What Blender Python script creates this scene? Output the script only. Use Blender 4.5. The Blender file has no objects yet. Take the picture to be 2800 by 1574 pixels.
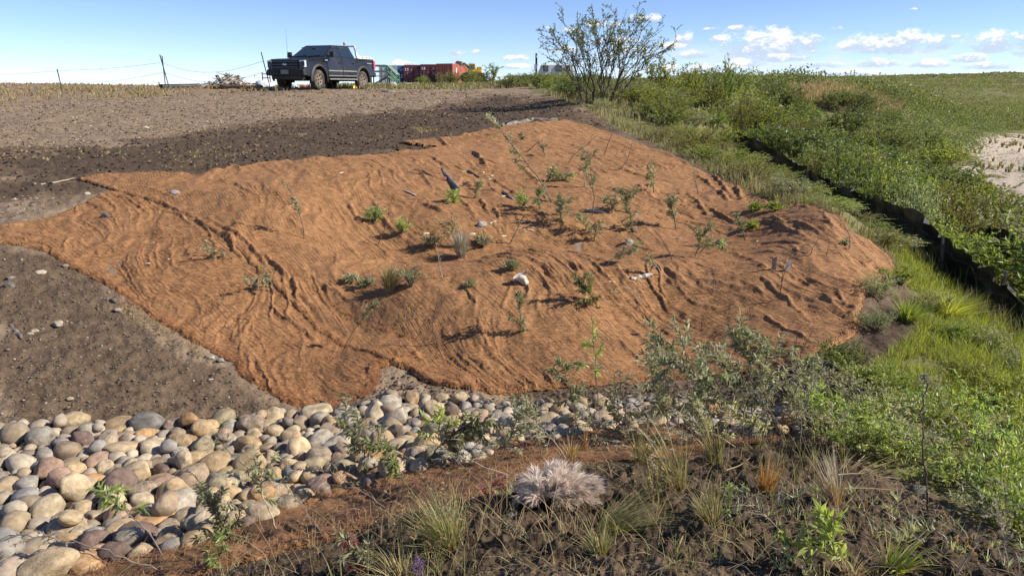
import bpy, bmesh, math, random
import numpy as np
from mathutils import Vector, Matrix

SC = bpy.context.scene
COL = SC.collection
rng = np.random.default_rng(7)
random.seed(7)
R = math.radians
PI = math.pi

# ------------------------------------------------------------------ camera
EYE = 2.6
PITCH = R(15.3)
FPX = 2022.0                       # focal length in pixels of the 2800 px photograph
cam = bpy.data.cameras.new('camera')
cam.sensor_width = 36.0
cam.lens = FPX / 2800 * 36
cam.clip_start = 0.05
cam.clip_end = 30000
camo = bpy.data.objects.new('camera', cam)
COL.objects.link(camo)
camo.location = (0, 0, EYE)
camo.rotation_euler = (PI / 2 - PITCH, 0, 0)
SC.camera = camo

# ------------------------------------------------------------------ sun, exposure
SUN_AZ, SUN_EL = R(97), R(35)      # azimuth clockwise from the viewing direction
sl = bpy.data.lights.new('sun', 'SUN')
sl.energy = 5.0
sl.angle = R(0.5)
sl.color = (1.0, 0.93, 0.82)
so = bpy.data.objects.new('sun', sl)
COL.objects.link(so)
SUND = Vector((math.sin(SUN_AZ) * math.cos(SUN_EL), math.cos(SUN_AZ) * math.cos(SUN_EL), math.sin(SUN_EL)))
so.rotation_euler = SUND.to_track_quat('Z', 'Y').to_euler()
so.location = (30, -5, 30)
SC.view_settings.view_transform = 'Standard'
SC.view_settings.look = 'None'
SC.view_settings.exposure = 0.60
SC.view_settings.gamma = 1.0
SC.view_settings.use_curve_mapping = False
SC.cycles.max_bounces = 6
SC.cycles.transparent_max_bounces = 8

# ------------------------------------------------------------------ view geometry (pixels of the 2800x1574 photo)
CP_, SP_ = math.cos(PITCH), math.sin(PITCH)
def rays(u, v):
    xc = (np.asarray(u, float) - 1400) / FPX
    yc = (787 - np.asarray(v, float)) / FPX
    return xc, CP_ + yc * SP_, -SP_ + yc * CP_
def pt(u, v, Y):
    dx, dy, dz = rays(u, v)
    k = Y / dy
    return Vector((float(dx * k), float(Y), float(EYE + dz * k)))
def project(x, y, z):
    z = np.asarray(z) - EYE
    f = y * CP_ - z * SP_
    up = y * SP_ + z * CP_
    return 1400 + FPX * x / f, 787 - FPX * up / f

# ------------------------------------------------------------------ sky
def nd(nt, typ, **kw):
    n = nt.nodes.new(typ)
    ins = kw.pop('ins', {})
    for k, val in kw.items():
        setattr(n, k, val)
    for k, val in ins.items():
        s = n.inputs[k]
        if isinstance(val, bpy.types.NodeSocket):
            nt.links.new(val, s)
        else:
            s.default_value = val
    return n
def mth(nt, op, a, b=None, c=None, clamp=False):
    n = nt.nodes.new('ShaderNodeMath')
    n.operation = op
    n.use_clamp = clamp
    for i, q in enumerate((a, b, c)):
        if q is None:
            continue
        if isinstance(q, bpy.types.NodeSocket):
            nt.links.new(q, n.inputs[i])
        else:
            n.inputs[i].default_value = q
    return n.outputs[0]
def mixc(nt, fac, a, b, blend='MIX'):
    n = nt.nodes.new('ShaderNodeMix')
    n.data_type = 'RGBA'
    n.blend_type = blend
    for s, q in ((n.inputs[0], fac), (n.inputs[6], a), (n.inputs[7], b)):
        if isinstance(q, bpy.types.NodeSocket):
            nt.links.new(q, s)
        else:
            s.default_value = q if not isinstance(q, tuple) or len(q) == 4 else (*q, 1)
    return n.outputs[2]
def maprange(nt, x, a, b, c=0.0, d=1.0, smooth=True):
    n = nt.nodes.new('ShaderNodeMapRange')
    n.interpolation_type = 'SMOOTHSTEP' if smooth else 'LINEAR'
    nt.links.new(x, n.inputs[0])
    for i, q in enumerate((a, b, c, d)):
        n.inputs[1 + i].default_value = q
    return n.outputs[0]

def make_world():
    w = bpy.data.worlds.new('World')
    SC.world = w
    w.use_nodes = True
    nt = w.node_tree
    nt.nodes.clear()
    sky = nd(nt, 'ShaderNodeTexSky', sky_type='NISHITA', sun_disc=False, sun_elevation=SUN_EL, sun_rotation=SUN_AZ,
             altitude=0.0, air_density=0.55, dust_density=0.0, ozone_density=2.0)
    geo = nd(nt, 'ShaderNodeTexCoord')
    sep = nd(nt, 'ShaderNodeSeparateXYZ', ins={0: geo.outputs['Generated']})
    X, Y, Z = sep.outputs
    az = mth(nt, 'ARCTAN2', X, Y)
    el = mth(nt, 'ARCSINE', Z)
    # cumulus heads: (u, v of the base, half width px, height px)
    blobs = [(2090, 140, 175, 62), (2010, 132, 70, 34), (2190, 128, 75, 46), (2120, 160, 120, 30),
             (2440, 135, 165, 46), (2470, 120, 80, 38), (2350, 132, 70, 26), (2560, 128, 60, 32),
             (2720, 130, 110, 44), (2790, 120, 60, 34), (2850, 138, 120, 50),
             (1875, 115, 38, 26), (1965, 113, 34, 18), (1840, 128, 60, 16), (2035, 80, 55, 14), (1950, 80, 30, 6),
             (1760, 55, 50, 20), (1650, 70, 55, 15), (1690, 120, 70, 20), (1740, 150, 80, 28), (1560, 85, 40, 10), (1500, 78, 12, 5),
             (1248, 148, 32, 16), (1305, 144, 18, 10), (1240, 165, 8, 10), (1410, 162, 45, 12), (1100, 178, 40, 14), (1410, 185, 50, 12),
             (2650, 165, 60, 22), (2540, 180, 70, 18), (2390, 178, 80, 20), (2240, 182, 80, 16), (2040, 175, 60, 22), (1900, 155, 60, 22), (1960, 190, 90, 20),
             (2285, 78, 20, 9), (2495, 26, 16, 5), (2600, 105, 40, 8), (1540, 140, 60, 14), (2700, 185, 90, 18), (1830, 195, 80, 20), (2330, 205, 120, 16)]
    # billows
    wob = nd(nt, 'ShaderNodeCombineXYZ', ins={0: mth(nt, 'MULTIPLY', az, 1.0), 1: mth(nt, 'MULTIPLY', el, 1.7), 2: 0.37})
    nz = nd(nt, 'ShaderNodeTexNoise', ins={'Vector': wob.outputs[0], 'Scale': 42.0, 'Detail': 7.0, 'Roughness': 0.62, 'Lacunarity': 2.1})
    n1 = mth(nt, 'SUBTRACT', nz.outputs['Fac'], 0.5)
    nz2 = nd(nt, 'ShaderNodeTexNoise', ins={'Vector': wob.outputs[0], 'Scale': 120.0, 'Detail': 4.0, 'Roughness': 0.6})
    n2 = mth(nt, 'SUBTRACT', nz2.outputs['Fac'], 0.5)
    best = None
    for (u, v, hw, hh) in blobs:
        dx, dy, dz = rays(u, v)
        a0 = math.atan2(dx, dy)
        e0 = math.atan2(dz, math.hypot(dx, dy))
        k = FPX * (1 + ((u - 1400) / FPX) ** 2)
        a = mth(nt, 'MULTIPLY', mth(nt, 'SUBTRACT', az, a0), k / hw)
        b = mth(nt, 'MULTIPLY', mth(nt, 'SUBTRACT', el, e0), FPX * 1.05 / hh)
        bneg = mth(nt, 'MAXIMUM', mth(nt, 'MULTIPLY', b, -3.0), b)
        f = mth(nt, 'SUBTRACT', 1.0, mth(nt, 'ADD', mth(nt, 'MULTIPLY', a, a), mth(nt, 'MULTIPLY', bneg, bneg)))
        if best is None:
            best, bd = f, b
        else:
            sel = mth(nt, 'GREATER_THAN', f, best)
            bd = mth(nt, 'ADD', bd, mth(nt, 'MULTIPLY', sel, mth(nt, 'SUBTRACT', b, bd)))
            best = mth(nt, 'MAXIMUM', best, f)
    best = mth(nt, 'MAXIMUM', best, -2.0)
    dens = mth(nt, 'ADD', best, mth(nt, 'ADD', mth(nt, 'MULTIPLY', n1, 3.3), mth(nt, 'MULTIPLY', n2, 1.2)))
    alpha = maprange(nt, dens, 0.12, 0.85)
    shade = mth(nt, 'ADD', bd, mth(nt, 'ADD', mth(nt, 'MULTIPLY', n1, 2.4), mth(nt, 'MULTIPLY', n2, 2.2)))
    bright = maprange(nt, shade, 0.0, 0.75)
    # a low haze of far cloud strips, thicker to the right, all round the horizon
    st = nd(nt, 'ShaderNodeCombineXYZ', ins={0: az, 1: mth(nt, 'MULTIPLY', el, 4.0), 2: 2.7})
    ns = nd(nt, 'ShaderNodeTexNoise', ins={'Vector': st.outputs[0], 'Scale': 16.0, 'Detail': 6.0, 'Roughness': 0.6})
    band = mth(nt, 'MULTIPLY', maprange(nt, el, 0.0, 0.012), maprange(nt, el, 0.065, 0.02))
    side = maprange(nt, mth(nt, 'ABSOLUTE', mth(nt, 'SUBTRACT', az, 0.75)), 0.95, 0.35)
    strip = mth(nt, 'MULTIPLY', mth(nt, 'MULTIPLY', band, side), maprange(nt, ns.outputs['Fac'], 0.42, 0.66))
    lp = mixc(nt, bright, (4.6, 5.5, 6.9), (8.2, 8.1, 7.9))
    tint = mixc(nt, 1.0, sky.outputs[0], (1.07, 1.085, 1.25, 1), 'MULTIPLY')
    c1 = mixc(nt, mth(nt, 'MULTIPLY', strip, 0.7), tint, (6.6, 7.0, 7.5))
    c2 = mixc(nt, mth(nt, 'MULTIPLY', alpha, 0.96), c1, lp)
    bg = nd(nt, 'ShaderNodeBackground', ins={0: c2, 1: 0.09})
    out = nd(nt, 'ShaderNodeOutputWorld', ins={0: bg.outputs[0]})
make_world()

# ------------------------------------------------------------------ small tools
def tag(o, label=None, cat=None, group=None, kind=None):
    for k, q in (('label', label), ('category', cat), ('group', group), ('kind', kind)):
        if q:
            o[k] = q
    return o
def empty(name, loc=(0, 0, 0), rz=0.0):
    o = bpy.data.objects.new(name, None)
    o.empty_display_size = 0.1
    COL.objects.link(o)
    o.location = loc
    o.rotation_euler = (0, 0, rz)
    return o
def link(name, me, parent=None, loc=None):
    o = bpy.data.objects.new(name, me)
    COL.objects.link(o)
    if parent is not None:
        o.parent = parent
    if loc is not None:
        o.location = loc
    return o
def copy_tree(o, parent=None):
    c = o.copy()
    COL.objects.link(c)
    if parent is not None:
        c.parent = parent
    for ch in list(o.children):
        copy_tree(ch, c)
    return c

def _hash(ix, iy, seed):
    h = (ix.astype(np.int64) * 374761393 + iy.astype(np.int64) * 668265263 + seed * 1442695041) & 0xffffffff
    h = ((h ^ (h >> 13)) * 1274126177) & 0xffffffff
    return (h ^ (h >> 16)) & 0xffffffff
def pn(x, y, seed=0):
    x = np.asarray(x, float); y = np.asarray(y, float)
    ix = np.floor(x); iy = np.floor(y)
    fx = x - ix; fy = y - iy
    ix = ix.astype(np.int64); iy = iy.astype(np.int64)
    sx = fx * fx * fx * (fx * (fx * 6 - 15) + 10); sy = fy * fy * fy * (fy * (fy * 6 - 15) + 10)
    def g(a, b):
        h = _hash(ix + a, iy + b, seed) * (2 * PI / 4294967296.0)
        return np.cos(h) * (fx - a) + np.sin(h) * (fy - b)
    n0 = g(0, 0) * (1 - sx) + g(1, 0) * sx
    n1 = g(0, 1) * (1 - sx) + g(1, 1) * sx
    return (n0 * (1 - sy) + n1 * sy) * 1.5
def fbm(x, y, oct=4, seed=0, gain=0.5):
    s = 0; a = 1.0
    for i in range(oct):
        s = s + a * pn(x * 2 ** i + 17.3 * i, y * 2 ** i - 9.1 * i, seed + i)
        a *= gain
    return s
def sst(x, a, b):
    t = np.clip((np.asarray(x, float) - a) / (b - a), 0, 1)
    return t * t * (3 - 2 * t)

class MB:
    """collects vertices and faces, links them as ONE mesh object"""
    def __init__(self):
        self.v = []; self.f = {}; self.n = 0; self.t = []
    def add(self, v, f, tint=None):
        v = np.asarray(v, float).reshape(-1, 3)
        f = np.asarray(f, np.int64)
        self.f.setdefault(f.shape[1], []).append(f + self.n)
        self.v.append(v); self.n += len(v)
        self.t.append(np.full(len(v), 0.5) if tint is None else np.broadcast_to(np.asarray(tint, float), (len(v),)))
        return self
    def more(self, f, off):
        f = np.asarray(f, np.int64)
        self.f.setdefault(f.shape[1], []).append(f + off)
    def mesh(self, name, mat, smooth=True):
        me = bpy.data.meshes.new(name)
        v = np.concatenate(self.v) if self.v else np.zeros((0, 3))
        loops = []; starts = []; tot = 0
        for k, fs in self.f.items():
            F = np.concatenate(fs)
            starts.append(tot + np.arange(len(F)) * k)
            loops.append(F.ravel()); tot += F.size
        me.vertices.add(len(v))
        me.vertices.foreach_set('co', v.astype(np.float32).ravel())
        L = np.concatenate(loops); St = np.concatenate(starts)
        me.loops.add(len(L))
        me.loops.foreach_set('vertex_index', L.astype(np.int32))
        me.polygons.add(len(St))
        me.polygons.foreach_set('loop_start', St.astype(np.int32))
        a = me.attributes.new('tint', 'FLOAT', 'POINT')
        a.data.foreach_set('value', np.concatenate(self.t).astype(np.float32))
        me.update(calc_edges=True)
        me.validate()
        me.polygons.foreach_set('use_smooth', np.full(len(me.polygons), bool(smooth)))
        if mat:
            me.materials.append(mat)
        return me
    def build(self, name, mat, parent=None, smooth=True, loc=None):
        return link(name, self.mesh(name, mat, smooth), parent, loc)
    # --- solids
    def box(self, c, s, rz=0.0, taper=1.0, m=None):
        x, y, z = (q / 2 for q in s)
        t = taper
        v = np.array([(-x, -y, -z), (x, -y, -z), (x, y, -z), (-x, y, -z), (-x * t, -y * t, z), (x * t, -y * t, z), (x * t, y * t, z), (-x * t, y * t, z)])
        if rz:
            cs, sn = math.cos(rz), math.sin(rz)
            v = np.stack([v[:, 0] * cs - v[:, 1] * sn, v[:, 0] * sn + v[:, 1] * cs, v[:, 2]], 1)
        if m is not None:
            v = v @ np.array(m.to_3x3()).T
        self.add(v + np.array(c), [(3, 2, 1, 0), (4, 5, 6, 7), (0, 1, 5, 4), (1, 2, 6, 5), (2, 3, 7, 6), (3, 0, 4, 7)])
        return self
    def hexa(self, v8):
        self.add(v8, [(3, 2, 1, 0), (4, 5, 6, 7), (0, 1, 5, 4), (1, 2, 6, 5), (2, 3, 7, 6), (3, 0, 4, 7)])
        return self
    def tube(self, pts, r, sides=6, r1=None, cap=True, tint=0.5, rad=None):
        P = np.asarray([tuple(p) for p in pts], float)
        n = len(P)
        if rad is None:
            rad = np.linspace(r, r if r1 is None else r1, n)
        T = np.gradient(P, axis=0)
        T /= np.linalg.norm(T, axis=1, keepdims=True) + 1e-12
        ref = np.array([0.0, 0, 1]) if abs(T[:, 2]).mean() < 0.8 else np.array([1.0, 0, 0])
        A = np.cross(T, ref); A /= np.linalg.norm(A, axis=1, keepdims=True) + 1e-12
        B = np.cross(T, A)
        ang = np.arange(sides) * 2 * PI / sides
        v = P[:, None, :] + rad[:, None, None] * (A[:, None, :] * np.cos(ang)[None, :, None] + B[:, None, :] * np.sin(ang)[None, :, None])
        i = np.arange(n - 1)[:, None] * sides
        j = np.arange(sides)[None, :]; j2 = (j + 1) % sides
        f = np.stack([i + j, i + j2, i + sides + j2, i + sides + j], -1).reshape(-1, 4)
        off = self.n
        self.add(v.reshape(-1, 3), f, tint)
        if cap and sides >= 3:
            self.more([tuple(range(sides))], off)
            self.more([tuple(range(sides * n - 1, sides * (n - 1) - 1, -1))], off)
        return self
    def lathe(self, prof, c=(0, 0, 0), axis='y', n=28):
        P = np.asarray(prof, float)          # (radius, along)
        ang = np.arange(n) * 2 * PI / n
        rr, aa = P[:, 0][:, None], np.broadcast_to(P[:, 1][:, None], (len(P), n))
        cx, sx = rr * np.cos(ang), rr * np.sin(ang)
        v = {'y': np.stack([cx, aa, sx], -1), 'x': np.stack([aa, cx, sx], -1), 'z': np.stack([cx, sx, aa], -1)}[axis]
        i = np.arange(len(P) - 1)[:, None] * n
        j = np.arange(n)[None, :]; j2 = (j + 1) % n
        f = np.stack([i + j, i + j2, i + n + j2, i + n + j], -1).reshape(-1, 4)
        self.add(v.reshape(-1, 3) + np.array(c), f)
        return self
    def prism(self, poly, y0, y1, hw=None):
        """poly in (x, z), extruded along y; hw(z) optional half width function"""
        p = np.asarray(poly, float); n = len(p)
        if hw is None:
            a = np.stack([p[:, 0], np.full(n, y0), p[:, 1]], 1); b = np.stack([p[:, 0], np.full(n, y1), p[:, 1]], 1)
        else:
            w = np.array([hw(q[0], q[1]) for q in p])
            a = np.stack([p[:, 0], -w, p[:, 1]], 1); b = np.stack([p[:, 0], w, p[:, 1]], 1)
        off = self.n
        i = np.arange(n); j = (i + 1) % n
        self.add(np.concatenate([a, b]), np.stack([i, j, j + n, i + n], 1))
        self.more([tuple(range(n - 1, -1, -1))], off)
        self.more([tuple(range(n, 2 * n))], off)
        return self

def bevel_mod(o, w, seg=2, ang=35):
    m = o.modifiers.new('bevel', 'BEVEL')
    m.width = w; m.segments = seg; m.limit_method = 'ANGLE'; m.angle_limit = R(ang)
    return o

# ------------------------------------------------------------------ materials
def newmat(name):
    m = bpy.data.materials.new(name)
    m.use_nodes = True
    nt = m.node_tree
    nt.nodes.clear()
    out = nd(nt, 'ShaderNodeOutputMaterial')
    b = nd(nt, 'ShaderNodeBsdfPrincipled')
    nt.links.new(b.outputs[0], out.inputs[0])
    return m, nt, b, out
def noise(nt, vec, scale, detail=4.0, rough=0.55, dist=0.0):
    n = nd(nt, 'ShaderNodeTexNoise', ins={'Scale': scale, 'Detail': detail, 'Roughness': rough, 'Distortion': dist})
    if vec is not None:
        nt.links.new(vec, n.inputs['Vector'])
    return n.outputs['Fac']
def setbump(nt, b, h, strength=0.5, dist=0.01):
    n = nd(nt, 'ShaderNodeBump', ins={'Strength': strength, 'Distance': dist, 'Height': h})
    nt.links.new(n.outputs[0], b.inputs['Normal'])
def pos(nt):
    return nd(nt, 'ShaderNodeTexCoord').outputs['Object']
def wpos(nt):
    return nd(nt, 'ShaderNodeNewGeometry').outputs['Position']

def plain(name, col, rough=0.6, metal=0.0, var=0.15, scale=6.0, coat=0.0, dirt=None, dirtfac=0.0, spec=0.5):
    m, nt, b, out = newmat(name)
    f = noise(nt, pos(nt), scale, 5)
    dark = tuple(c * (1 - var) for c in col); lite = tuple(min(1, c * (1 + var)) for c in col)
    c = mixc(nt, maprange(nt, f, 0.3, 0.7), dark, lite)
    if dirt:
        f2 = noise(nt, pos(nt), scale * 0.45, 6, 0.65)
        c = mixc(nt, mth(nt, 'MULTIPLY', maprange(nt, f2, 0.4, 0.75), dirtfac), c, dirt)
    nt.links.new(c, b.inputs['Base Color'])
    b.inputs['Roughness'].default_value = rough
    b.inputs['Metallic'].default_value = metal
    b.inputs['Coat Weight'].default_value = coat
    b.inputs['Specular IOR Level'].default_value = spec
    return m

def leaf_mat(name, a, b_, under, rough=0.42, trans=0.3, spec=0.5, tcol=(1.0, 1.0, 0.25), tgain=(1.5, 1.5, 1.2, 1)):
    """foliage: per-leaf tint between two greens, paler underside, light through the blade"""
    m, nt, b, out = newmat(name)
    at = nd(nt, 'ShaderNodeAttribute', attribute_name='tint')
    oi = nd(nt, 'ShaderNodeObjectInfo')
    c = mixc(nt, at.outputs['Fac'], a, b_)
    hv = nd(nt, 'ShaderNodeHueSaturation', ins={'Color': c})
    nt.links.new(maprange(nt, oi.outputs['Random'], 0, 1, 0.47, 0.515, False), hv.inputs['Hue'])
    nt.links.new(maprange(nt, mth(nt, 'FRACT', mth(nt, 'MULTIPLY', oi.outputs['Random'], 7.31)), 0, 1, 0.78, 1.38, False), hv.inputs['Value'])
    g = nd(nt, 'ShaderNodeNewGeometry')
    c2 = mixc(nt, mth(nt, 'MULTIPLY', g.outputs['Backfacing'], 0.75), hv.outputs[0], under)
    nt.links.new(c2, b.inputs['Base Color'])
    b.inputs['Roughness'].default_value = rough
    b.inputs['Specular IOR Level'].default_value = spec
    if trans:
        t = nd(nt, 'ShaderNodeBsdfTranslucent')
        yl = mixc(nt, 0.5, hv.outputs[0], tcol, 'MULTIPLY')
        gain = mixc(nt, 1.0, yl, tgain, 'MULTIPLY')
        nt.links.new(gain, t.inputs['Color'])
        mx = nd(nt, 'ShaderNodeMixShader', ins={0: trans})
        nt.links.new(b.outputs[0], mx.inputs[1]); nt.links.new(t.outputs[0], mx.inputs[2])
        nt.links.new(mx.outputs[0], out.inputs[0])
    return m

M = {}
M['willow'] = leaf_mat('willow_leaf', (0.135, 0.18, 0.042), (0.31, 0.36, 0.098), (0.30, 0.33, 0.15), 0.42, 0.45, 0.4)
M['willow_dark'] = leaf_mat('willow_leaf_dark', (0.098, 0.127, 0.044), (0.215, 0.247, 0.091), (0.260, 0.299, 0.156), 0.45, 0.4, 0.45)
M['willow_grey'] = leaf_mat('willow_leaf_grey', (0.176, 0.202, 0.101), (0.403, 0.423, 0.247), (0.598, 0.624, 0.468), 0.38, 0.42, 0.5)
M['willow_fresh'] = leaf_mat('willow_leaf_fresh', (0.173, 0.232, 0.060), (0.375, 0.443, 0.135), (0.495, 0.570, 0.315), 0.4, 0.45, 0.45)
M['cutting'] = leaf_mat('cutting_leaf', (0.155, 0.165, 0.085), (0.38, 0.38, 0.23), (0.5, 0.49, 0.35), 0.45, 0.4, 0.3)
M['sage'] = leaf_mat('sage_leaf', (0.215, 0.22, 0.125), (0.49, 0.48, 0.32), (0.56, 0.54, 0.41), 0.5, 0.38, 0.25)
M['tundra'] = leaf_mat('tundra_leaf', (0.13, 0.145, 0.055), (0.26, 0.255, 0.10), (0.24, 0.24, 0.11), 0.5, 0.35, 0.3)
M['olive'] = leaf_mat('willow_leaf_olive', (0.13, 0.13, 0.035), (0.27, 0.25, 0.085), (0.3, 0.28, 0.14), 0.45, 0.4, 0.4)
M['meadow'] = leaf_mat('meadow_grass_blade', (0.180, 0.234, 0.034), (0.432, 0.468, 0.102), (0.360, 0.408, 0.096), 0.5, 0.5, 0.4)
M['straw'] = leaf_mat('dry_grass_blade', (0.27, 0.19, 0.08), (0.54, 0.43, 0.23), (0.5, 0.4, 0.2), 0.6, 0.2, 0.3)
M['sedge'] = leaf_mat('sedge_blade', (0.11, 0.115, 0.032), (0.36, 0.32, 0.14), (0.34, 0.32, 0.15), 0.5, 0.25, 0.4)
M['orange_grass'] = leaf_mat('orange_grass_blade', (0.32, 0.17, 0.05), (0.52, 0.33, 0.12), (0.45, 0.28, 0.1), 0.55, 0.2, 0.3)
M['grey_grass'] = leaf_mat('grey_grass_blade', (0.28, 0.25, 0.19), (0.52, 0.47, 0.36), (0.4, 0.36, 0.28), 0.6, 0.15, 0.3)
M['fluff'] = leaf_mat('seed_awn', (0.86, 0.75, 0.67), (0.97, 0.88, 0.80), (0.95, 0.85, 0.77), 0.5, 0.55, 0.2, (1, 1, 1), (1, 1, 1, 1))
M['redleaf'] = leaf_mat('red_leaf', (0.20, 0.05, 0.05), (0.34, 0.10, 0.09), (0.3, 0.16, 0.14), 0.5, 0.2, 0.3)
M['petal'] = leaf_mat('purple_petal', (0.22, 0.10, 0.30), (0.42, 0.24, 0.52), (0.4, 0.25, 0.5), 0.5, 0.3, 0.3)
M['bark'] = plain('willow_bark', (0.11, 0.075, 0.055), 0.8, var=0.35, scale=30)
M['bark_grey'] = plain('grey_bark', (0.17, 0.135, 0.11), 0.8, var=0.35, scale=30)
M['bark_pale'] = plain('pale_dry_stem', (0.38, 0.31, 0.24), 0.8, var=0.3, scale=25)
M['drift'] = plain('bleached_wood', (0.56, 0.49, 0.40), 0.85, var=0.25, scale=18, dirt=(0.16, 0.12, 0.09), dirtfac=0.5)
M['drift_dark'] = plain('dark_weathered_wood', (0.12, 0.10, 0.085), 0.9, var=0.4, scale=14, dirt=(0.42, 0.36, 0.3), dirtfac=0.6)
M['chip'] = plain('pale_wood_chip', (0.66, 0.54, 0.36), 0.8, var=0.2, scale=20)

def coir_mat(name, ang, soilgain=1.0):
    m, nt, b, out = newmat(name)
    p = wpos(nt)
    rot = nd(nt, 'ShaderNodeMapping')
    nt.links.new(p, rot.inputs['Vector'])
    rot.inputs['Rotation'].default_value = (0, 0, R(ang))
    rv = rot.outputs[0]
    # fibres: several layers of stretched noise at different angles
    def fib(a_, sx, sy, warp):
        mp = nd(nt, 'ShaderNodeMapping')
        nt.links.new(p, mp.inputs['Vector'])
        mp.inputs['Rotation'].default_value = (0, 0, R(a_))
        mp.inputs['Scale'].default_value = (sx, sy, 20)
        return noise(nt, mp.outputs[0], 1.0, 3, 0.6, warp)
    f1 = fib(ang, 8, 85, 0.7); f2 = fib(ang - 32, 11, 100, 0.9); f3 = fib(ang + 38, 11, 90, 0.9)
    fb = mth(nt, 'MULTIPLY', mth(nt, 'ADD', f1, mth(nt, 'ADD', f2, f3)), 0.3333)
    # stitched rows along the roll
    sp = nd(nt, 'ShaderNodeSeparateXYZ', ins={0: rv})
    wv = noise(nt, p, 1.1, 3)
    q = mth(nt, 'ADD', mth(nt, 'MULTIPLY', sp.outputs[1], 25.0), mth(nt, 'MULTIPLY', wv, 4.0))
    tri = mth(nt, 'ABSOLUTE', mth(nt, 'SUBTRACT', mth(nt, 'FRACT', q), 0.5))
    brk = noise(nt, p, 3.5, 4, 0.7)
    row = mth(nt, 'MULTIPLY', maprange(nt, tri, 0.17, 0.03), maprange(nt, brk, 0.40, 0.62))
    big = noise(nt, p, 0.9, 5, 0.6)
    mid = noise(nt, p, 6.0, 5, 0.65)
    c = mixc(nt, maprange(nt, fb, 0.37, 0.63), (0.125, 0.056, 0.022), (0.46, 0.24, 0.104))
    c = mixc(nt, mth(nt, 'MULTIPLY', maprange(nt, big, 0.35, 0.7), 0.4), c, (0.405, 0.213, 0.096))
    # brown weathering blotches
    blot = noise(nt, p, 2.3, 6, 0.7)
    c = mixc(nt, mth(nt, 'MULTIPLY', maprange(nt, blot, 0.52, 0.72), 0.55), c, (0.165, 0.082, 0.036))
    at = nd(nt, 'ShaderNodeAttribute', attribute_name='tint')     # where soil has worked up through the fibre
    soil = mth(nt, 'MULTIPLY', maprange(nt, mth(nt, 'ADD', mth(nt, 'ADD', mth(nt, 'MULTIPLY', mid, .6), mth(nt, 'MULTIPLY', fb, .4)), at.outputs['Fac']), 0.70, 1.12), 0.8)
    c = mixc(nt, soil, c, (0.085, 0.050, 0.029))
    c = mixc(nt, mth(nt, 'MULTIPLY', row, 0.46), c, (0.075, 0.034, 0.015))
    nt.links.new(c, b.inputs['Base Color'])
    b.inputs['Roughness'].default_value = 0.8
    b.inputs['Specular IOR Level'].default_value = 0.25
    h = mth(nt, 'SUBTRACT', mth(nt, 'ADD', mth(nt, 'MULTIPLY', fb, 1.1), mth(nt, 'MULTIPLY', mid, 0.8)), mth(nt, 'MULTIPLY', row, 0.2))
    setbump(nt, b, h, 0.9, 0.024)
    return m
M['coir'] = coir_mat('coir_fibre', 41); M['coir_b'] = coir_mat('coir_fibre_main', 58); M['coir_c'] = coir_mat('coir_fibre_strip', -28)
M['coir_fuzz'] = leaf_mat('coir_loose_fibre', (0.22, 0.098, 0.038), (0.52, 0.27, 0.12), (0.36, 0.175, 0.075), 0.6, 0.15, 0.3)
M['coir_fuzz_old'] = leaf_mat('old_coir_fibre', (0.14, 0.075, 0.033), (0.40, 0.235, 0.115), (0.28, 0.16, 0.075), 0.6, 0.15, 0.3)
M['coir_dark'] = plain('old_coir', (0.17, 0.095, 0.05), 0.85, var=0.4, scale=9)

def ground_mat():
    m, nt, b, out = newmat('bare_ground')
    p = wpos(nt)
    z = nd(nt, 'ShaderNodeVertexColor', layer_name='zone')       # R dark damp soil, G turf, B sand
    s = nd(nt, 'ShaderNodeSeparateColor', ins={0: z.outputs[0]})
    big = noise(nt, p, 0.7, 6, 0.6); mid = noise(nt, p, 5.5, 6, 0.65); fine = noise(nt, p, 42, 4, 0.65)
    mm = mth(nt, 'ADD', mth(nt, 'MULTIPLY', mid, 0.5), mth(nt, 'MULTIPLY', fine, 0.5))
    dry = mixc(nt, maprange(nt, mm, 0.36, 0.64), (0.135, 0.093, 0.062), (0.31, 0.232, 0.162))
    dry = mixc(nt, mth(nt, 'MULTIPLY', maprange(nt, big, 0.45, 0.62), 0.45), dry, (0.32, 0.23, 0.132))
    grey = mixc(nt, maprange(nt, mm, 0.35, 0.65), (0.072, 0.048, 0.029), (0.185, 0.129, 0.083))
    dark = mixc(nt, maprange(nt, mm, 0.36, 0.66), (0.036, 0.024, 0.015), (0.105, 0.072, 0.047))
    r = s.outputs[0]
    jit = mth(nt, 'ADD', r, mth(nt, 'MULTIPLY', mth(nt, 'SUBTRACT', mid, 0.5), 0.5))
    c = mixc(nt, maprange(nt, jit, 0.1, 0.45), dry, grey)
    c = mixc(nt, maprange(nt, jit, 0.55, 0.95), c, dark)
    turf = mixc(nt, mm, (0.09, 0.092, 0.03), (0.205, 0.195, 0.07))
    far = noise(nt, p, 0.06, 8, 0.7)
    turf = mixc(nt, mth(nt, 'MULTIPLY', maprange(nt, far, 0.45, 0.65), 0.5), turf, (0.205, 0.17, 0.08))
    c = mixc(nt, maprange(nt, mth(nt, 'ADD', s.outputs[1], mth(nt, 'MULTIPLY', mth(nt, 'SUBTRACT', mid, 0.5), 0.6)), 0.3, 0.7), c, turf)
    sand = mixc(nt, maprange(nt, mm, 0.35, 0.65), (0.34, 0.28, 0.215), (0.48, 0.40, 0.32))
    c = mixc(nt, maprange(nt, s.outputs[2], 0.35, 0.65), c, sand)
    nt.links.new(c, b.inputs['Base Color'])
    b.inputs['Roughness'].default_value = 0.92
    b.inputs['Specular IOR Level'].default_value = 0.2
    setbump(nt, b, mth(nt, 'ADD', mid, mth(nt, 'MULTIPLY', fine, 0.55)), 0.7, 0.03)
    return m
M['ground'] = ground_mat()

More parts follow.
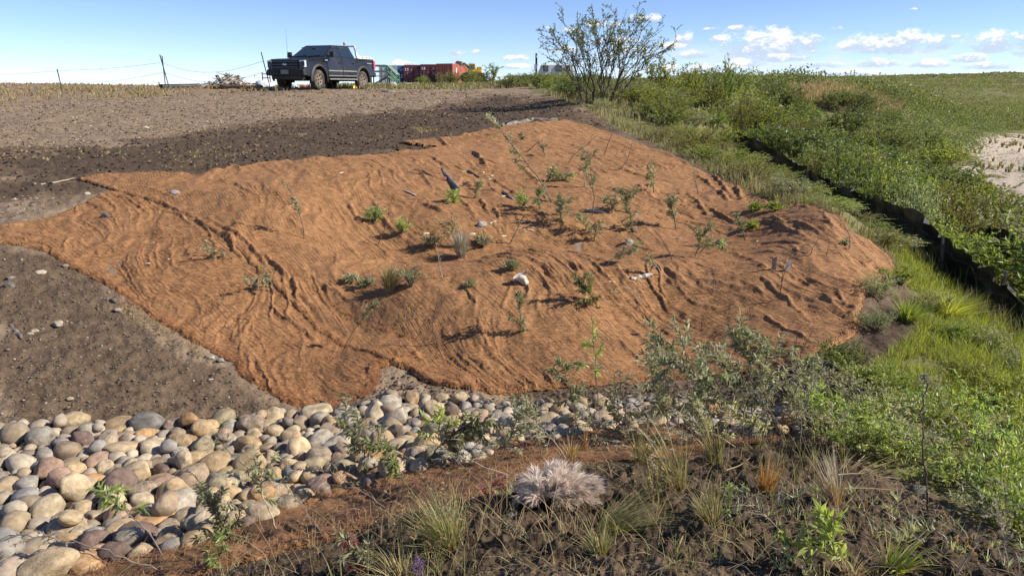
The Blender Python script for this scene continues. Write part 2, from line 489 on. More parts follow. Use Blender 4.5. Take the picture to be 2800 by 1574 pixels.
def stone_mat(name, speck=0.25, vein=False):
    m, nt, b, out = newmat(name)
    oi = nd(nt, 'ShaderNodeObjectInfo')
    tc = nd(nt, 'ShaderNodeTexCoord')
    mp = nd(nt, 'ShaderNodeVectorMath', operation='ADD', ins={0: tc.outputs['Object']})
    cb = nd(nt, 'ShaderNodeCombineXYZ')
    nt.links.new(mth(nt, 'MULTIPLY', oi.outputs['Random'], 40.0), cb.inputs[0])
    nt.links.new(cb.outputs[0], mp.inputs[1])
    v = mp.outputs[0]
    a = noise(nt, v, 1.6, 5, 0.6); f = noise(nt, v, 14, 5, 0.7); d = noise(nt, v, 0.9, 6, 0.65, 0.6)
    base = oi.outputs['Color']
    lo = mixc(nt, 1.0, base, (0.58, 0.53, 0.48, 1), 'MULTIPLY')
    hi = mixc(nt, 1.0, base, (1.1, 1.08, 1.04, 1), 'MULTIPLY')
    c = mixc(nt, maprange(nt, a, 0.3, 0.7), lo, hi)
    c = mixc(nt, mth(nt, 'MULTIPLY', maprange(nt, d, 0.55, 0.72), 0.5), c, (0.42, 0.30, 0.17))
    sp = maprange(nt, f, 0.56, 0.68)
    c = mixc(nt, mth(nt, 'MULTIPLY', sp, speck), c, (0.10, 0.085, 0.075))
    if vein:
        w = nd(nt, 'ShaderNodeTexWave', ins={'Vector': v, 'Scale': 0.7, 'Distortion': 9.0, 'Detail': 4.0})
        c = mixc(nt, mth(nt, 'MULTIPLY', maprange(nt, w.outputs['Fac'], 0.85, 1.0), 0.28), c, (0.62, 0.56, 0.5))
    nt.links.new(c, b.inputs['Base Color'])
    b.inputs['Roughness'].default_value = 0.72
    b.inputs['Specular IOR Level'].default_value = 0.35
    setbump(nt, b, mth(nt, 'ADD', mth(nt, 'MULTIPLY', f, 0.5), a), 0.5, 0.05)
    return m
M['stone_a'] = stone_mat('cobble_smooth', 0.2)
M['stone_b'] = stone_mat('cobble_speckled', 0.65)
M['stone_c'] = stone_mat('cobble_veined', 0.3, True)

# ------------------------------------------------------------------ terrain: control points (u, v, forward distance) read from the photograph
CTRL = [
 # left edge column
 (0,1574,2.95),(0,1500,3.4),(0,1350,4.1),(0,1200,4.85),(0,1130,5.3),(0,1050,5.8),(0,950,6.4),(0,850,7.1),(0,750,7.8),(0,660,8.6),(0,600,9.4),(0,500,11),(0,420,13.5),(0,340,18),(0,280,26),(0,250,40),(0,231,56),(110,231,56),
 (300,1574,2.8),(300,1480,3.35),(400,1300,4.3),(400,1150,5.2),(425,1000,6.1),(425,880,6.9),(425,760,7.8),(425,640,8.8),(425,560,9.8),(425,480,11.1),(425,400,14),(425,340,18),(425,280,26),(425,243,40),(300,240,50),
 (620,1574,2.6),(700,1480,3.0),(850,1400,3.35),(850,1280,4.3),(850,1180,5.0),(850,1125,5.5),(850,1000,6.2),(850,900,6.8),(850,800,7.5),(850,700,8.3),(850,600,9.2),(850,520,10.2),(850,460,11.3),(850,425,12.4),(850,380,15),(850,330,19),(850,280,26),(880,246,34),(880,239,50),
 (1100,1574,2.25),(1130,1450,2.65),(1130,1330,3.35),(1130,1250,4.2),(1130,1150,5.05),(1130,1080,5.6),(1130,980,6.2),(1130,860,6.9),(1130,770,7.6),(1130,690,8.4),(1130,600,9.6),(1130,500,11.0),(1130,420,13),(1130,370,15.5),(1130,320,20),(1130,270,28),(1130,245,40),
 (1400,1574,2.1),(1450,1400,2.7),(1450,1300,3.2),(1450,1215,4.2),(1400,1150,5.1),(1400,1085,5.6),(1400,1000,6.1),(1400,900,6.6),(1400,800,7.2),(1400,710,7.9),(1400,640,9),(1400,560,10.2),(1400,500,11.4),(1400,440,12.9),(1400,380,15.2),(1450,340,17.6),(1400,300,23),(1350,255,34),
 (1700,1574,2.05),(1700,1400,2.6),(1700,1260,3.4),(1700,1190,4.4),(1700,1120,5.2),(1700,1060,5.6),(1700,960,6.2),(1700,850,6.9),(1700,750,7.6),(1700,660,8.7),(1700,580,9.9),(1700,500,11.6),(1700,420,14.2),(1600,345,18.5),(1620,275,23),
 (2000,1574,2.0),(2000,1400,2.6),(2000,1250,3.5),(2000,1160,4.4),(2000,1100,5.1),(1950,1040,5.6),(1900,950,6.2),(1900,850,6.9),(1900,750,7.7),(1900,680,8.6),(1900,600,9.8),(1900,520,11.5),(1850,440,13.8),(1800,370,18),(1900,305,24),
 (2300,1574,2.0),(2300,1350,2.85),(2300,1200,3.7),(2300,1050,4.7),(2300,950,5.6),(2300,850,6.4),(2300,750,7.2),(2280,650,8.3),(2260,580,9.5),(2150,540,11.2),
 (2600,1574,2.0),(2600,1400,2.75),(2600,1200,3.9),(2600,1000,5.4),(2500,870,6.4),(2450,770,7.3),(2800,1574,2.0),(2800,1400,2.8),(2800,1150,4.4),(2800,1000,5.6),
 # silt fence base
 (1920,300,33),(2000,390,22),(2130,468,17.5),(2300,560,13.5),(2520,715,9.6),(2700,850,7.6),(2800,905,6.9),
 # knoll and far bank
 (2240,240,62),(2400,262,60),(2520,300,58),(2620,355,55),(2690,425,48),(2800,450,45),(2800,385,70),(2740,560,30),
 (2700,290,170),(2700,250,260),(2700,225,420),(2700,199,900),(2300,245,150),(2300,232,300),(2300,214,800),(2000,235,150),(2000,216,700),(1700,238,60),(1700,234,200),
 (1150,232,104),(1150,236,200),(900,236,80),(450,236,75),(150,236,90),(1400,231,60),(1400,236,200),
]
CTRL_XYH = [  # (x/y, y, depth below the eye)
 (-1.2,1.6,1.9),(-1.2,2.5,2.3),(-1.2,5,2.5),(-1.2,9,1.85),(-1.2,20,.9),(-1.2,50,.3),(-1.2,120,1.5),
 (1.25,1.6,1.7),(1.2,3,2.0),(1.2,6,2.8),(1.2,10,3.6),(1.2,20,4.9),(1.2,40,5.1),(1.2,100,5.0),(1.2,300,1.5),(1.2,900,-14),
 (.54,12,2.5),(.54,16,3.1),(.54,25,4.2),(.54,36,4.9),(.69,10,2.7),(.69,20,4.2),(.42,25,2.7),(.42,36,3.5),(.35,45,2.0),(.27,40,.9),(.27,60,.7),(.9,30,5),(.9,60,5),
 (.69,110,5.0),(.55,110,4.6),(0,1.4,1.6),(.4,1.3,1.55),(-.5,1.6,1.75),(.8,1.3,1.6),
 (-.5,200,4),(-.3,200,4),(-.12,250,4),(-.5,900,5),(-.12,900,5),(.1,900,4),(-1.2,900,5),
]
def _sw(x, y):
    r = np.hypot(x, y)
    return np.stack([np.arctan2(x, y) * 2.2, np.log(r)], -1)
def _fit():
    xs, ys, hs = [], [], []
    for (u, v, Y) in CTRL:
        p = pt(u, v, Y); xs.append(p.x); ys.append(p.y); hs.append(p.z)
    for (s, Y, h) in CTRL_XYH:
        xs.append(s * Y); ys.append(Y); hs.append(EYE - h)
    A = _sw(np.array(xs), np.array(ys)); h = np.array(hs); n = len(h)
    d2 = ((A[:, None] - A[None]) ** 2).sum(-1)
    K = 0.5 * d2 * np.log(d2 + 1e-12) + np.eye(n) * 0.002
    Pm = np.concatenate([np.ones((n, 1)), A], 1)
    Mx = np.zeros((n + 3, n + 3)); Mx[:n, :n] = K; Mx[:n, n:] = Pm; Mx[n:, :n] = Pm.T
    sol = np.linalg.solve(Mx, np.concatenate([h, np.zeros(3)]))
    return A, sol
_TA, _TS = _fit()
def tps(x, y):
    x = np.asarray(x, float); y = np.asarray(y, float)
    sh = x.shape
    q = _sw(x.ravel(), y.ravel())
    q[:, 0] = np.clip(q[:, 0], -R(51) * 2.2, R(51) * 2.2)
    q[:, 1] = np.clip(q[:, 1], math.log(1.3), math.log(950))
    out = np.empty(len(q)); n = len(_TA)
    for i in range(0, len(q), 40000):
        Q = q[i:i + 40000]
        d2 = (Q[:, 0:1] - _TA[:, 0][None]) ** 2 + (Q[:, 1:2] - _TA[:, 1][None]) ** 2
        out[i:i + 40000] = (0.5 * d2 * np.log(d2 + 1e-12)) @ _TS[:n] + _TS[n] + Q @ _TS[n + 1:]
    return out.reshape(sh)
BUMPS = []          # (polyline xy, radius, height): swales and mounds of the slope
def segdist(x, y, poly):
    """distance to a polyline and the signed side, vectorised"""
    P = np.asarray(poly, float)
    best = np.full(x.shape, 1e18); t_all = np.zeros(x.shape); sgn = np.zeros(x.shape)
    L = np.concatenate([[0], np.cumsum(np.linalg.norm(np.diff(P, axis=0), axis=1))]); tot = L[-1]
    for i in range(len(P) - 1):
        ax, ay = P[i]; bx, by = P[i + 1]
        dx, dy = bx - ax, by - ay; l2 = dx * dx + dy * dy + 1e-12
        t = np.clip(((x - ax) * dx + (y - ay) * dy) / l2, 0, 1)
        ex, ey = x - ax - t * dx, y - ay - t * dy
        d = ex * ex + ey * ey
        b = d < best
        best = np.where(b, d, best)
        t_all = np.where(b, (L[i] + t * math.sqrt(l2)) / tot, t_all)
        sgn = np.where(b, np.sign(dx * ey - dy * ex), sgn)
    return np.sqrt(best), t_all, sgn
def zt(x, y):
    x = np.asarray(x, float); y = np.asarray(y, float)
    z = tps(x, y)
    r = np.hypot(x, y)
    th = np.arctan2(x, y)
    z = z + sst(r, 900, 3500) * (44 * sst(th, 0.02, 0.25) * (0.75 + 0.25 * np.sin(th * 9)) )
    z = np.where(r > 900, z - (r - 900) / 6000.0, z)
    for poly, rad, hgt in BUMPS:
        d, t, s = segdist(x, y, poly)
        z = z + hgt * np.exp(-(d / rad) ** 2)
    return z
def P(u, v, lo=1.2, hi=600.0):
    """where the sight line through (u, v) meets the ground: arrays in, (n, 3) out"""
    u = np.atleast_1d(np.asarray(u, float)); v = np.atleast_1d(np.asarray(v, float))
    dx, dy, dz = rays(u, v)
    Ys = np.exp(np.linspace(math.log(lo), math.log(hi), 200))
    k = Ys[None, :] / dy[:, None]
    X = dx[:, None] * k; Z = EYE + dz[:, None] * k
    g = Z - zt(X, np.broadcast_to(Ys, X.shape))
    neg = g < 0
    i = np.where(neg.any(1), neg.argmax(1), 199)
    i = np.clip(i, 1, 199)
    a = np.take_along_axis(g, i[:, None] - 1, 1)[:, 0]; b = np.take_along_axis(g, i[:, None], 1)[:, 0]
    t = np.clip(a / (a - b + 1e-12), 0, 1)
    Y = Ys[i - 1] * (1 - t) + Ys[i] * t
    x = dx * Y / dy
    return np.stack([x, Y, zt(x, Y)], 1)
def P1(u, v, **k):
    return Vector(P(u, v, **k)[0])
K = 2800 / 2576.0
def PP(pts, k=K):
    a = np.asarray(pts, float) * k
    return P(a[:, 0], a[:, 1])
def inpoly(x, y, poly):
    p = np.asarray(poly, float)[:, :2]
    c = np.zeros(x.shape, bool)
    j = len(p) - 1
    for i in range(len(p)):
        xi, yi = p[i]; xj, yj = p[j]
        if yi != yj:
            c ^= ((yi > y) != (yj > y)) & (x < (xj - xi) * (y - yi) / (yj - yi) + xi)
        j = i
    return c
def sdist(x, y, poly):
    """signed distance to a closed outline, positive inside"""
    p = np.asarray(poly, float)[:, :2]
    d, _, _ = segdist(x, y, np.concatenate([p, p[:1]]))
    return np.where(inpoly(x, y, p), d, -d)
# swales and mounds
_b = []
for pts, rad, h in [
    ([(960,560),(1010,640),(1130,690),(1300,680),(1450,640),(1620,650)], .6, -.2),
    ([(1180,760),(1330,740),(1500,730),(1640,770)], .5, .14),
    ([(950,880),(1100,900),(1180,960)], .4, -.11),
    ([(1250,860),(1420,870),(1560,850)], .4, .06),
    ([(1900,600),(2060,640),(2150,690)], .5, -.07),
    ([(1880,760),(2050,770),(2230,690),(2280,610)], .55, .16),
    ([(1640,820),(1750,870),(1850,960)], .35, -.07),
    ([(2260,740),(2330,830)], .3, .06),
    ([(700,560),(640,640),(560,700)], .5, .06)]:
    _b.append((P([q[0] for q in pts], [q[1] for q in pts])[:, :2], rad, h))
BUMPS.extend(_b)

# outlines read off the photograph (2576 px view), laid on the ground
SEAM = [(300,487),(400,514),(470,545),(540,590),(600,640),(650,690),(720,760),(790,830),(880,880),(960,912),(1030,935)]
MAT_A = PP([(-90,600),(-40,585),(0,571),(60,560),(130,546),(210,512),(255,491),(300,484),(420,470),(560,520),(680,620),(800,740),(950,820),(1115,862),(1060,890),(1000,917),(947,929),(950,960),(935,985),(900,1004),(850,1024),(790,1032),(735,1020),(700,1000),(640,966),(602,945),(590,915),(540,890),(500,870),(440,835),(380,800),(340,770),(290,735),(230,700),(190,680),(150,660),(120,637),(60,622),(0,616),(-90,620)])
MAT_B = PP([(300,487),(250,470),(190,453),(230,447),(270,441),(400,436),(500,441),(560,428),(585,419),(610,424),(640,414),(760,405),(900,395),(1000,386),(1080,379),(1110,372),(1070,369),(1030,366),(1002,360),(1060,353),(1110,351),(1200,335),(1270,322),(1350,309),(1420,303),(1470,315),(1560,345),(1640,375),(1720,410),(1800,450),(1880,490),(1950,520),(2020,522),(2080,545),(2120,560),(2140,590),(2200,620),(2232,650),(2265,690),(2240,705),(2180,725),(2172,765),(2160,800),(2150,850),(2100,875),(2060,890),(2000,915),(1900,935),(1700,955),(1500,972),(1350,985),(1290,992),(1230,990),(1150,976),(1080,970),(1040,945)]
          + SEAM[::-1][:-1])
MAT_C = PP([(120,1475),(250,1440),(380,1402),(500,1382),(600,1325),(700,1290),(760,1272),(800,1255),(850,1218),(950,1214),(1100,1180),(1180,1160),(1250,1140),(1330,1102),(1450,1094),(1600,1074),(1700,1062),(1800,1070),(1930,1085),(1960,1110),(1800,1130),(1650,1155),(1500,1168),(1330,1190),(1250,1235),(1150,1275),(1000,1296),(850,1355),(700,1395),(600,1418),(500,1452),(300,1500)])
ROCKS = PP([(-60,1072),(60,1070),(200,1068),(300,1072),(430,1070),(560,1055),(640,1045),(700,1040),(760,1052),(850,1032),(950,1012),(1040,1003),(1120,1006),(1200,1016),(1300,1020),(1400,1016),(1500,1006),(1560,1012),(1640,1002),(1720,1012),(1800,1030),(2000,1042),(2030,1085),(1900,1105),(1800,1085),(1700,1072),(1600,1080),(1450,1103),(1330,1110),(1250,1148),(1100,1185),(950,1222),(850,1224),(800,1262),(640,1325),(560,1345),(480,1392),(380,1405),(250,1430),(100,1465),(-60,1475)])
DARK = PP([(-60,380),(150,372),(300,365),(430,345),(600,318),(760,300),(900,290),(1040,275),(1150,262),(1250,240),(1350,248),(1420,255),(1480,290),(1540,325),(1300,345),(1000,420),(600,450),(200,480),(-60,500)])
SOILNEAR = PP([(-60,600),(130,640),(600,950),(740,1030),(1040,1000),(1640,1000),(1700,960),(2150,860),(2260,700),(2330,760),(2300,860),(2200,930),(2100,1010),(2050,1100),(2150,1180),(2300,1260),(2500,1330),(2650,1448),(2650,1560),(-60,1560)])
DARK2 = PP([(2160,850),(2180,780),(2250,705),(2310,760),(2300,850),(2230,930),(2120,1010),(2060,1100),(1990,1060),(2060,930)])
NEARBANK = PP([(1960,1112),(2080,1130),(2200,1200),(2330,1290),(2620,1400),(2620,1550),(500,1560),(520,1450),(850,1355),(1000,1296),(1250,1235),(1500,1168)])
SANDZ = np.array([(pt(u, v, Y).x, Y) for u, v, Y in [(2640,440,47),(2700,395,58),(2760,362,80),(2830,350,90),(3300,350,95),(3600,500,50),(3200,600,27),(2830,640,22),(2740,540,30)]])
FENCE = [(1905,288,40),(1945,318,31),(2000,390,22),(2065,430,19.6),(2130,468,17.5),(2215,515,15.4),(2300,560,13.5),(2400,630,11.4),(2490,690,9.9),(2580,755,8.8),(2700,850,7.6),(2800,905,6.9),(2920,985,6.2)]

def zone_of(x, y):
    r = np.hypot(x, y)
    j1 = fbm(x * 1.1, y * 1.1, 4, 3)
    dark = sst(sdist(x, y, DARK) + 0.9 * j1, -1.1, 1.0) * 0.80
    near = sst(sdist(x, y, SOILNEAR) + 0.2 * j1, -0.15, 0.2)
    dark = np.maximum(dark, near * 0.5)
    dark = np.maximum(dark, 0.45 * sst(r, 22, 15) * (x > 0))
    dark = np.maximum(dark, 1.0 * sst(sdist(x, y, NEARBANK) + 0.15 * j1, -0.2, 0.15))
    dark = np.maximum(dark, 0.9 * sst(sdist(x, y, DARK2) + 0.2 * j1, -0.15, 0.15))
    dark = np.maximum(dark, 1.0 * sst(sdist(x, y, ROCKS), -0.1, 0.1))
    # turf: right of a line along the mat's right border
    edge = np.array([(9.0, 0.2), (3.2, 2.9), (2.2, 3.9), (2.45, 5.2), (3.3, 6.6), (4.3, 7.6)] )
    turfpoly = PP([(2620,1400),(2400,1300),(2180,1180),(2120,1050),(2180,950),(2290,840),(2270,700),(2235,640),(2140,575),(2080,530),(1960,505),(1800,438),(1640,360),(1540,318),(1500,290),(1440,262),(1370,240),(1330,228)])[:, :2]
    tp = np.concatenate([turfpoly, [(2.0, 120), (0, 900), (4000, 4000), (4000, 0.3)]])
    g = sst(sdist(x, y, tp) + 0.2 * j1, -0.2, 0.35)
    g = np.maximum(g, sst(r, 70, 110) * (x > -5))
    g = np.maximum(g, 0.42 * sst(r, 24, 40) * (0.5 + 0.5 * j1) * (x < -2))
    s = sst(sdist(x, y, SANDZ) + 2.5 * fbm(x * .25, y * .25, 3, 9), -0.8, 0.8)
    return np.clip(dark, 0, 1), np.clip(g, 0, 1) * (1 - s), s
def soil_relief(x, y, r):
    a = 0.018 * fbm(x * 2.2, y * 2.2, 3, 21) + 0.017 * fbm(x * 8, y * 8, 4, 31, .6) + 0.012 * np.abs(fbm(x * 22, y * 22, 2, 41))
    return a
def build_ground():
    th = np.concatenate([R(-180) + np.arange(0, 16) * R(8), np.linspace(R(-52), R(-37.5), 26)[:-1], np.linspace(R(-37.5), R(37.5), 620), np.linspace(R(37.5), R(52), 26)[1:], R(60) + np.arange(0, 16) * R(8)])
    th = th[th <= R(180) + 1e-6]
    rr = np.concatenate([np.exp(np.linspace(math.log(0.25), math.log(1.7), 14))[:-1], np.exp(np.linspace(math.log(1.7), math.log(32), 560))[:-1], np.exp(np.linspace(math.log(32), math.log(1000), 160))[:-1], np.exp(np.linspace(math.log(1000), math.log(14000), 30))])
    T, RR = np.meshgrid(th, rr)                  # rows r, columns theta
    X = RR * np.sin(T); Y = RR * np.cos(T)
    Tc = np.clip(T, R(-51), R(51))
    Z = zt(RR * np.sin(Tc), RR * np.cos(Tc))
    d, g, s = zone_of(X, Y)
    inmat = np.maximum(np.maximum(sdist(X, Y, MAT_A), sdist(X, Y, MAT_B)), sdist(X, Y, MAT_C))
    rel = soil_relief(X, Y, RR)
    lump = 0.042 * np.maximum(0, fbm(X * 11, Y * 11, 4, 77)) * sst(sdist(X, Y, NEARBANK), 0, .2)       # clods of the dark bank
    Z = Z + (rel + lump) * sst(-inmat, -0.1, 0.12) - 0.012 * sst(inmat, -0.02, 0.1)
    Z = Z + sst(RR, 20, 40) * 0.05 * fbm(X * .8, Y * .8, 3, 61)
    nr, nt_ = X.shape
    V = np.stack([X, Y, Z], -1).reshape(-1, 3)
    i = np.arange(nr - 1)[:, None] * nt_; j = np.arange(nt_)[None, :]; j2 = (j + 1) % nt_
    Fq = np.stack([i + j, i + nt_ + j, i + nt_ + j2, i + j2], -1).reshape(-1, 4)[:, ::-1]
    zone = np.stack([d, g, s, np.ones_like(d)], -1).reshape(-1, 4)
    rf = RR[:-1, :].repeat(1, 0).ravel(); sf = s[:-1, :].ravel()
    sel = {'tundra_hills': rf > 130, 'beach': (sf > 0.5) & (rf <= 130)}
    sel['ground'] = ~(sel['tundra_hills'] | sel['beach'])
    for name, mask in sel.items():
        F = Fq[mask]
        used, inv = np.unique(F, return_inverse=True)
        mb = MB(); mb.add(V[used], inv.reshape(-1, 4))
        me = mb.mesh(name, M['ground'])
        ca = me.color_attributes.new('zone', 'FLOAT_COLOR', 'POINT')
        ca.data.foreach_set('color', zone[used].astype(np.float32).ravel())
        o = link(name, me)
        tag(o, {'ground': 'bare brown earth slope and plateau around the brown mats', 'beach': 'pale sandy river beach beyond the green willows', 'tundra_hills': 'green tundra plain and low hills at the horizon'}[name], kind='structure')
build_ground()

# ------------------------------------------------------------------ coir blankets
FOLDS = [  # (pixels of the photo, height m, half width m)
 ([(328,540),(362,558),(396,579)],.075,.05),([(432,573),(480,583),(513,612)],.055,.05),([(467,570),(519,599)],.045,.045),
 ([(536,605),(561,628),(581,664),(587,684)],.06,.05),([(600,638),(626,657),(636,690),(659,709)],.09,.055),([(560,600),(623,634),(665,664),(695,696),(730,735)],.05,.045),
 ([(552,496),(617,500),(639,503),(665,521),(691,534)],.06,.06),([(714,706),(745,730),(779,765)],.05,.045),([(188,655),(170,680)],.05,.06),([(205,662),(260,690)],.03,.05),
 ([(738,845),(780,879),(825,905),(863,942)],.075,.055),([(728,716),(773,757)],.04,.05),([(804,778),(811,836)],.035,.05),([(845,760),(900,800)],.03,.05),
 ([(953,568),(969,600),(985,618)],.10,.08),([(1164,570),(1206,586)],.08,.07),([(1148,482),(1171,512)],.04,.05),([(1180,437),(1213,457)],.05,.06),
 ([(1294,424),(1323,450)],.05,.06),([(1197,385),(1216,400)],.07,.07),([(794,609),(827,638)],.045,.045),([(1346,499),(1401,531)],.05,.06),
 ([(1313,554),(1330,582)],.05,.05),([(1349,577),(1362,603)],.045,.05),([(862,508),(908,531),(960,548)],.035,.07),([(1300,428),(1321,455)],.05,.06),
 ([(1690,466),(1759,493)],.05,.07),([(1797,421),(1887,448),(1940,480)],.06,.08),([(1911,490),(1935,511)],.07,.06),([(1949,486),(1977,521)],.07,.06),
 ([(1973,493),(2011,521),(2022,549)],.06,.06),([(1970,535),(1984,552)],.06,.05),([(1949,583),(1994,604)],.065,.05),([(1863,618),(1908,638)],.05,.05),
 ([(1887,545),(1922,583)],.05,.05),([(2090,600),(2111,607),(2139,621)],.07,.055),([(2050,608),(2090,612),(2125,624),(2183,648)],.05,.05),([(2173,614),(2210,626),(2239,645)],.05,.05),
 ([(2249,600),(2266,624)],.045,.06),([(2163,680),(2180,698),(2208,706)],.05,.05),([(2266,693),(2308,711)],.05,.05),([(2315,711),(2356,731)],.055,.05),
 ([(2360,731),(2395,732),(2425,740),(2467,760)],.07,.055),([(2284,804),(2296,830),(2304,848)],.055,.05),([(2339,814),(2352,826),(2375,820)],.05,.05),
 ([(2083,776),(2114,804),(2152,827)],.06,.05),([(1900,776),(1940,781),(1976,787)],.045,.07),([(2031,783),(2087,814)],.035,.06),
 ([(2177,762),(2218,797),(2270,845),(2315,876)],.05,.055),([(2087,873),(2166,914),(2218,952)],.06,.06),([(2149,828),(2194,873)],.035,.05),([(2339,638),(2404,669)],.05,.06),
 ([(1560,720),(1590,790),(1600,840)],.05,.07),([(1380,850),(1440,900)],.03,.06),([(1300,880),(1340,960)],.035,.07),([(1640,960),(1720,975)],.05,.06),([(1700,950),(1735,985)],.06,.07),
 ([(1160,955),(1108,986),(1035,1010),(1023,1045)],.055,.045),([(1110,1025),(1160,1060)],.05,.05),([(2000,700),(2080,735),(2100,770)],.03,.07),([(1560,400),(1640,440)],.04,.08),
 ([(1480,370),(1560,380)],.04,.08),([(1640,380),(1720,410)],.04,.08),([(1750,520),(1800,560)],.04,.06),([(1420,460),(1460,500)],.05,.06),([(1250,540),(1290,590)],.045,.06),
 ([(1060,470),(1100,500)],.035,.06),([(990,440),(1060,455)],.03,.07),([(400,520),(470,545)],.045,.05),([(640,640),(700,700),(745,770)],.04,.06),([(900,620),(960,690)],.03,.08),([(1020,560),(1060,620)],.04,.07)]
def _longer(p, f=0.55):
    a = p[0] + (p[0] - p[1]) * f; b = p[-1] + (p[-1] - p[-2]) * f
    return np.concatenate([[a], p[1:-1], [b]]) if len(p) > 2 else np.stack([a, b])
FOLDS_G = []
for pts, h, w in FOLDS:
    g_ = P([q[0] + 5 for q in pts], [q[1] for q in pts])[:, :2]
    k_ = min(1.0, max(.5, float(g_[:, 1].mean()) / 10.0)) if g_[:, 0].mean() > -1.5 else .8
    FOLDS_G.append((_longer(g_), h * .6 * k_, w * .52 * k_))
SOILY = [(930,880,.55,.42),(1050,860,.5,.45),(900,1000,.6,.42),(1010,960,.4,.42),(1130,640,.5,.30),(1300,700,.5,.28),(1450,690,.6,.25),(1560,740,.4,.3),(1240,930,.4,.38),(1600,760,.4,.28),
         (1640,690,.6,.28),(1800,760,.5,.22),(1980,780,.5,.28),(1830,900,.45,.25),(2250,720,.3,.25),(1500,560,.9,.2),(1250,560,.7,.15),(900,650,.3,.3),(500,930,.5,.15),(1700,950,.3,.35),(1400,960,.3,.2),(700,1050,.4,.15)]
SOILY_G = [(P([u], [v])[0, :2], r, a) for u, v, r, a in SOILY]

def mat_height(x, y, lift, outline, folds=True):
    e = sdist(x, y, outline)
    z = zt(x, y)
    a = R(60)
    ca, sa = math.cos(a), math.sin(a)
    al = x * ca - y * sa; ac = x * sa + y * ca
    wx = 0.35 * pn(x * 0.9, y * 0.9, 5)
    und = 0.026 * fbm(al * 0.8 + wx, ac * 2.3 + wx * 3, 3, 11) + 0.008 * fbm(x * 6, y * 6, 3, 12) + 0.011 * np.maximum(0, fbm(al * 2.0, ac * 9.0, 2, 14) - 0.15) 
    wr = fbm(al * 0.7 + wx, ac * 4.2 + wx * 5, 2, 15)
    und = und + 0.022 * np.maximum(0, 1 - np.abs(wr) * 5.0) * sst(fbm(x * .6, y * .6, 2, 16), -0.05, 0.55)
    wr2 = fbm(al * 0.55 + wx * 1.5, ac * 7.0 + wx * 6, 2, 25)
    und = und + 0.014 * np.maximum(0, 1 - np.abs(wr2) * 4.0) * sst(fbm(x * .8, y * .8, 2, 26), -0.3, 0.4)
    if folds:
        for poly, h, w in FOLDS_G:
            lo = poly.min(0) - 0.5; hi = poly.max(0) + 0.5
            m = (x > lo[0]) & (x < hi[0]) & (y > lo[1]) & (y < hi[1])
            if not m.any():
                continue
            d, t, s = segdist(x[m], y[m], poly)
            d = d + 0.014 * pn(x[m] * 9, y[m] * 9, 8)
            und[m] += h * np.exp(-(d / w) ** 2) * sst(t, -0.02, 0.35) * sst(t, 1.02, 0.65)
    lip = 0.02 * np.exp(-((e - 0.05) / 0.035) ** 2) * (0.5 + 0.8 * pn(x * 3, y * 3, 18))
    body = sst(e, 0.0, 0.028)
    return e, z + (lift + 0.012 + und + lip) * body + 0.004 * (1 - body) - 0.0

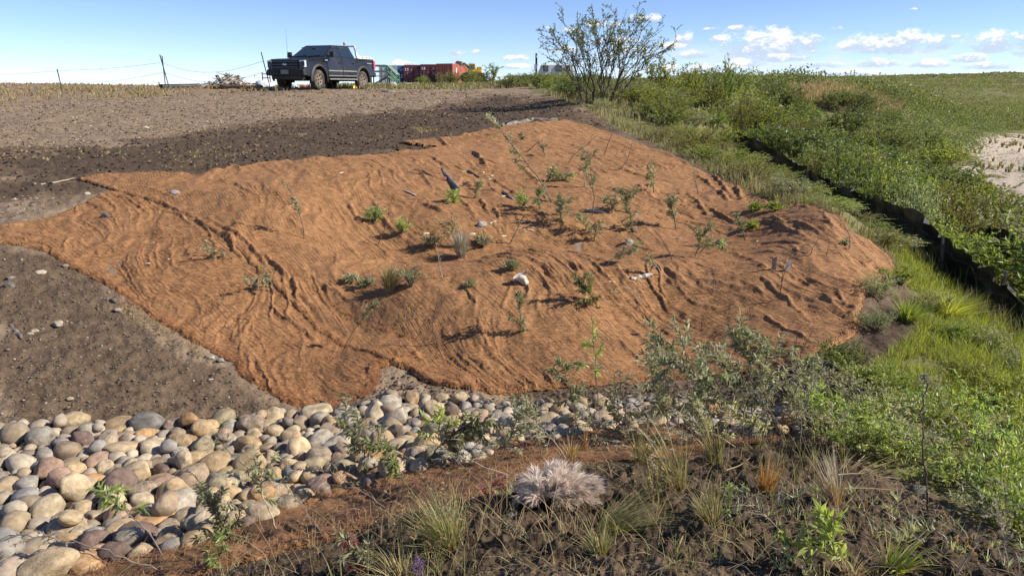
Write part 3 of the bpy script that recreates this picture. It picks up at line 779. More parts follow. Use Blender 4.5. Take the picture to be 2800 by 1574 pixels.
def build_mat(name, outline, lift, label, nth, nr, fuzz, folds=True, seed=1):
    r = np.hypot(outline[:, 0], outline[:, 1]); th = np.arctan2(outline[:, 0], outline[:, 1])
    T, RR = np.meshgrid(np.linspace(max(th.min(), R(-40)), th.max() + .003, nth), np.exp(np.linspace(math.log(r.min() * .99), math.log(r.max() * 1.01), nr)))
    X = RR * np.sin(T); Y = RR * np.cos(T)
    # ragged hem
    jx = 0.018 * fbm(X * 7, Y * 7, 3, 90 + seed); jy = 0.018 * fbm(X * 7, Y * 7, 3, 95 + seed)
    e, Z = mat_height(X + jx, Y + jy, lift, outline, folds)
    soil = np.zeros_like(X)
    for c, rad, a in SOILY_G:
        soil = np.maximum(soil, a * np.exp(-(((X - c[0]) ** 2 + (Y - c[1]) ** 2) / (rad * rad))))
    if not folds:
        soil = soil + 0.42 + 0.32 * fbm(X * 1.5, Y * 1.5, 2, 7)
    soil = np.maximum(soil, 0.22 * sst(e, 0.18, 0.0))
    k = nth
    i = np.arange(nr - 1)[:, None] * k; j = np.arange(nth - 1)[None, :]
    Fq = np.stack([i + j, i + k + j, i + k + j + 1, i + j + 1], -1).reshape(-1, 4)[:, ::-1]
    keep = (e.ravel()[Fq] > -0.004).all(1)
    F = Fq[keep]
    used, inv = np.unique(F, return_inverse=True)
    V = np.stack([X, Y, Z], -1).reshape(-1, 3)[used]
    mb = MB(); mb.add(V, inv.reshape(-1, 4), soil.ravel()[used])
    o = mb.build(name, M[{1: 'coir', 2: 'coir_b', 3: 'coir_c'}[seed]])
    tag(o, label, 'erosion blanket', 'brown coir blankets laid on the bank')
    # loose fibres standing off the blanket, thicker along the hem
    q = np.random.default_rng(seed)
    eu = e.ravel()[used]
    w = np.where(eu < 0.05, 9.0, 1.0) * np.minimum(1.0, 60 / (V[:, 1] ** 2)) 
    id_ = q.choice(len(V), fuzz, p=w / w.sum())
    p = V[id_] + q.normal(0, .008, (fuzz, 3)) * (1, 1, .2)
    ang = R(-60 + 90) + q.normal(0, 0.9, fuzz)
    ln = q.uniform(.02, .075, fuzz)
    d = np.stack([np.cos(ang), np.sin(ang), q.uniform(-.05, .35, fuzz)], 1)
    wd = 0.0009 + 0.00016 * p[:, 1]
    sd = np.stack([-np.sin(ang), np.cos(ang), np.zeros(fuzz)], 1) * wd[:, None]
    mid = p + d * (ln * .55)[:, None] + np.stack([np.zeros(fuzz), np.zeros(fuzz), ln * .12], 1)
    end = p + d * ln[:, None] - np.stack([np.zeros(fuzz), np.zeros(fuzz), ln * .12], 1) + q.normal(0, .006, (fuzz, 3))
    vv = np.stack([p - sd, p + sd, mid + sd, mid - sd, end], 1).reshape(-1, 3)
    b5 = np.arange(fuzz)[:, None] * 5
    fz = MB(); fz.add(vv, b5 + np.array([[0, 1, 2, 3]]), np.repeat(q.random(fuzz), 5)); fz.more(b5 + np.array([[3, 2, 4]]), 0)
    f = fz.build('loose_fibre', M['coir_fuzz' if seed < 3 else 'coir_fuzz_old'], o, smooth=False)
    f['kind'] = 'stuff'
    return o
build_mat('coir_blanket', MAT_A, 0.0, 'rust brown coir blanket at the left, running down to the pile of cobbles', 560, 420, 15000, seed=1)
build_mat('coir_blanket', MAT_B, 0.014, 'largest rust brown coir blanket, wrinkled over the middle and right of the slope', 700, 560, 17000, seed=2)
build_mat('coir_blanket', MAT_C, 0.0, 'narrow soil stained coir strip between the cobbles and the near dark bank', 420, 330, 9000, folds=False, seed=3)
def on(u, v, up=0.0):
    """the surface (blanket or ground) under a pixel"""
    p = P([u], [v])[0]
    x, y = p[:1], p[1:2]
    z = p[2]
    for ol, lift, fo in ((MAT_A, 0.0, True), (MAT_B, 0.014, True), (MAT_C, 0.0, False)):
        if sdist(x, y, ol)[0] > 0.02:
            z = max(z, mat_height(x, y, lift, ol, fo)[1][0])
    return Vector((p[0], p[1], z + up))

# ------------------------------------------------------------------ cobbles
def ico(sub):
    bm = bmesh.new(); bmesh.ops.create_icosphere(bm, subdivisions=sub, radius=1.0)
    v = np.array([q.co[:] for q in bm.verts]); f = np.array([[w.index for w in q.verts] for q in bm.faces]); bm.free()
    return v, f
ICO3, ICO2, ICO1 = ico(3), ico(2), ico(1)
def stone_verts(base, q, facets=6, rough=0.05, flat=0.0):
    v = base.copy()
    # a rounded lump: sphere cut back by a few soft planes
    for k in range(facets):
        n = q.normal(size=3); n /= np.linalg.norm(n)
        d = q.uniform(0.58, 0.9)
        s = v @ n
        over = np.maximum(0, s - d)
        v = v - n * (over * q.uniform(0.7, 1.0))[:, None]
    f1 = 1 + rough * fbm(v[:, 0] * 1.6 + q.uniform(0, 50), v[:, 1] * 1.6 + v[:, 2] * 1.3, 3, int(q.integers(999)))
    v = v * f1[:, None]
    v /= np.abs(v).max(0)
    return v
SHAPES = []      # (kind, meshes)
q_ = np.random.default_rng(11)
for k in range(18):
    kind = ['angular', 'blocky', 'angular', 'blocky', 'rounded', 'rounded', 'oval', 'oval', 'oval', 'angular', 'blocky', 'rounded', 'oval', 'flat', 'flat', 'angular', 'rounded', 'oval'][k]
    v = stone_verts(ICO3[0], q_, {'rounded': 6, 'oval': 4, 'angular': 13, 'blocky': 9, 'flat': 5}[kind], {'rounded': .09, 'oval': .07, 'angular': .13, 'blocky': .10, 'flat': .08}[kind])
    mk = ['stone_b', 'stone_a', 'stone_a', 'stone_c', 'stone_a', 'stone_a', 'stone_a', 'stone_c', 'stone_a', 'stone_b', 'stone_a', 'stone_b', 'stone_a', 'stone_a', 'stone_c', 'stone_b', 'stone_c', 'stone_a'][k]
    mb = MB(); mb.add(v, ICO3[1])
    me = mb.mesh('cobble', M[mk])
    pr = {'rounded': (1, .92, .8), 'oval': (1.2, .85, .68), 'angular': (1.05, .85, .75), 'blocky': (1.05, .9, .8), 'flat': (1.2, .95, .5)}[kind]
    SHAPES.append((kind, me, pr, mk))
HUES = [('tan', (.50, .385, .24)), ('tan', (.48, .37, .235)), ('buff', (.56, .47, .33)), ('cream', (.62, .55, .42)), ('pale grey', (.50, .475, .43)),
        ('grey', (.31, .30, .275)), ('grey brown', (.36, .295, .23)), ('blue grey', (.255, .26, .262)), ('pinkish', (.47, .345, .295)), ('orange tan', (.50, .325, .175)),
        ('olive grey', (.37, .335, .235)), ('dark purplish', (.24, .175, .155)), ('buff', (.54, .455, .32)), ('grey brown', (.40, .335, .26)), ('buff', (.55, .46, .33)), ('tan', (.52, .41, .27)), ('cream', (.60, .525, .40))]
HUEP = np.array([1.3, 1.3, 1.5, 1, .8, .7, 1, .55, .55, .9, 1, .35, 1.4, 1.2, 1.4, 1.4, 1]); HUEP = HUEP / HUEP.sum()
STONES = []
def place_cobbles():
    q = np.random.default_rng(23)
    lo = ROCKS[:, :2].min(0); hi = ROCKS[:, :2].max(0)
    cand = q.uniform(lo, hi, (26000, 2))
    e = sdist(cand[:, 0], cand[:, 1], ROCKS)
    cand = cand[e > 0.0]; e = e[e > 0]
    pts = []
    def size_at(x, y):
        t = sst(np.array([x]), -1.3, 1.0)[0]
        return 0.072 * (1 - t) + 0.051 * t
    for ps, (n_try, mul, packs) in enumerate([(240, (1.2, 1.65), .80), (7000, (.75, 1.2), .76), (9000, (.42, .72), .70)]):
        ids = q.permutation(len(cand))[:n_try]
        for i in ids:
            x, y = cand[i]
            s = size_at(x, y) * q.uniform(*mul)
            if e[i] < s * .35:
                continue
            ok = True
            for (px, py, pr_) in pts:
                if (px - x) ** 2 + (py - y) ** 2 < ((pr_ + s) * packs) ** 2:
                    ok = False; break
            if ok:
                pts.append((x, y, s))
    # a second course resting on the gaps
    top = []
    for i in q.permutation(len(cand))[:900]:
        x, y = cand[i]
        s = size_at(x, y) * q.uniform(.6, 1.1)
        if e[i] < s * 1.2:
            continue
        if all((px - x) ** 2 + (py - y) ** 2 > (2.6 * (pr_ + s)) ** 2 for px, py, pr_ in top):
            top.append((x, y, s))
    out = []
    A = np.array(pts)
    zz = zt(A[:, 0], A[:, 1])
    for (x, y, s), z in zip(pts, zz):
        out.append((x, y, z, s, 0))
    for (x, y, s) in top:
        d = np.hypot(A[:, 0] - x, A[:, 1] - y)
        nb = np.argsort(d)[:3]
        z = float(zt(np.array([x]), np.array([y]))[0])
        out.append((x, y, z + float(np.mean(A[nb, 2])) * 0.95, s, 1))
    return out
def cobbles():
    q = np.random.default_rng(5)
    allc = place_cobbles()
    fy = np.array([c[1] for c in allc]); fs = np.array([c[3] for c in allc]); fx = np.array([c[0] for c in allc])
    vis = fs / np.hypot(fx, fy)
    inview = np.abs(np.arctan2(fx, fy)) < R(36)
    order = np.argsort(-np.where(inview, vis, 0))
    u_, v_ = project(fx, fy, np.array([c[2] for c in allc]))
    seen = {}
    rest = MB()
    for rank, i in enumerate(order):
        x, y, z, s, lay = allc[i]
        k = int(q.integers(len(SHAPES)))
        kind, me, pr, mk = SHAPES[k]
        hue, col = HUES[int(q.choice(len(HUES), p=HUEP))]
        if mk == 'stone_b' and q.random() < .5:
            hue, col = [('pinkish', (.45, .32, .275)), ('dark purplish', (.21, .155, .145)), ('pale grey', (.47, .45, .41))][int(q.integers(3))]
        j = q.uniform(.85, 1.15)
        sc = np.array(pr) * s * q.uniform(.93, 1.1, 3)
        tilt = q.normal(0, .28, 2)
        rz = q.uniform(0, 2 * PI)
        zc = z + sc[2] * (0.62 if lay == 0 else 0.72)
        if rank < 296:
            o = link('cobble', me)
            o.location = (x, y, zc); o.scale = sc; o.rotation_euler = (tilt[0], tilt[1], rz)
            o.color = (*(min(1, c * j * w_) for c, w_ in zip(col, (.97, .92, .84))), 1)
            STONES.append(dict(o=o, u=u_[i], v=v_[i], s=s, hue=hue, kind=kind, lay=lay, x=x, y=y, tex=mk))
        else:
            m = Matrix.LocRotScale(Vector((x, y, zc)), Matrix.Rotation(rz, 3, 'Z').to_euler(), Vector(sc))
            vv = np.array(m)[:3, :3] @ stone_verts(ICO2[0], q, 5, .08).T
            rest.add(vv.T + np.array(m)[:3, 3], ICO2[1], q.random())
    if rest.n:
        o = rest.build('small_cobbles', M['stone_rest'])
        tag(o, 'smaller cobbles filling the gaps of the stone pile', 'stones', kind='stuff')
    # labels
    used = {}
    def where(r):
        u = r['u']
        b = PP_front(u)
        t = (r['v'] - b[0]) / max(1, b[1] - b[0])
        row = 'back edge' if t < .22 else 'front edge' if t > .8 else 'upper part' if t < .5 else 'lower part'
        col = ('far left' if u < 150 else 'left' if u < 420 else 'left middle' if u < 800 else 'middle' if u < 1150 else 'right middle' if u < 1450 else 'right' if u < 1800 else 'far right')
        return row, col
    szs = lambda s: 'big' if s > .09 else 'medium' if s > .063 else 'small'
    tx = {'stone_a': 'smooth', 'stone_b': 'speckled', 'stone_c': 'veined'}
    for r in STONES:
        row, col = where(r)
        lab = f"{szs(r['s'])} {r['hue']} {tx[r['tex']]} {r['kind']} cobble" + (' lying on top' if r['lay'] else '') + f", {row} of pile, {col}"
        used.setdefault(lab, []).append(r)
    final = {}
    for lab, rs in used.items():
        if len(rs) == 1:
            final[lab] = rs; continue
        for r in rs:      # name the neighbour
            nb = sorted((q2 for q2 in STONES if q2 is not r), key=lambda w: (w['x'] - r['x']) ** 2 + (w['y'] - r['y']) ** 2)
            for w in nb[:6]:
                l2 = f"{szs(r['s'])} {r['hue']} {r['kind']} cobble touching a {w['hue']} {w['kind']} one, {col_of(r)} of pile"
                if l2 not in final:
                    break
            final[l2] = [r]
    for lab, rs in final.items():
        for r in rs:
            tag(r['o'], lab, 'stone', 'cobbles piled in the drainage gully')
def col_of(r):
    u = r['u']
    return 'far left' if u < 150 else 'left' if u < 420 else 'left middle' if u < 800 else 'middle' if u < 1150 else 'right middle' if u < 1450 else 'right' if u < 1800 else 'far right'
_fb = [(0, 1165, 1570), (430, 1160, 1520), (700, 1130, 1440), (900, 1130, 1350), (1150, 1095, 1270), (1450, 1105, 1205), (1800, 1095, 1170), (2200, 1130, 1185)]
def PP_front(u):
    return np.interp(u, [q[0] for q in _fb], [q[1] for q in _fb]), np.interp(u, [q[0] for q in _fb], [q[2] for q in _fb])
def _rest_mat():
    m, nt, b, out = newmat('cobble_small')
    at = nd(nt, 'ShaderNodeAttribute', attribute_name='tint')
    cr = nd(nt, 'ShaderNodeValToRGB', ins={0: at.outputs['Fac']})
    e = cr.color_ramp.elements
    e[0].color = (.20, .165, .14, 1); e[1].color = (.47, .40, .30, 1)
    for p_, c_ in ((.25, (.37, .28, .17)), (.5, (.28, .265, .245)), (.75, (.40, .31, .225))):
        x_ = cr.color_ramp.elements.new(p_); x_.color = (*c_, 1)
    f = noise(nt, wpos(nt), 30, 4)
    c = mixc(nt, maprange(nt, f, .3, .7), cr.outputs[0], mixc(nt, 1.0, cr.outputs[0], (.7, .68, .66, 1), 'MULTIPLY'))
    nt.links.new(c, b.inputs['Base Color'])
    b.inputs['Roughness'].default_value = .8
    return m
M['stone_rest'] = _rest_mat()
cobbles()

# ------------------------------------------------------------------ single stones, wood and chips lying on the bank
def lone_stone(u, v, wpx, label, col, kind='oval', flat=.6, mat=None, rz=0.3):
    p = on(u, v)
    k = next(s for s in SHAPES if s[0] == kind)
    s = wpx / FPX * p.y * 1.03 / 2
    o = link('stone', k[1])
    o.location = (p.x, p.y, p.z + s * flat * .45); o.scale = (s, s * .8, s * flat); o.rotation_euler = (.1, .05, rz)
    o.color = (*col, 1)
    return tag(o, label, 'stone')
lone_stone(111, 747, 34, 'pale flat oval stone on the bare soil below the left blanket', (.60, .52, .40), 'flat', .35, rz=-.35)
lone_stone(26, 785, 28, 'dark round stone on the soil near the left border', (.16, .15, .15), 'rounded', .8)
lone_stone(32, 762, 26, 'flat grey stone just above the dark round stone', (.30, .27, .24), 'flat', .4)
lone_stone(160, 887, 32, 'cream wedge shaped stone on the soil slope with a dark hollow behind', (.52, .45, .35), 'blocky', .5, rz=-.3)
lone_stone(95, 907, 22, 'small buff oval stone on the soil beside its darker twin', (.48, .42, .34), 'oval', .5)
lone_stone(82, 914, 20, 'small grey buff stone touching the buff oval one on the soil', (.38, .34, .29), 'oval', .45)
lone_stone(181, 728, 24, 'grey stone half under the hem of the left blanket', (.36, .32, .27), 'flat', .4)
lone_stone(322, 848, 24, 'pale flat stone on the soil next to the yellow straw', (.40, .35, .29), 'flat', .4)
lone_stone(578, 980, 20, 'pale grey stone at the blanket hem above the cobbles', (.45, .41, .36), 'rounded', .6)
lone_stone(603, 987, 20, 'blue grey stone at the blanket hem beside a pale one', (.30, .31, .33), 'rounded', .7)
lone_stone(577, 1040, 15, 'small cream pebble alone on the smooth soil', (.55, .5, .42), 'oval', .6)
lone_stone(192, 1092, 20, 'small tan pebble above the left cobbles', (.46, .38, .27), 'oval', .6)
lone_stone(478, 537, 28, 'grey stone resting on the upper left of the brown blanket', (.33, .30, .29), 'oval', .6)
lone_stone(291, 602, 26, 'dark angular stone resting on the left blanket', (.15, .14, .15), 'angular', .75)
lone_stone(239, 532, 16, 'white pebble on the soil beside the blanket notch', (.62, .56, .46), 'oval', .6)
lone_stone(1318, 625, 28, 'pale grey egg shaped stone behind the dry tuft', (.44, .40, .38), 'oval', .75)
lone_stone(1719, 672, 28, 'blocky grey stone behind a leafy cutting on the blanket', (.38, .36, .35), 'blocky', .8)
lone_stone(1733, 636, 16, 'small dark stone below a leafy cutting on the blanket', (.13, .12, .12), 'oval', .8)
lone_stone(399, 354, 20, 'pale stone alone on the dry plateau soil', (.48, .40, .31), 'blocky', .6)
lone_stone(1450, 1300, 8, 'tiny pebble', (.3, .3, .3)) if False else None
lone_stone(1400, 1411, 36, 'flat grey pebble on the dark soil below the seed plumes', (.30, .28, .25), 'flat', .45)
lone_stone(2005, 1338, 32, 'flat grey brown stone lying between grass tufts on the dark bank', (.27, .24, .2), 'blocky', .5)
lone_stone(2512, 1350, 62, 'dark grey stone at the foot of the tall dry stalk', (.13, .13, .125), 'oval', .6)
lone_stone(1850, 1560, 40, 'pale rounded stone at the bottom border of the dark bank', (.40, .35, .3), 'rounded', .6)

def wood(name, label, cat, u0, v0, u1, v1, thick, mat, knobs=0, lift=.4, seed=1, flat=1.0):
    a = on(u0, v0); b = on(u1, v1)
    q = np.random.default_rng(seed)
    n = 9
    r = thick / FPX * ((a.y + b.y) / 2) / 2
    pts = []
    for i in range(n):
        t = i / (n - 1)
        p = a.lerp(b, t) + Vector((0, 0, r * lift + r * .25 * math.sin(t * 5 + seed)))
        pts.append(p + Vector(q.normal(0, r * .16, 3)))
    rad = r * (0.85 + .3 * q.random(n)); rad[0] *= .75; rad[-1] *= .6
    mb = MB(); mb.tube(pts, r, 9, rad=rad)
    v = mb.v[0]
    v += (0.12 * r * fbm(v[:, 0] * 40, v[:, 1] * 40 + v[:, 2] * 50, 2, seed))[:, None]
    for k in range(knobs):
        i = int(q.integers(1, n - 1))
        d = Vector(q.normal(0, 1, 3)); d.z = abs(d.z) + .3; d.normalize()
        mb.tube([pts[i], pts[i] + d * r * 1.6, pts[i] + d * r * 2.6 + Vector((b - a) * .05)], r * .5, 6, r1=r * .2)
    return tag(mb.build(name, mat, smooth=knobs > 0), label, cat)
wood('driftwood_log', 'weathered bark log lying down the slope among pale chips', 'driftwood', 1209, 472, 1254, 532, 15, M['drift_dark'], 1, seed=3)
wood('stick', 'bleached pale stick lying across the blanket, thick and squared', 'driftwood', 1725, 771, 1782, 762, 13, M['drift'], seed=4)
wood('stick', 'thin pale stick lying flat on the blanket left of the bark log', 'driftwood', 1106, 529, 1138, 543, 5, M['drift'], seed=5)
wood('stick', 'long pale stick lying among the cuttings high on the blanket', 'driftwood', 1600, 580, 1656, 590, 7, M['drift'], seed=6)
wood('stick', 'dark stick lying behind the pale chips, pointing down the slope', 'driftwood', 1376, 532, 1404, 550, 9, M['drift_dark'], seed=7)
wood('stick', 'brown stick above the pale chips on the upper blanket', 'driftwood', 1282, 471, 1312, 492, 6, M['drift_dark'], seed=8)
wood('stick', 'pale stick lying beside the egg shaped stone', 'driftwood', 1340, 618, 1357, 612, 5, M['drift'], seed=9)
wood('stick', 'slim pale stick lying right of the egg shaped stone', 'driftwood', 1413, 632, 1460, 635, 5, M['drift'], seed=10)
wood('stick', 'short pale stick left of the thick bleached stick', 'driftwood', 1663, 779, 1682, 781, 6, M['chip'], seed=11)
wood('stick', 'dark twig lying on the lower middle of the blanket', 'driftwood', 1722, 918, 1750, 922, 5, M['drift_dark'], seed=12)
wood('driftwood_log', 'gnarled dark driftwood log lying along the top hem of the blanket', 'driftwood', 1368, 350, 1450, 333, 15, M['drift_dark'], 2, seed=13)
wood('driftwood_log', 'flat dark driftwood limb continuing beside the gnarled log', 'driftwood', 1452, 330, 1530, 333, 10, M['drift_dark'], 1, seed=14)
wood('stick', 'bent pale branch on the soil touching the blanket tip at upper left', 'driftwood', 113, 506, 210, 488, 5, M['bark_pale'], 2, seed=15)
wood('wood_splinter', 'split brown wood piece lying on the soil at the left', 'driftwood', 28, 890, 60, 926, 12, M['drift_dark'], seed=16)
wood('wood_splinter', 'dark flat piece of wood at the blanket hem on the left soil', 'driftwood', 285, 818, 318, 826, 10, M['drift_dark'], seed=17)
def skull():
    p = on(1425, 785)
    mb = MB(); r = .06
    s = p.y / FPX * .85
    def w(du, dv, dz=0):
        return Vector((p.x + du * s, p.y + dz, p.z + .03 - dv * s))
    mb.tube([w(-22, -10), w(-8, -16), w(6, -6), w(16, 10), w(22, 18)], .05, 10, rad=np.array([.02, .036, .038, .03, .018]))
    mb.tube([w(-10, -16), w(4, -26), w(20, -30)], .018, 8, r1=.007)
    mb.tube([w(-14, -8, .02), w(-24, 2, .03)], .02, 7, r1=.012)
    v = np.concatenate(mb.v); 
    for a_ in mb.v:
        a_ += 0.010 * fbm(a_[:, 0] * 30, a_[:, 2] * 30 + a_[:, 1] * 30, 3, 4)[:, None]
    tag(mb.build('driftwood_knot', M['drift']), 'knotted bleached driftwood lump like a skull on the middle blanket', 'driftwood')
skull()
def stake(name, label, u, v, wpx, hpx, mat, lean):
    p = on(u, v)
    s = p.y / FPX
    mb = MB()
    w = wpx * s; h = hpx * s
    mb.hexa([(-w / 2, -w * .2, -.15), (w / 2, -w * .2, -.15), (w / 2, w * .2, -.15), (-w / 2, w * .2, -.15),
             (-w / 2 + lean * h, -w * .2, h * .86), (w / 2 + lean * h, -w * .2, h), (w / 2 + lean * h, w * .2, h * .96), (-w / 2 + lean * h, w * .2, h * .84)])
    o = mb.build(name, mat, smooth=False, loc=p)
    return tag(o, label, 'stake')
stake('wooden_stake', 'weathered wooden stake standing in the right of the blanket, darker of two', 2113, 746, 11, 38, M['drift_dark'], .05)
stake('wooden_stake', 'short pale wooden stake standing beside crossed bare twigs', 2149, 748, 13, 27, M['drift'], .18)
stake('wood_block', 'pale split wood block standing tilted on the middle blanket', 1572, 698, 17, 30, M['chip'], .3)
def chips():
    for i, (u, v, a, lab) in enumerate([(1268, 474, 12, 'pale split wood chip right of the bark log'), (1257, 468, 8, 'small pale chip touching the bark log top'), (1329, 489, 20, 'longest pale wood chip in the upper cluster'),
                                 (1318, 478, 14, 'pale chip behind the longest chip of the cluster'), (1345, 484, 12, 'pale chip at the right end of the cluster'), (1340, 495, 10, 'small chip below the longest chip'),
                                 (1378, 541, 14, 'cream wood chip standing between cuttings'), (1167, 643, 18, 'flat pale chip left of the dry tuft'), (1291, 646, 18, 'pale bark chip right of the dry tuft'), (934, 476, 12, 'white chip alone on the upper left of the middle blanket'),
                                 (1271, 433, 6, 'tiny pale chip near the upper hem'), (1135, 553, 8, 'round pale chip below the thin stick'), (1856, 657, 16, 'cream chip right of the leafy cuttings'), (1511, 620, 18, 'white bark chip at the foot of grey cuttings'),
                                 (2070, 668, 8, 'white chip on the right of the blanket'), (1378, 655, 14, 'pale chip beside a leaning bare twig'), (405, 727, 14, 'white chip on the left blanket'), (463, 714, 8, 'small white chip on the left blanket near the folds'), (416, 665, 9, 'pale chip below the first dark fold'), (464, 622, 8, 'pale chip just under the long folds')]):
        p = on(u, v)
        s = a / FPX * p.y / 2
        q = np.random.default_rng(i)
        mb = MB(); mb.box((0, 0, s * .2), (2 * s, s * .7, s * .35), q.uniform(-.6, .6), .8)
        v_ = mb.v[0]; v_ += q.normal(0, s * .12, v_.shape)
        tag(mb.build('wood_chip', M['chip'], smooth=False, loc=p), lab, 'wood chip', 'pale wood chips lying on the blankets')
chips()

# ------------------------------------------------------------------ loose stones, clods and litter of the bare soil
def scatter_in(poly, n, q, dens=None, margin=0.0):
    """points spread evenly over what the eye sees of an outline"""
    lo = poly[:, :2].min(0); hi = poly[:, :2].max(0)
    out = np.zeros((0, 2))
    while len(out) < n:
        r = np.exp(q.uniform(math.log(max(1.6, np.hypot(*np.array([max(0, lo[0]), max(lo[1], .5)])) * .8)), math.log(np.hypot(max(abs(lo[0]), abs(hi[0])), hi[1])), n * 3))
        t = q.uniform(R(-40), R(40), n * 3)
        x = r * np.sin(t); y = r * np.cos(t)
        k = sdist(x, y, poly) > margin
        if dens is not None:
            k &= q.random(n * 3) < dens(x, y)
        out = np.concatenate([out, np.stack([x[k], y[k]], 1)])
    return out[:n]
OCT = (np.array([(1, 0, 0), (-1, 0, 0), (0, 1, 0), (0, -1, 0), (0, 0, 1), (0, 0, -.6)], float), np.array([(0, 2, 4), (2, 1, 4), (1, 3, 4), (3, 0, 4), (2, 0, 5), (1, 2, 5), (3, 1, 5), (0, 3, 5)]))
def pebbles(name, label, poly, n, smin, smax, mat, seed, avoid=(), z_=None):
    q = np.random.default_rng(seed)
    p = scatter_in(poly, n, q)
    for a in avoid:
        p = p[sdist(p[:, 0], p[:, 1], a) < -0.0]
    n = len(p)
    r = np.hypot(p[:, 0], p[:, 1])
    s = np.exp(q.uniform(math.log(smin), math.log(smax), n)) * np.sqrt(r / 6)
    z = zt(p[:, 0], p[:, 1]) + soil_relief(p[:, 0], p[:, 1], r)
    base = ICO1[0][None] * (1 + q.normal(0, .16, (n, len(ICO1[0]), 1)))
    if n > 6000:
        base = OCT[0][None] * (1 + q.normal(0, .22, (n, 6, 1))); fc = OCT[1]
    else:
        fc = ICO1[1]
    base = base * (s[:, None] * np.stack([q.uniform(.8, 1.5, n), q.uniform(.7, 1.1, n), q.uniform(.4, .9, n)], 1))[:, None, :]
    a = q.uniform(0, 2 * PI, n); ca, sa = np.cos(a)[:, None], np.sin(a)[:, None]
    v = np.stack([base[..., 0] * ca - base[..., 1] * sa + p[:, 0:1], base[..., 0] * sa + base[..., 1] * ca + p[:, 1:2], base[..., 2] + (z + s * .2)[:, None]], -1)
    k = v.shape[1]
    f = (np.arange(n)[:, None, None] * k + fc[None]).reshape(-1, fc.shape[1])
    mb = MB(); mb.add(v.reshape(-1, 3), f, np.repeat(q.random(n), k))
    return tag(mb.build(name, mat, smooth=n <= 6000), label, 'gravel', kind='stuff')
def tint_ramp(name, stops, rough=.85):
    m, nt, b, out = newmat(name)
    at = nd(nt, 'ShaderNodeAttribute', attribute_name='tint')
    cr = nd(nt, 'ShaderNodeValToRGB', ins={0: at.outputs['Fac']})
    e = cr.color_ramp.elements
    e[0].color = (*stops[0][1], 1); e[1].color = (*stops[-1][1], 1)
    for p_, c_ in stops[1:-1]:
        e.new(p_).color = (*c_, 1)
    f = noise(nt, wpos(nt), 55, 3)
    c = mixc(nt, maprange(nt, f, .3, .7), cr.outputs[0], mixc(nt, 1.0, cr.outputs[0], (.65, .63, .6, 1), 'MULTIPLY'))
    nt.links.new(c, b.inputs['Base Color']); b.inputs['Roughness'].default_value = rough
    b.inputs['Specular IOR Level'].default_value = .25
    return m
M['gravel'] = tint_ramp('mixed_gravel', [(0, (.10, .077, .06)), (.5, (.16, .125, .095)), (.85, (.22, .175, .135)), (.96, (.31, .26, .21)), (1, (.5, .43, .35))])
M['clod'] = tint_ramp('soil_clod', [(0, (.036, .026, .018)), (.5, (.075, .054, .038)), (.92, (.12, .09, .067)), (1, (.30, .25, .19))], .95)
M['clod_dry'] = tint_ramp('dry_soil_clod', [(0, (.08, .056, .04)), (.4, (.17, .125, .09)), (.8, (.27, .205, .15)), (1, (.46, .38, .30))], .95)
LEFTSOIL = PP([(-60,625),(130,650),(230,705),(340,775),(500,875),(600,955),(740,1030),(700,1050),(560,1065),(-60,1075)])
MIDSOIL = PP([(850,1026),(935,988),(955,940),(1035,945),(1080,972),(1230,995),(1500,978),(1700,965),(2000,920),(2150,860),(2200,900),(2080,960),(1990,1010),(1700,1000),(1300,1012),(1040,1000)])
PLAT = PP([(-60,565),(0,555),(120,530),(230,470),(560,412),(1000,350),(1100,340),(1300,312),(1430,290),(1420,262),(1300,235),(1040,228),(600,232),(-60,262)])
pebbles('gravel', 'small stones strewn over the bare soil at the lower left', LEFTSOIL, 1900, .003, .014, M['gravel'], 1)
pebbles('soil_clods', 'crumbs of dark earth between the blanket hem and the cobbles', MIDSOIL, 1300, .004, .016, M['clod'], 2)
pebbles('soil_clods', 'loose clods on the dark damp band above the blankets', DARK, 4800, .005, .022, M['clod'], 3, (MAT_A, MAT_B))
pebbles('soil_clods', 'dry crumbs and pebbles on the trampled plateau', PLAT, 12000, .006, .022, M['clod_dry'], 4, (MAT_A, MAT_B, DARK))
pebbles('soil_clods', 'black crumbly clods of the near bank at the bottom', NEARBANK, 13000, .003, .011, M['clod'], 5, (MAT_C,))

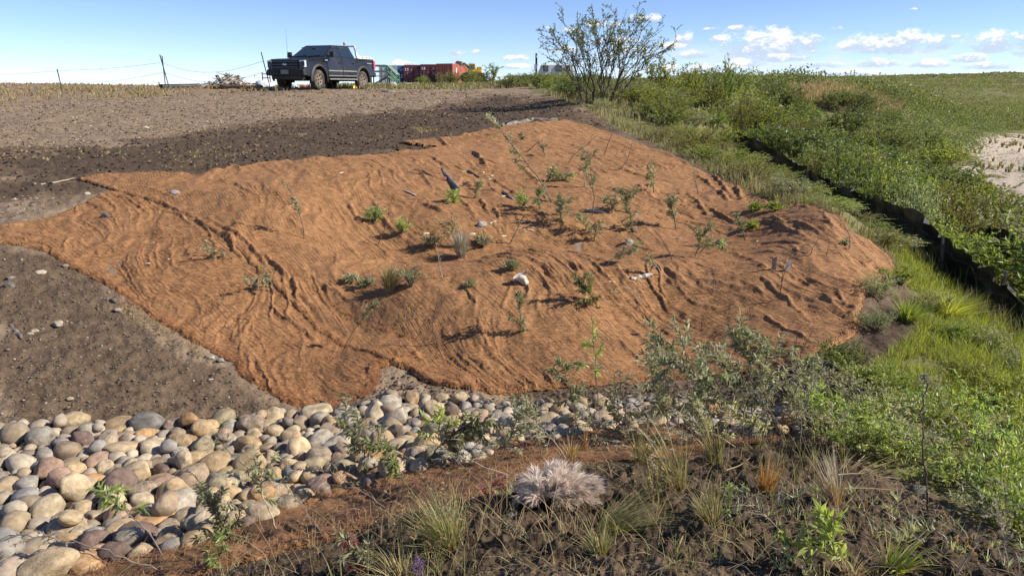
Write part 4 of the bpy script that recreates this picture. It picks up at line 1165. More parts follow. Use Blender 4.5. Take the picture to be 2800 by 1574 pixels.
# ------------------------------------------------------------------ vegetation
def nrm(a):
    return a / (np.linalg.norm(a, axis=-1, keepdims=True) + 1e-12)
def leaves(mb, p, d, L, W, q, fine=False, tint=None, up=0.6):
    """lance shaped blades folded along the midrib: positions, directions, lengths, widths"""
    n = len(p)
    d = nrm(np.asarray(d, float))
    h = nrm(np.stack([q.normal(0, .5, n), q.normal(0, .5, n), np.full(n, up) + q.normal(0, .25, n)], 1))
    s = nrm(np.cross(d, h)); nn = np.cross(s, d)
    L = np.broadcast_to(L, (n,))[:, None]; W = np.broadcast_to(W, (n,))[:, None]
    t = q.random(n) if tint is None else tint
    fold = W * q.uniform(.1, .5, (n, 1))
    if not fine:
        v = np.stack([p, p + d * L * .45 + s * W * .5 + nn * fold, p + d * L - nn * L * .12, p + d * L * .45 - s * W * .5 + nn * fold], 1)
        b = np.arange(n)[:, None] * 4
        mb.add(v.reshape(-1, 3), b + np.array([[0, 1, 2]]), np.repeat(t, 4))
        mb.more(b + np.array([[0, 2, 3]]), mb.n - 4 * n)
    else:
        cv = L * q.uniform(.02, .22, (n, 1))
        m = p + d * L * .5 + nn * cv * .3
        tip = p + d * L - nn * cv
        v = np.stack([p, m, tip, p + d * L * .27 + s * W * .42 + nn * fold, p + d * L * .62 + s * W * .42 + nn * (fold - cv * .25),
                      p + d * L * .27 - s * W * .42 + nn * fold, p + d * L * .62 - s * W * .42 + nn * (fold - cv * .25)], 1)
        b = np.arange(n)[:, None] * 7
        off = mb.n
        mb.add(v.reshape(-1, 3), b + np.array([[0, 3, 1]]), np.repeat(t, 7))
        for tri in ([3, 4, 1], [4, 2, 1], [0, 1, 5], [5, 1, 6], [6, 1, 2]):
            mb.more(b + np.array([tri]), off)
def along(pts, t):
    pts = np.asarray(pts, float)
    L = np.concatenate([[0], np.cumsum(np.linalg.norm(np.diff(pts, axis=0), axis=1))]); L = L / L[-1]
    P_ = np.stack([np.interp(t, L, pts[:, k]) for k in range(3)], -1)
    e = 0.02
    D_ = np.stack([np.interp(np.clip(t + e, 0, 1), L, pts[:, k]) - np.interp(np.clip(t - e, 0, 1), L, pts[:, k]) for k in range(3)], -1)
    return P_, nrm(D_)
def clad(lb, pts, q, n, t0, L, W, fine=False, spread=.9, droop=0.0):
    """n leaves along a twig, from fraction t0 to its tip"""
    t = np.sort(q.uniform(t0, 1.0, n))
    p, d = along(pts, t)
    r = q.normal(0, 1, (n, 3)); r = nrm(r - d * (r * d).sum(1, keepdims=True))
    dd = d * q.uniform(.35, 1.1, (n, 1)) + r * spread * q.uniform(.5, 1.2, (n, 1)) + np.array([0, 0, .15 - droop])
    leaves(lb, p, dd, L * q.uniform(.65, 1.25, n), W * q.uniform(.75, 1.2, n), q, fine)
def curve(a, b, q, bow, n=7, wob=.02):
    a = np.asarray(a, float); b = np.asarray(b, float)
    t = np.linspace(0, 1, n)[:, None]
    p = a + (b - a) * t + np.asarray(bow) * (4 * t * (1 - t))
    p[1:-1] += q.normal(0, wob * np.linalg.norm(b - a), (n - 2, 3))
    return p

def bush_proto(seed, H, S, nstem, nsub, nleaf, L, W, lm, fine=False, bark='bark', upright=.6):
    q = np.random.default_rng(seed)
    st, lb = MB(), MB()
    for i in range(nstem):
        a = q.uniform(0, 2 * PI); rb = S * .28 * math.sqrt(q.random())
        base = np.array([rb * math.cos(a), rb * math.sin(a), -.05])
        out = S * (q.random() ** .7) ; h = H * q.uniform(.62, 1.06) * (1 - .45 * (out / S) ** 2)
        a2 = a + q.normal(0, .5)
        tip = base + np.array([out * math.cos(a2), out * math.sin(a2), h])
        c = curve(base, tip, q, (-out * .16 * math.cos(a2), -out * .16 * math.sin(a2), h * .10 * upright), 6, .018)
        st.tube(c, .008 * H, 3, r1=.002, cap=False)
        clad(lb, c, q, nleaf, .22, L, W, fine)
        for k in range(nsub):
            t = q.uniform(.3, .9)
            p, d = along(c, np.array([t]))
            dr = nrm(d[0] * .8 + q.normal(0, .55, 3) + np.array([0, 0, .3]))
            c2 = curve(p[0], p[0] + dr * H * q.uniform(.16, .34), q, (0, 0, .02), 4)
            st.tube(c2, .004 * H, 3, r1=.0015, cap=False)
            clad(lb, c2, q, int(nleaf * .75), .1, L, W, fine)
    return st.mesh('stem', M[bark], False), lb.mesh('foliage', M[lm], False)
PROTO = {
 'green': [bush_proto(s, 1.0, .66, 40, 4, 20, .07, .023, 'willow') for s in (1, 2, 3)],
 'grey': [bush_proto(s, 1.0, .64, 38, 4, 18, .066, .022, 'willow_grey') for s in (4, 5)],
 'dark': [bush_proto(s, 1.0, .78, 40, 4, 16, .085, .03, 'willow_dark') for s in (6, 7)],
 'fresh': [bush_proto(s, 1.0, .62, 18, 2, 13, .12, .034, 'willow_fresh', True) for s in (8, 9)],
 'sage': [bush_proto(s, 1.0, .6, 17, 2, 12, .105, .03, 'sage', True, 'bark_grey') for s in (10, 11)],
 'olive': [bush_proto(s, 1.0, .64, 34, 5, 15, .06, .018, 'olive') for s in (14, 15)],
 'sprig': [bush_proto(s, 1.0, .34, 12, 4, 16, .07, .026, 'willow', False, 'bark', .2) for s in (12, 13)],
}
NB = [0]
def bush(kind, x, y, h, w, label, group='willow bushes of the riverside thicket', z=None, name='willow_bush', rz=None, cat='bush'):
    st, lf = PROTO[kind][NB[0] % len(PROTO[kind])]
    NB[0] += 1
    zz = float(zt(np.array([x]), np.array([y]))[0]) if z is None else z
    o = empty(name, (x, y, zz), random.uniform(0, 6.28) if rz is None else rz)
    o.scale = (w, w, h)
    link('stem', st, o); link('foliage', lf, o)
    return tag(o, label, cat, group)

# the silt fence line splits the thicket
FXY = np.array([(pt(u, v, Y).x, pt(u, v, Y).y) for u, v, Y in FENCE])
FTOP = [(1905,250),(1945,262),(2000,352),(2010,352),(2080,385),(2130,415),(2270,498),(2400,545),(2490,575),(2520,600),(2640,705),(2710,760),(2800,835),(2900,900)]
F3XY = np.array([(pt(u, v, Y).x, pt(u, v, Y).y) for u, v, Y in [(2605,625,15.5),(2660,665,13.6),(2735,725,11.9),(2800,775,10.6),(2890,850,9.2)]])
def fbase(u):
    return np.interp(u, [q[0] for q in FENCE], [q[1] for q in FENCE])
def ftop(u):
    return np.interp(u, [q[0] for q in FTOP], [q[1] for q in FTOP])
SKY = [(1300,226),(1420,218),(1500,212),(1700,210),(1850,212),(1950,216),(2050,226),(2150,240),(2250,268),(2330,300),(2420,350),(2500,395),(2600,450),(2700,505),(2800,550),(2900,600)]
def skyl(u):
    return np.interp(u, [q[0] for q in SKY], [q[1] for q in SKY])
MATS_XY = (MAT_A, MAT_B)
def thicket():
    q = np.random.default_rng(31)
    edge = PP([(2270,690),(2238,640),(2145,575),(2085,530),(1955,506),(1800,440),(1640,362),(1545,318),(1490,285),(1440,255),(1380,232),(1330,222)])[:, :2]
    pts = []
    n = 14000
    r = np.exp(q.uniform(math.log(6.0), math.log(60), n)); t = q.uniform(R(-1), R(42), n)
    X = r * np.sin(t); Y = r * np.cos(t)
    poly = np.concatenate([edge, [(-1.0, 42), (2, 70), (60, 70), (40, 30), (11, 8), (5.2, 6.2)]])
    e = sdist(X, Y, poly); fd, ft, fs = segdist(X, Y, FXY); sd = sdist(X, Y, SANDZ)
    Z = zt(X, Y)
    placed = []
    todo = []
    cnt = 0
    for i in range(n):
        if cnt >= 238:
            break
        x, y, z = X[i], Y[i], Z[i]
        left = fs[i] < 0 if False else None
        if e[i] < .22 or fd[i] < .42 or sd[i] > -1.2:
            continue
        beyond = side_of(x, y)
        rr = r[i]
        h = q.uniform(.4, .75) if not beyond else q.uniform(.65, 1.5)
        if rr > 26:
            h = q.uniform(1.0, 1.9) if beyond else q.uniform(.5, .9)
        # meadow gaps close to the lower right corner and the strip beside the mat's top corner
        if not beyond and rr < 8.6:
            continue
        if not beyond and e[i] < 1.6 and rr > 14 and q.random() < .6:
            h *= .5
        u0, v0 = project(x, y, z); u1, v1 = project(x, y, z + h)
        lim = skyl(u0) + q.uniform(-6, 16) if rr < 34 else skyl(u0) - 60
        if not beyond and rr < 24 and u0 > 1990:
            lim = max(lim, ftop(u0) + .8 * (fbase(u0) - ftop(u0)))
        if beyond and 2585 < u0 < 2870:
            b3 = np.interp(u0, [2605, 2660, 2735, 2800, 2890], [625, 665, 725, 775, 850]); t3 = np.interp(u0, [2605, 2660, 2735, 2800, 2890], [562, 608, 622, 668, 740])
            if y < np.interp(u0, [2605, 2660, 2735, 2800, 2890], [15.5, 13.6, 11.9, 10.6, 9.2]) + .4:
                lim = max(lim, t3 + .75 * (b3 - t3))
        if beyond and segdist(np.array([x]), np.array([y]), F3XY)[0][0] < .7:
            continue
        if 1880 < u0 < 1975 and not beyond:
            lim = max(lim, 300)
        if v1 < lim:
            h *= max(.22, (v0 - lim) / max(1, v0 - v1))
            if (v0 - lim) < 6:
                continue
        w = h * q.uniform(1.1, 1.6) if h > .5 else h * 1.9
        w = min(max(w, .6), 2.1 if rr < 30 else 3.0)
        w = min(w, fd[i] / .58)
        if w < .5:
            continue
        sp = (.34 if rr < 13 else .39 if rr < 30 else .42) * w
        if any((px - x) ** 2 + (py - y) ** 2 < (sp + .34 * pw) ** 2 for px, py, pw in placed):
            continue
        placed.append((x, y, w)); cnt += 1
        if rr > 34:
            kind = 'dark' if q.random() < .7 else 'green'
        elif beyond:
            kind = ('green', 'green', 'green', 'olive', 'olive', 'dark', 'grey')[int(q.integers(7))]
        else:
            kind = ('green', 'green', 'grey', 'olive')[int(q.integers(4))]
        todo.append((kind, x, y, h, w, z, beyond, rr, u0, v1))
    seen = {}
    hs = np.array([t_[3] for t_ in todo])
    for kind, x, y, h, w, z, beyond, rr, u0, v1 in todo:
        size = ('knee high', 'low', 'mid height', 'tall', 'very tall')[int(np.searchsorted([.35, .6, .95, 1.4], h))]
        shape = 'broad' if w > 1.5 * h else 'rounded' if w > 1.15 * h else 'upright'
        hue = {'green': 'yellow green', 'grey': 'greyish', 'dark': 'dark green', 'olive': 'brownish olive'}[kind]
        if rr > 34:
            place = 'by the sandy beach' if u0 > 2560 else 'on the slope above the beach' if u0 > 2400 else 'below the grassy knoll' if u0 > 2200 else 'in front of the signpost knoll' if u0 > 2020 else 'along the skyline'
        elif beyond:
            place = 'behind the nearest stretch of silt fence' if rr < 10.5 else 'behind the second fence stretch' if rr < 13 else 'behind the middle of the silt fence' if rr < 16 else 'behind the upper middle of the silt fence' if rr < 20 else 'behind the far end of the silt fence' if rr < 25 else 'past the far end of the silt fence'
            place += ', fence side' if segdist(np.array([x]), np.array([y]), FXY)[0][0] < 1.6 else ', river side'
        else:
            place = 'between blanket hem and silt fence, near end' if rr < 11 else 'between blanket hem and silt fence' if rr < 15 else 'right of the upper blanket corner' if rr < 21 else 'at the foot of the tall bare willow'
        lab = f'{size} {shape} {hue} willow {place}'
        seen.setdefault(lab, []).append((kind, x, y, h, w, z, u0, v1))
    for lab, L_ in seen.items():
        L_.sort(key=lambda t_: t_[6])
        for i, (kind, x, y, h, w, z, u0, v1) in enumerate(L_):
            l2 = lab
            if len(L_) == 2:
                l2 = lab + (', left one' if i == 0 else ', right one')
            elif len(L_) == 3:
                l2 = lab + (', left of three', ', middle of three', ', right of three')[i]
            bush(kind, x, y, h, w, ' '.join(l2.split()[:16]), z=z)
def side_of(x, y):
    """True beyond the silt fence (its river side)"""
    yy = np.interp(x, FXY[::-1, 0] if FXY[0, 0] > FXY[-1, 0] else FXY[:, 0], FXY[::-1, 1] if FXY[0, 0] > FXY[-1, 0] else FXY[:, 1])
    d, t, s = segdist(np.array([x]), np.array([y]), FXY)
    return bool(s[0] > 0)
_s0 = segdist(np.array([FXY[6, 0] + 3.0]), np.array([FXY[6, 1] + 3.0]), FXY)[2][0]
if _s0 < 0:
    def side_of(x, y):
        return bool(segdist(np.array([x]), np.array([y]), FXY)[2][0] < 0)
thicket()

def front_willows():
    g = 'leafy willows of the near right corner'
    for (u, v, hpx, w, kind, lab) in [
        (2255,1215,125,1.1,'sage','pale leaved willow at the left front of the right hand leafy mass'),
        (2345,1150,135,1.1,'sage','pale leaved willow at the back left of the right hand leafy mass'),
        (2360,1245,120,1.0,'fresh','glossy willow in front of the pale leaved ones, right of the dry clump'),
        (2440,1180,140,1.1,'sage','pale willow standing behind the tall dry stalk'),
        (2470,1275,130,1.0,'fresh','glossy green willow left of the tall dry stalk'),
        (2570,1215,150,1.1,'fresh','bright willow just right of the tall dry stalk'),
        (2590,1325,140,1.0,'fresh','glossy willow at the foot of the tall dry stalk'),
        (2660,1165,140,1.1,'fresh','bright willow behind the tall stalk towards the meadow'),
        (2690,1280,170,1.05,'fresh','broad glossy willow in the middle of the right border mass'),
        (2700,1400,170,1.0,'fresh','dark glossy willow low at the right border'),
        (2780,1220,170,1.05,'fresh','glossy willow at the right border below the meadow'),
        (2790,1350,190,1.0,'fresh','largest glossy willow cut by the right border'),
        (2800,1460,170,.9,'fresh','glossy willow lowest at the right border'),
        (2185,1120,110,1.2,'sage','pale leaved willow furthest left, at the cobble end'),
        (2230,1150,120,1.1,'fresh','bright willow at the left end of the leafy mass'),
        (2215,1060,90,1.2,'sage','pale low willow between the cobble end and the blanket hem'),
        (2380,1190,120,1.2,'fresh','bright willow between the pale ones left of the tall stalk'),
        (2300,1180,120,1.1,'fresh','bright willow right of the pale front one'),
        (2430,1240,120,1.1,'sage','pale willow in the gap left of the tall stalk foot'),
        (2500,1150,120,1.2,'fresh','bright willow directly behind the tall stalk'),
        (2520,1255,120,1.2,'sage','pale willow right of the tall stalk foot'),
        (2630,1235,140,1.1,'sage','pale willow in the middle of the right hand mass'),
        (2640,1345,130,1.1,'fresh','bright willow low in the middle of the right hand mass'),
        (2740,1300,150,1.1,'sage','pale willow among the glossy ones at the right border'),
        (2740,1440,140,1.1,'sage','pale willow low at the right border'),
        (2350,1060,85,1.2,'fresh','bright low willow before the meadow edge'),
        (2300,1085,90,1.2,'sage','small pale willow beside the bare right hem of the blanket'),
        (2290,1005,80,1.0,'green','upright green willow shoot at the lower right hem of the blanket'),
        (2420,1080,95,1.2,'green','low green willow at the edge of the bright meadow'),
        (2530,1100,95,1.2,'sage','low pale willow behind the fluffy stalk head'),
        (2740,1110,110,1.2,'green','green willow at the right border among bright meadow grass'),
        (2640,1055,80,1.1,'green','small green willow in the bright meadow grass'),
        (2400,812,75,1.0,'grey','greyish willow sprouting at the right tip of the blanket'),
        (2395,900,60,1.0,'grey','small greyish willow in dark soil right of the blanket'),
        (2455,775,62,1.1,'green','willow against the black silt fence right of the blanket'),
        (2545,850,60,1.1,'grey','low greyish willow in the grass before the silt fence'),
        (2700,960,80,1.0,'grey','greyish willow in the meadow near the right border'),
        (2610,930,60,1.0,'green','small willow in the meadow below the silt fence'),
        (2780,1020,80,1.0,'sage','pale willow in the meadow at the right border')]:
        p = P1(u, v)
        h = hpx / FPX * p.y * 1.08
        ww = min(max(h * w, .3), .8)
        bush(kind, p.x, p.y, h, ww, lab, g, z=p.z)
front_willows()
def sprigs():
    g = 'young willows standing on the skyline'
    for (u, v, hpx, Y, kind, w, lab) in [
        (1290,236,64,62,'sprig',2.4,'leafy young willow in front of the yellow loader'),
        (1345,234,62,60,'sprig',2.6,'round young willow standing alone right of the yellow loader'),
        (1318,234,30,60,'green',1.5,'low bush filling the gap right of the yellow loader'),
        (1240,234,40,62,'green',1.3,'bush before the sunlit end of the orange container'),
        (1156,234,30,64,'green',.9,'small bush before the dark red containers'),
        (1202,234,36,64,'sprig',1.5,'slim bush before the brown red container'),
        (1405,234,28,52,'sprig',1.4,'sparse twiggy bush left of the barrier pole'),
        (1790,268,120,26,'sprig',1.7,'loose young willow right of the tall bare stemmed willow'),
        (1840,268,110,27,'sprig',1.6,'taller loose young willow further right of the tall willow'),
        (1905,268,95,28,'sprig',1.3,'upright young willow with many shoots on the skyline'),
        (1945,268,90,28,'sprig',1.2,'young willow with twin tops on the skyline'),
        (1985,268,120,29,'sprig',1.1,'tallest young shoot on the skyline right of the tall willow'),
        (1880,268,70,28,'green',1.0,'low bush on the skyline below the young shoots'),
        (2048,262,75,36,'sprig',.8,'single thin willow shoot on the skyline'),
        (2140,262,85,42,'sprig',1.7,'round topped small tree on the skyline left of the signpost'),
        (2150,262,42,42,'dark',1.6,'dark bush under the round topped small tree'),
        (1565,262,60,24,'dark',1.0,'shady bush at the left foot of the tall willow')]:
        p = pt(u, v, Y)
        z = float(zt(np.array([p.x]), np.array([Y]))[0])
        h = max(.5, (v - hpx) and (pt(u, v - hpx, Y).z - z))
        bush(kind, p.x, Y, h, w, lab, g, z=z, name='young_willow' if kind == 'sprig' else 'willow_bush')
sprigs()

def tall_willow():
    q = np.random.default_rng(77)
    Yb = 22.5
    b = pt(1640, 262, Yb); bz = float(zt(np.array([b.x]), np.array([Yb]))[0])
    root = empty('tall_willow', (b.x, Yb, bz))
    tag(root, 'tall wind bent willow with bare branching stems and sparse leaves against the sky', 'tree')
    s = Yb / FPX
    base = np.array([0, 0, -.1])
    tips = [(1472,132),(1500,72),(1530,38),(1560,66),(1585,62),(1620,22),(1655,30),(1690,20),(1712,12),(1748,2),(1785,28),(1818,55),(1810,70),(1838,110),(1860,100),(1520,120),(1545,150),(1580,110),(1625,80),(1660,70),(1700,90),(1740,70),(1770,110),(1790,140),(1510,160),(1600,140),(1680,130),(1730,150),(1640,110),(1555,95),(1495,98),(1605,45),(1670,95),(1760,45),(1525,185),(1750,185)]
    st, lb = MB(), MB()
    main = []
    for k, (u, v) in enumerate(tips):
        dy = q.uniform(-1.0, 1.0)
        g = 1 + dy / Yb
        tp = pt(u, 16 + v * .95, Yb + dy)
        tip = np.array([tp.x - b.x, dy, tp.z - bz])
        if len(main) < 15 or q.random() < .25:
            bs = base + np.array([np.clip(tip[0] * .22, -.45, .5) + q.normal(0, .07), q.normal(0, .14), 0]); r0 = q.uniform(.014, .028)
        else:
            c = main[int(np.argmin([np.linalg.norm(m_[3] + .5 * (m_[-1] - m_[3]) - tip * .8) + q.random() * .4 for m_ in main]))]
            bs = along(c, np.array([q.uniform(.25, .5)]))[0][0]; r0 = .012
        c = curve(bs, tip, q, (-(tip[0] - bs[0]) * .13, 0, .16), 10, .022)
        main.append(c)
        st.tube(c, r0, 6, r1=.004, cap=False)
        n2 = int(6 + 6 * q.random())
        clad(lb, c, q, 16, .6, .062, .024, False, .9)
        for j in range(n2):
            t = q.uniform(.25, .95)
            p, d = along(c, np.array([t]))
            dr = nrm(d[0] + q.normal(0, .5, 3) + np.array([.1, 0, .25]))
            ln = q.uniform(.3, .75) * (1.15 - t * .5)
            c2 = curve(p[0], p[0] + dr * ln, q, (0, 0, .04), 5, .03)
            st.tube(c2, .007, 4, r1=.0025, cap=False)
            clad(lb, c2, q, int(4 + 9 * t), .4, .064, .025, False, .9)
            for _ in range(3):
                p3, d3 = along(c2, np.array([q.uniform(.4, .95)]))
                c3 = curve(p3[0], p3[0] + nrm(d3[0] + q.normal(0, .55, 3)) * ln * .5, q, (0, 0, .01), 4, .03)
                st.tube(c3, .005, 3, r1=.0025, cap=False)
                clad(lb, c3, q, int(2 + 6 * t), .3, .062, .024, False, .9)
    st.build('trunk', M['bark'], root)
    lb.build('foliage', M['willow_dark'], root, smooth=False)
tall_willow()

# ------------------------------------------------------------------ cuttings, twigs and tufts on the bank
def sapling(name, label, stem, cat='plant', t0=.45, leaf=14, nleaf=40, nside=5, side=.35, mat='cutting', bark='bark', thick=3.0, dY=0.0, droop=.35, group=None, fine=None, Y=None):
    """a shoot drawn from base to tip in photo pixels, standing at its base's distance; dY leans it"""
    q = np.random.default_rng(abs(hash((stem[0][0] * 7919 + stem[-1][1] * 31))) % 100000)
    b = on(*stem[0])
    Yb = b.y
    nleaf = int(nleaf * 1.0)
    n = len(stem)
    pts = [np.array(b) - np.array((0, 0, .03))]
    for i in range(1, n):
        pts.append(np.array(pt(stem[i][0], stem[i][1], Yb + dY * i / (n - 1))))
    pts = np.array(pts)
    # smooth the drawn polyline
    t = np.linspace(0, 1, max(8, 3 * n)); c = along(pts, t)[0]
    for _ in range(2):
        c[1:-1] = (c[:-2] + 2 * c[1:-1] + c[2:]) / 4
    tot = np.linalg.norm(np.diff(c, axis=0), axis=1).sum()
    c[1:-1] += q.normal(0, .005 * tot, (len(c) - 2, 3)) * (1, 2, .6)
    s = Yb / FPX
    L = leaf * s; fine = (leaf * .366 > 7) if fine is None else fine
    root = empty(name, tuple(b))
    tag(root, label, cat, group)
    bb = np.array(b)
    st, lb = MB(), MB()
    st.tube(c - bb, thick * s * .5, 5, r1=thick * s * .22)
    if nleaf:
        clad(lb, c - bb, q, nleaf, t0, L, L * .24, fine, .9, droop)
    for k in range(nside):
        p, d = along(c - bb, np.array([q.uniform(max(.15, t0 * .8), .93)]))
        ln = side * tot * q.uniform(.4, 1.1)
        c2 = curve(p[0], p[0] + nrm(d[0] * .8 + q.normal(0, .6, 3) * (1, .7, .8) + np.array([0, 0, -.2 * droop])) * ln, q, (0, 0, ln * (.1 - .2 * droop)), 5, .03)
        st.tube(c2, thick * s * .28, 4, r1=thick * s * .14, cap=False)
        if nleaf:
            clad(lb, c2, q, max(4, int(nleaf * .4)), .25, L, L * .24, fine, .9, droop)
    st.build('stem', M[bark], root)
    if lb.n:
        lb.build('leaves', M[mat], root, smooth=False)
    return root
def clump(name, label, u, v, wpx, hpx, n=26, leaf=15, mat='cutting', group=None, per=9, cat='plant'):
    q = np.random.default_rng(int(u * 13 + v))
    b = on(u, v); s = b.y / FPX
    root = empty(name, tuple(b)); tag(root, label, cat, group)
    st, lb = MB(), MB()
    for i in range(n):
        a = q.uniform(0, 2 * PI); e = q.random() ** .6
        tip = np.array([math.cos(a) * wpx * s * .5 * e, math.sin(a) * wpx * s * .5 * e, hpx * s * q.uniform(.45, 1.05) * (1.05 - .5 * e)])
        c = curve((0, 0, -.02), tip, q, (0, 0, .15 * hpx * s), 5, .03)
        st.tube(c, 1.3 * s, 3, r1=.6 * s, cap=False)
        clad(lb, c, q, per, .3, leaf * s, leaf * s * .27, leaf * .366 > 7, .9, .1)
    st.build('stem', M['bark_grey'], root); lb.build('leaves', M[mat], root, smooth=False)
    return root
def blades(mb, base, q, n, h, spread, lean=(0, 0), w=.003, bend=.35, seg=4, hv=.35):
    """arching grass blades from one foot"""
    a = q.uniform(0, 2 * PI, n)
    b = base + np.stack([np.cos(a), np.sin(a), np.zeros(n)], 1) * (spread * .22 * np.sqrt(q.random(n)))[:, None]
    hh = h * q.uniform(1 - hv * 1.6, 1.05, n)
    out = np.stack([np.cos(a), np.sin(a), np.zeros(n)], 1) * (spread * q.random(n))[:, None] + np.array([lean[0], lean[1], 0]) * q.uniform(.6, 1.3, (n, 1))
    sd = nrm(np.stack([q.normal(0, 1, n), q.normal(0, .5, n), np.zeros(n)], 1))
    bd = bend * q.uniform(.1, 1.4, n)
    rows = []
    for k in range(seg + 1):
        t = k / seg
        p = b + out * (t ** 1.5) + np.array([0, 0, 1]) * (hh * (t - bd * .42 * t ** 3))[:, None]
        ww = w * (1 - t ** 1.6) * q.uniform(.8, 1.2, n) if k < seg else np.zeros(n)
        rows.append((p - sd * ww[:, None], p + sd * ww[:, None]))
    v = np.stack([x for r_ in rows for x in r_], 1)
    m = v.shape[1]
    o = np.arange(n)[:, None] * m
    t_ = np.repeat(q.random(n), m)
    off = mb.n
    mb.add(v.reshape(-1, 3), o + np.array([[0, 1, 3, 2]]), t_)
    for k in range(1, seg):
        mb.more(o + np.array([[2 * k, 2 * k + 1, 2 * k + 3, 2 * k + 2]]), off)
    return rows[-1][0]
def tuft(name, label, u, v, hpx, wpx, n, mat, lean=(0, 0), wblade=2.2, bend=.5, heads=0, group=None, mix=None, cat='grass tuft', hmat='straw'):
    q = np.random.default_rng(int(u * 17 + v * 3))
    b = on(u, v, -.01); s = b.y / FPX
    root = empty(name, tuple(b)); tag(root, label, cat, group)
    mb = MB()
    tips = blades(mb, np.zeros(3), q, n, hpx * s, wpx * s * .5, (lean[0] * s, lean[1] * s), wblade * s * .5, bend)
    mb.build('blades', M[mat], root, smooth=False)
    if mix:
        m2 = MB(); blades(m2, np.zeros(3), q, int(n * mix[1]), hpx * s * .8, wpx * s * .55, (lean[0] * s, lean[1] * s), wblade * s * .5, bend)
        m2.build('dry_blades', M[mix[0]], root, smooth=False)
    if heads:
        hb = MB()
        for k in q.choice(len(tips), min(heads, len(tips)), replace=False):
            p = tips[k]
            d = nrm(np.array([lean[0] * .02, 0, .6]) + q.normal(0, .35, 3))
            nn = 12
            t = q.uniform(-.5, .5, nn)[:, None]
            leaves(hb, p + d * t * 22 * s, d + q.normal(0, .35, (nn, 3)), 9 * s, 2.6 * s, q)
        hb.build('seed_heads', M[hmat], root, smooth=False)['kind'] = 'stuff'
    return root
G1 = 'willow cuttings planted through the blankets'
def bank_plants():
    S_ = sapling
    S_('willow_cutting', 'slender cutting alone on the left middle, leaves clustered at its bent tip', [(835,653),(826,610),(814,566),(798,530),(790,510),(771,493)], t0=.38, leaf=13, nleaf=44, nside=4, side=.12, group=G1, thick=2.6)
    S_('willow_cutting', 'long leaning cutting reaching from mid slope to the upper hem, leafy top', [(1512,559),(1480,500),(1448,452),(1414,414),(1383,379),(1355,340),(1338,312)], t0=.42, leaf=13, nleaf=80, nside=9, side=.14, group=G1, thick=4.2, bark='bark_grey', dY=1.2)
    S_('willow_cutting', 'leafy cutting arching left with its shadow beside it, leftmost on the blanket', [(640,712),(612,676),(580,690),(560,715),(545,745)], t0=.35, leaf=14, nleaf=60, nside=9, side=.4, group=G1, droop=.9)
    S_('willow_cutting', 'arched cutting with drooping leaves above a dark shadow, second from left', [(752,800),(742,770),(715,752),(690,775),(690,815),(715,840)], t0=.2, leaf=15, nleaf=80, nside=11, side=.32, group=G1, droop=.9, bark='bark_grey')
    S_('willow_cutting', 'thin leaning pair of stems with leaves only at the top, lower left middle', [(933,964),(952,925),(985,880),(1015,840),(1035,828)], t0=.72, leaf=14, nleaf=46, nside=5, side=.14, group=G1, thick=2.6)
    S_('bare_twig', 'dark bare bent twig standing alone above the blanket overlap', [(1190,945),(1185,910),(1184,870),(1194,838),(1198,815),(1203,788)], nleaf=0, nside=0, thick=3.6, cat='twig')
    S_('bare_twig', 'dark bare twig leaning right between two leafy clumps', [(1031,679),(1045,645),(1056,615),(1065,557)], nleaf=0, nside=1, side=.2, thick=2.6, cat='twig')
    S_('bare_twig', 'pair of pale bare stems in front of the dry tuft', [(1211,765),(1204,735),(1198,700),(1192,668)], nleaf=0, nside=3, side=.45, thick=2.8, cat='twig', bark='bark_pale')
    S_('willow_cutting', 'cutting in front of the dried driftwood knot, bushy and upright', [(1423,916),(1425,880),(1422,840),(1418,798)], t0=.1, leaf=14, nleaf=70, nside=9, side=.35, group=G1, droop=.3)
    S_('willow_cutting', 'bushy dark leaved cutting with a shadow at its left, right of the driftwood knot', [(1640,850),(1625,820),(1605,790),(1590,765)], t0=.02, leaf=14, nleaf=90, nside=13, side=.5, group=G1, mat='willow_dark', droop=.3)
    S_('willow_cutting', 'tall thin cutting rising from the cobbles with pale leaf bunches', [(1634,1113),(1632,1060),(1627,1000),(1626,950),(1622,905),(1618,868)], t0=.35, leaf=22, nleaf=44, nside=5, side=.17, group=G1, mat='willow_fresh', thick=3.4)
    S_('bare_twig', 'arched dry twig bending to the right below the bleached stick', [(1755,835),(1745,805),(1720,785),(1685,782),(1668,800)], nleaf=8, t0=.75, leaf=12, nside=2, side=.2, thick=2.2, cat='twig', bark='bark_pale', group=None)
    S_('willow_cutting', 'cutting with pale leaves in front of the upright one on the mid right', [(1728,630),(1726,600),(1722,573)], t0=.1, leaf=13, nleaf=45, nside=7, side=.5, group=G1)
    S_('willow_cutting', 'bushy cutting standing alone in the upper right of the blanket', [(1849,633),(1845,600),(1838,570),(1826,536)], t0=.08, leaf=13, nleaf=70, nside=10, side=.4, group=G1)
    S_('willow_cutting', 'spreading leafy cutting with dark stems, right of centre', [(1900,706),(1908,672),(1922,640),(1938,610),(1945,590)], t0=.25, leaf=14, nleaf=60, nside=10, side=.4, group=G1)
    S_('willow_cutting', 'leafy side shoot bending right beside the spreading cutting', [(1905,700),(1930,672),(1960,660),(1985,680)], t0=.35, leaf=15, nleaf=50, nside=7, side=.3, group=G1, droop=.6)
    S_('willow_cutting', 'small cutting left of the bare pale twigs at the right', [(2037,664),(2034,640),(2022,612),(2010,585)], t0=.3, leaf=13, nleaf=45, nside=6, side=.35, group=G1)
    S_('willow_cutting', 'cutting bent over to the right below the three dark ones', [(1659,735),(1662,712),(1690,702),(1720,690),(1740,672)], t0=.35, leaf=14, nleaf=50, nside=6, side=.3, group=G1, bark='bark_pale', droop=.5)
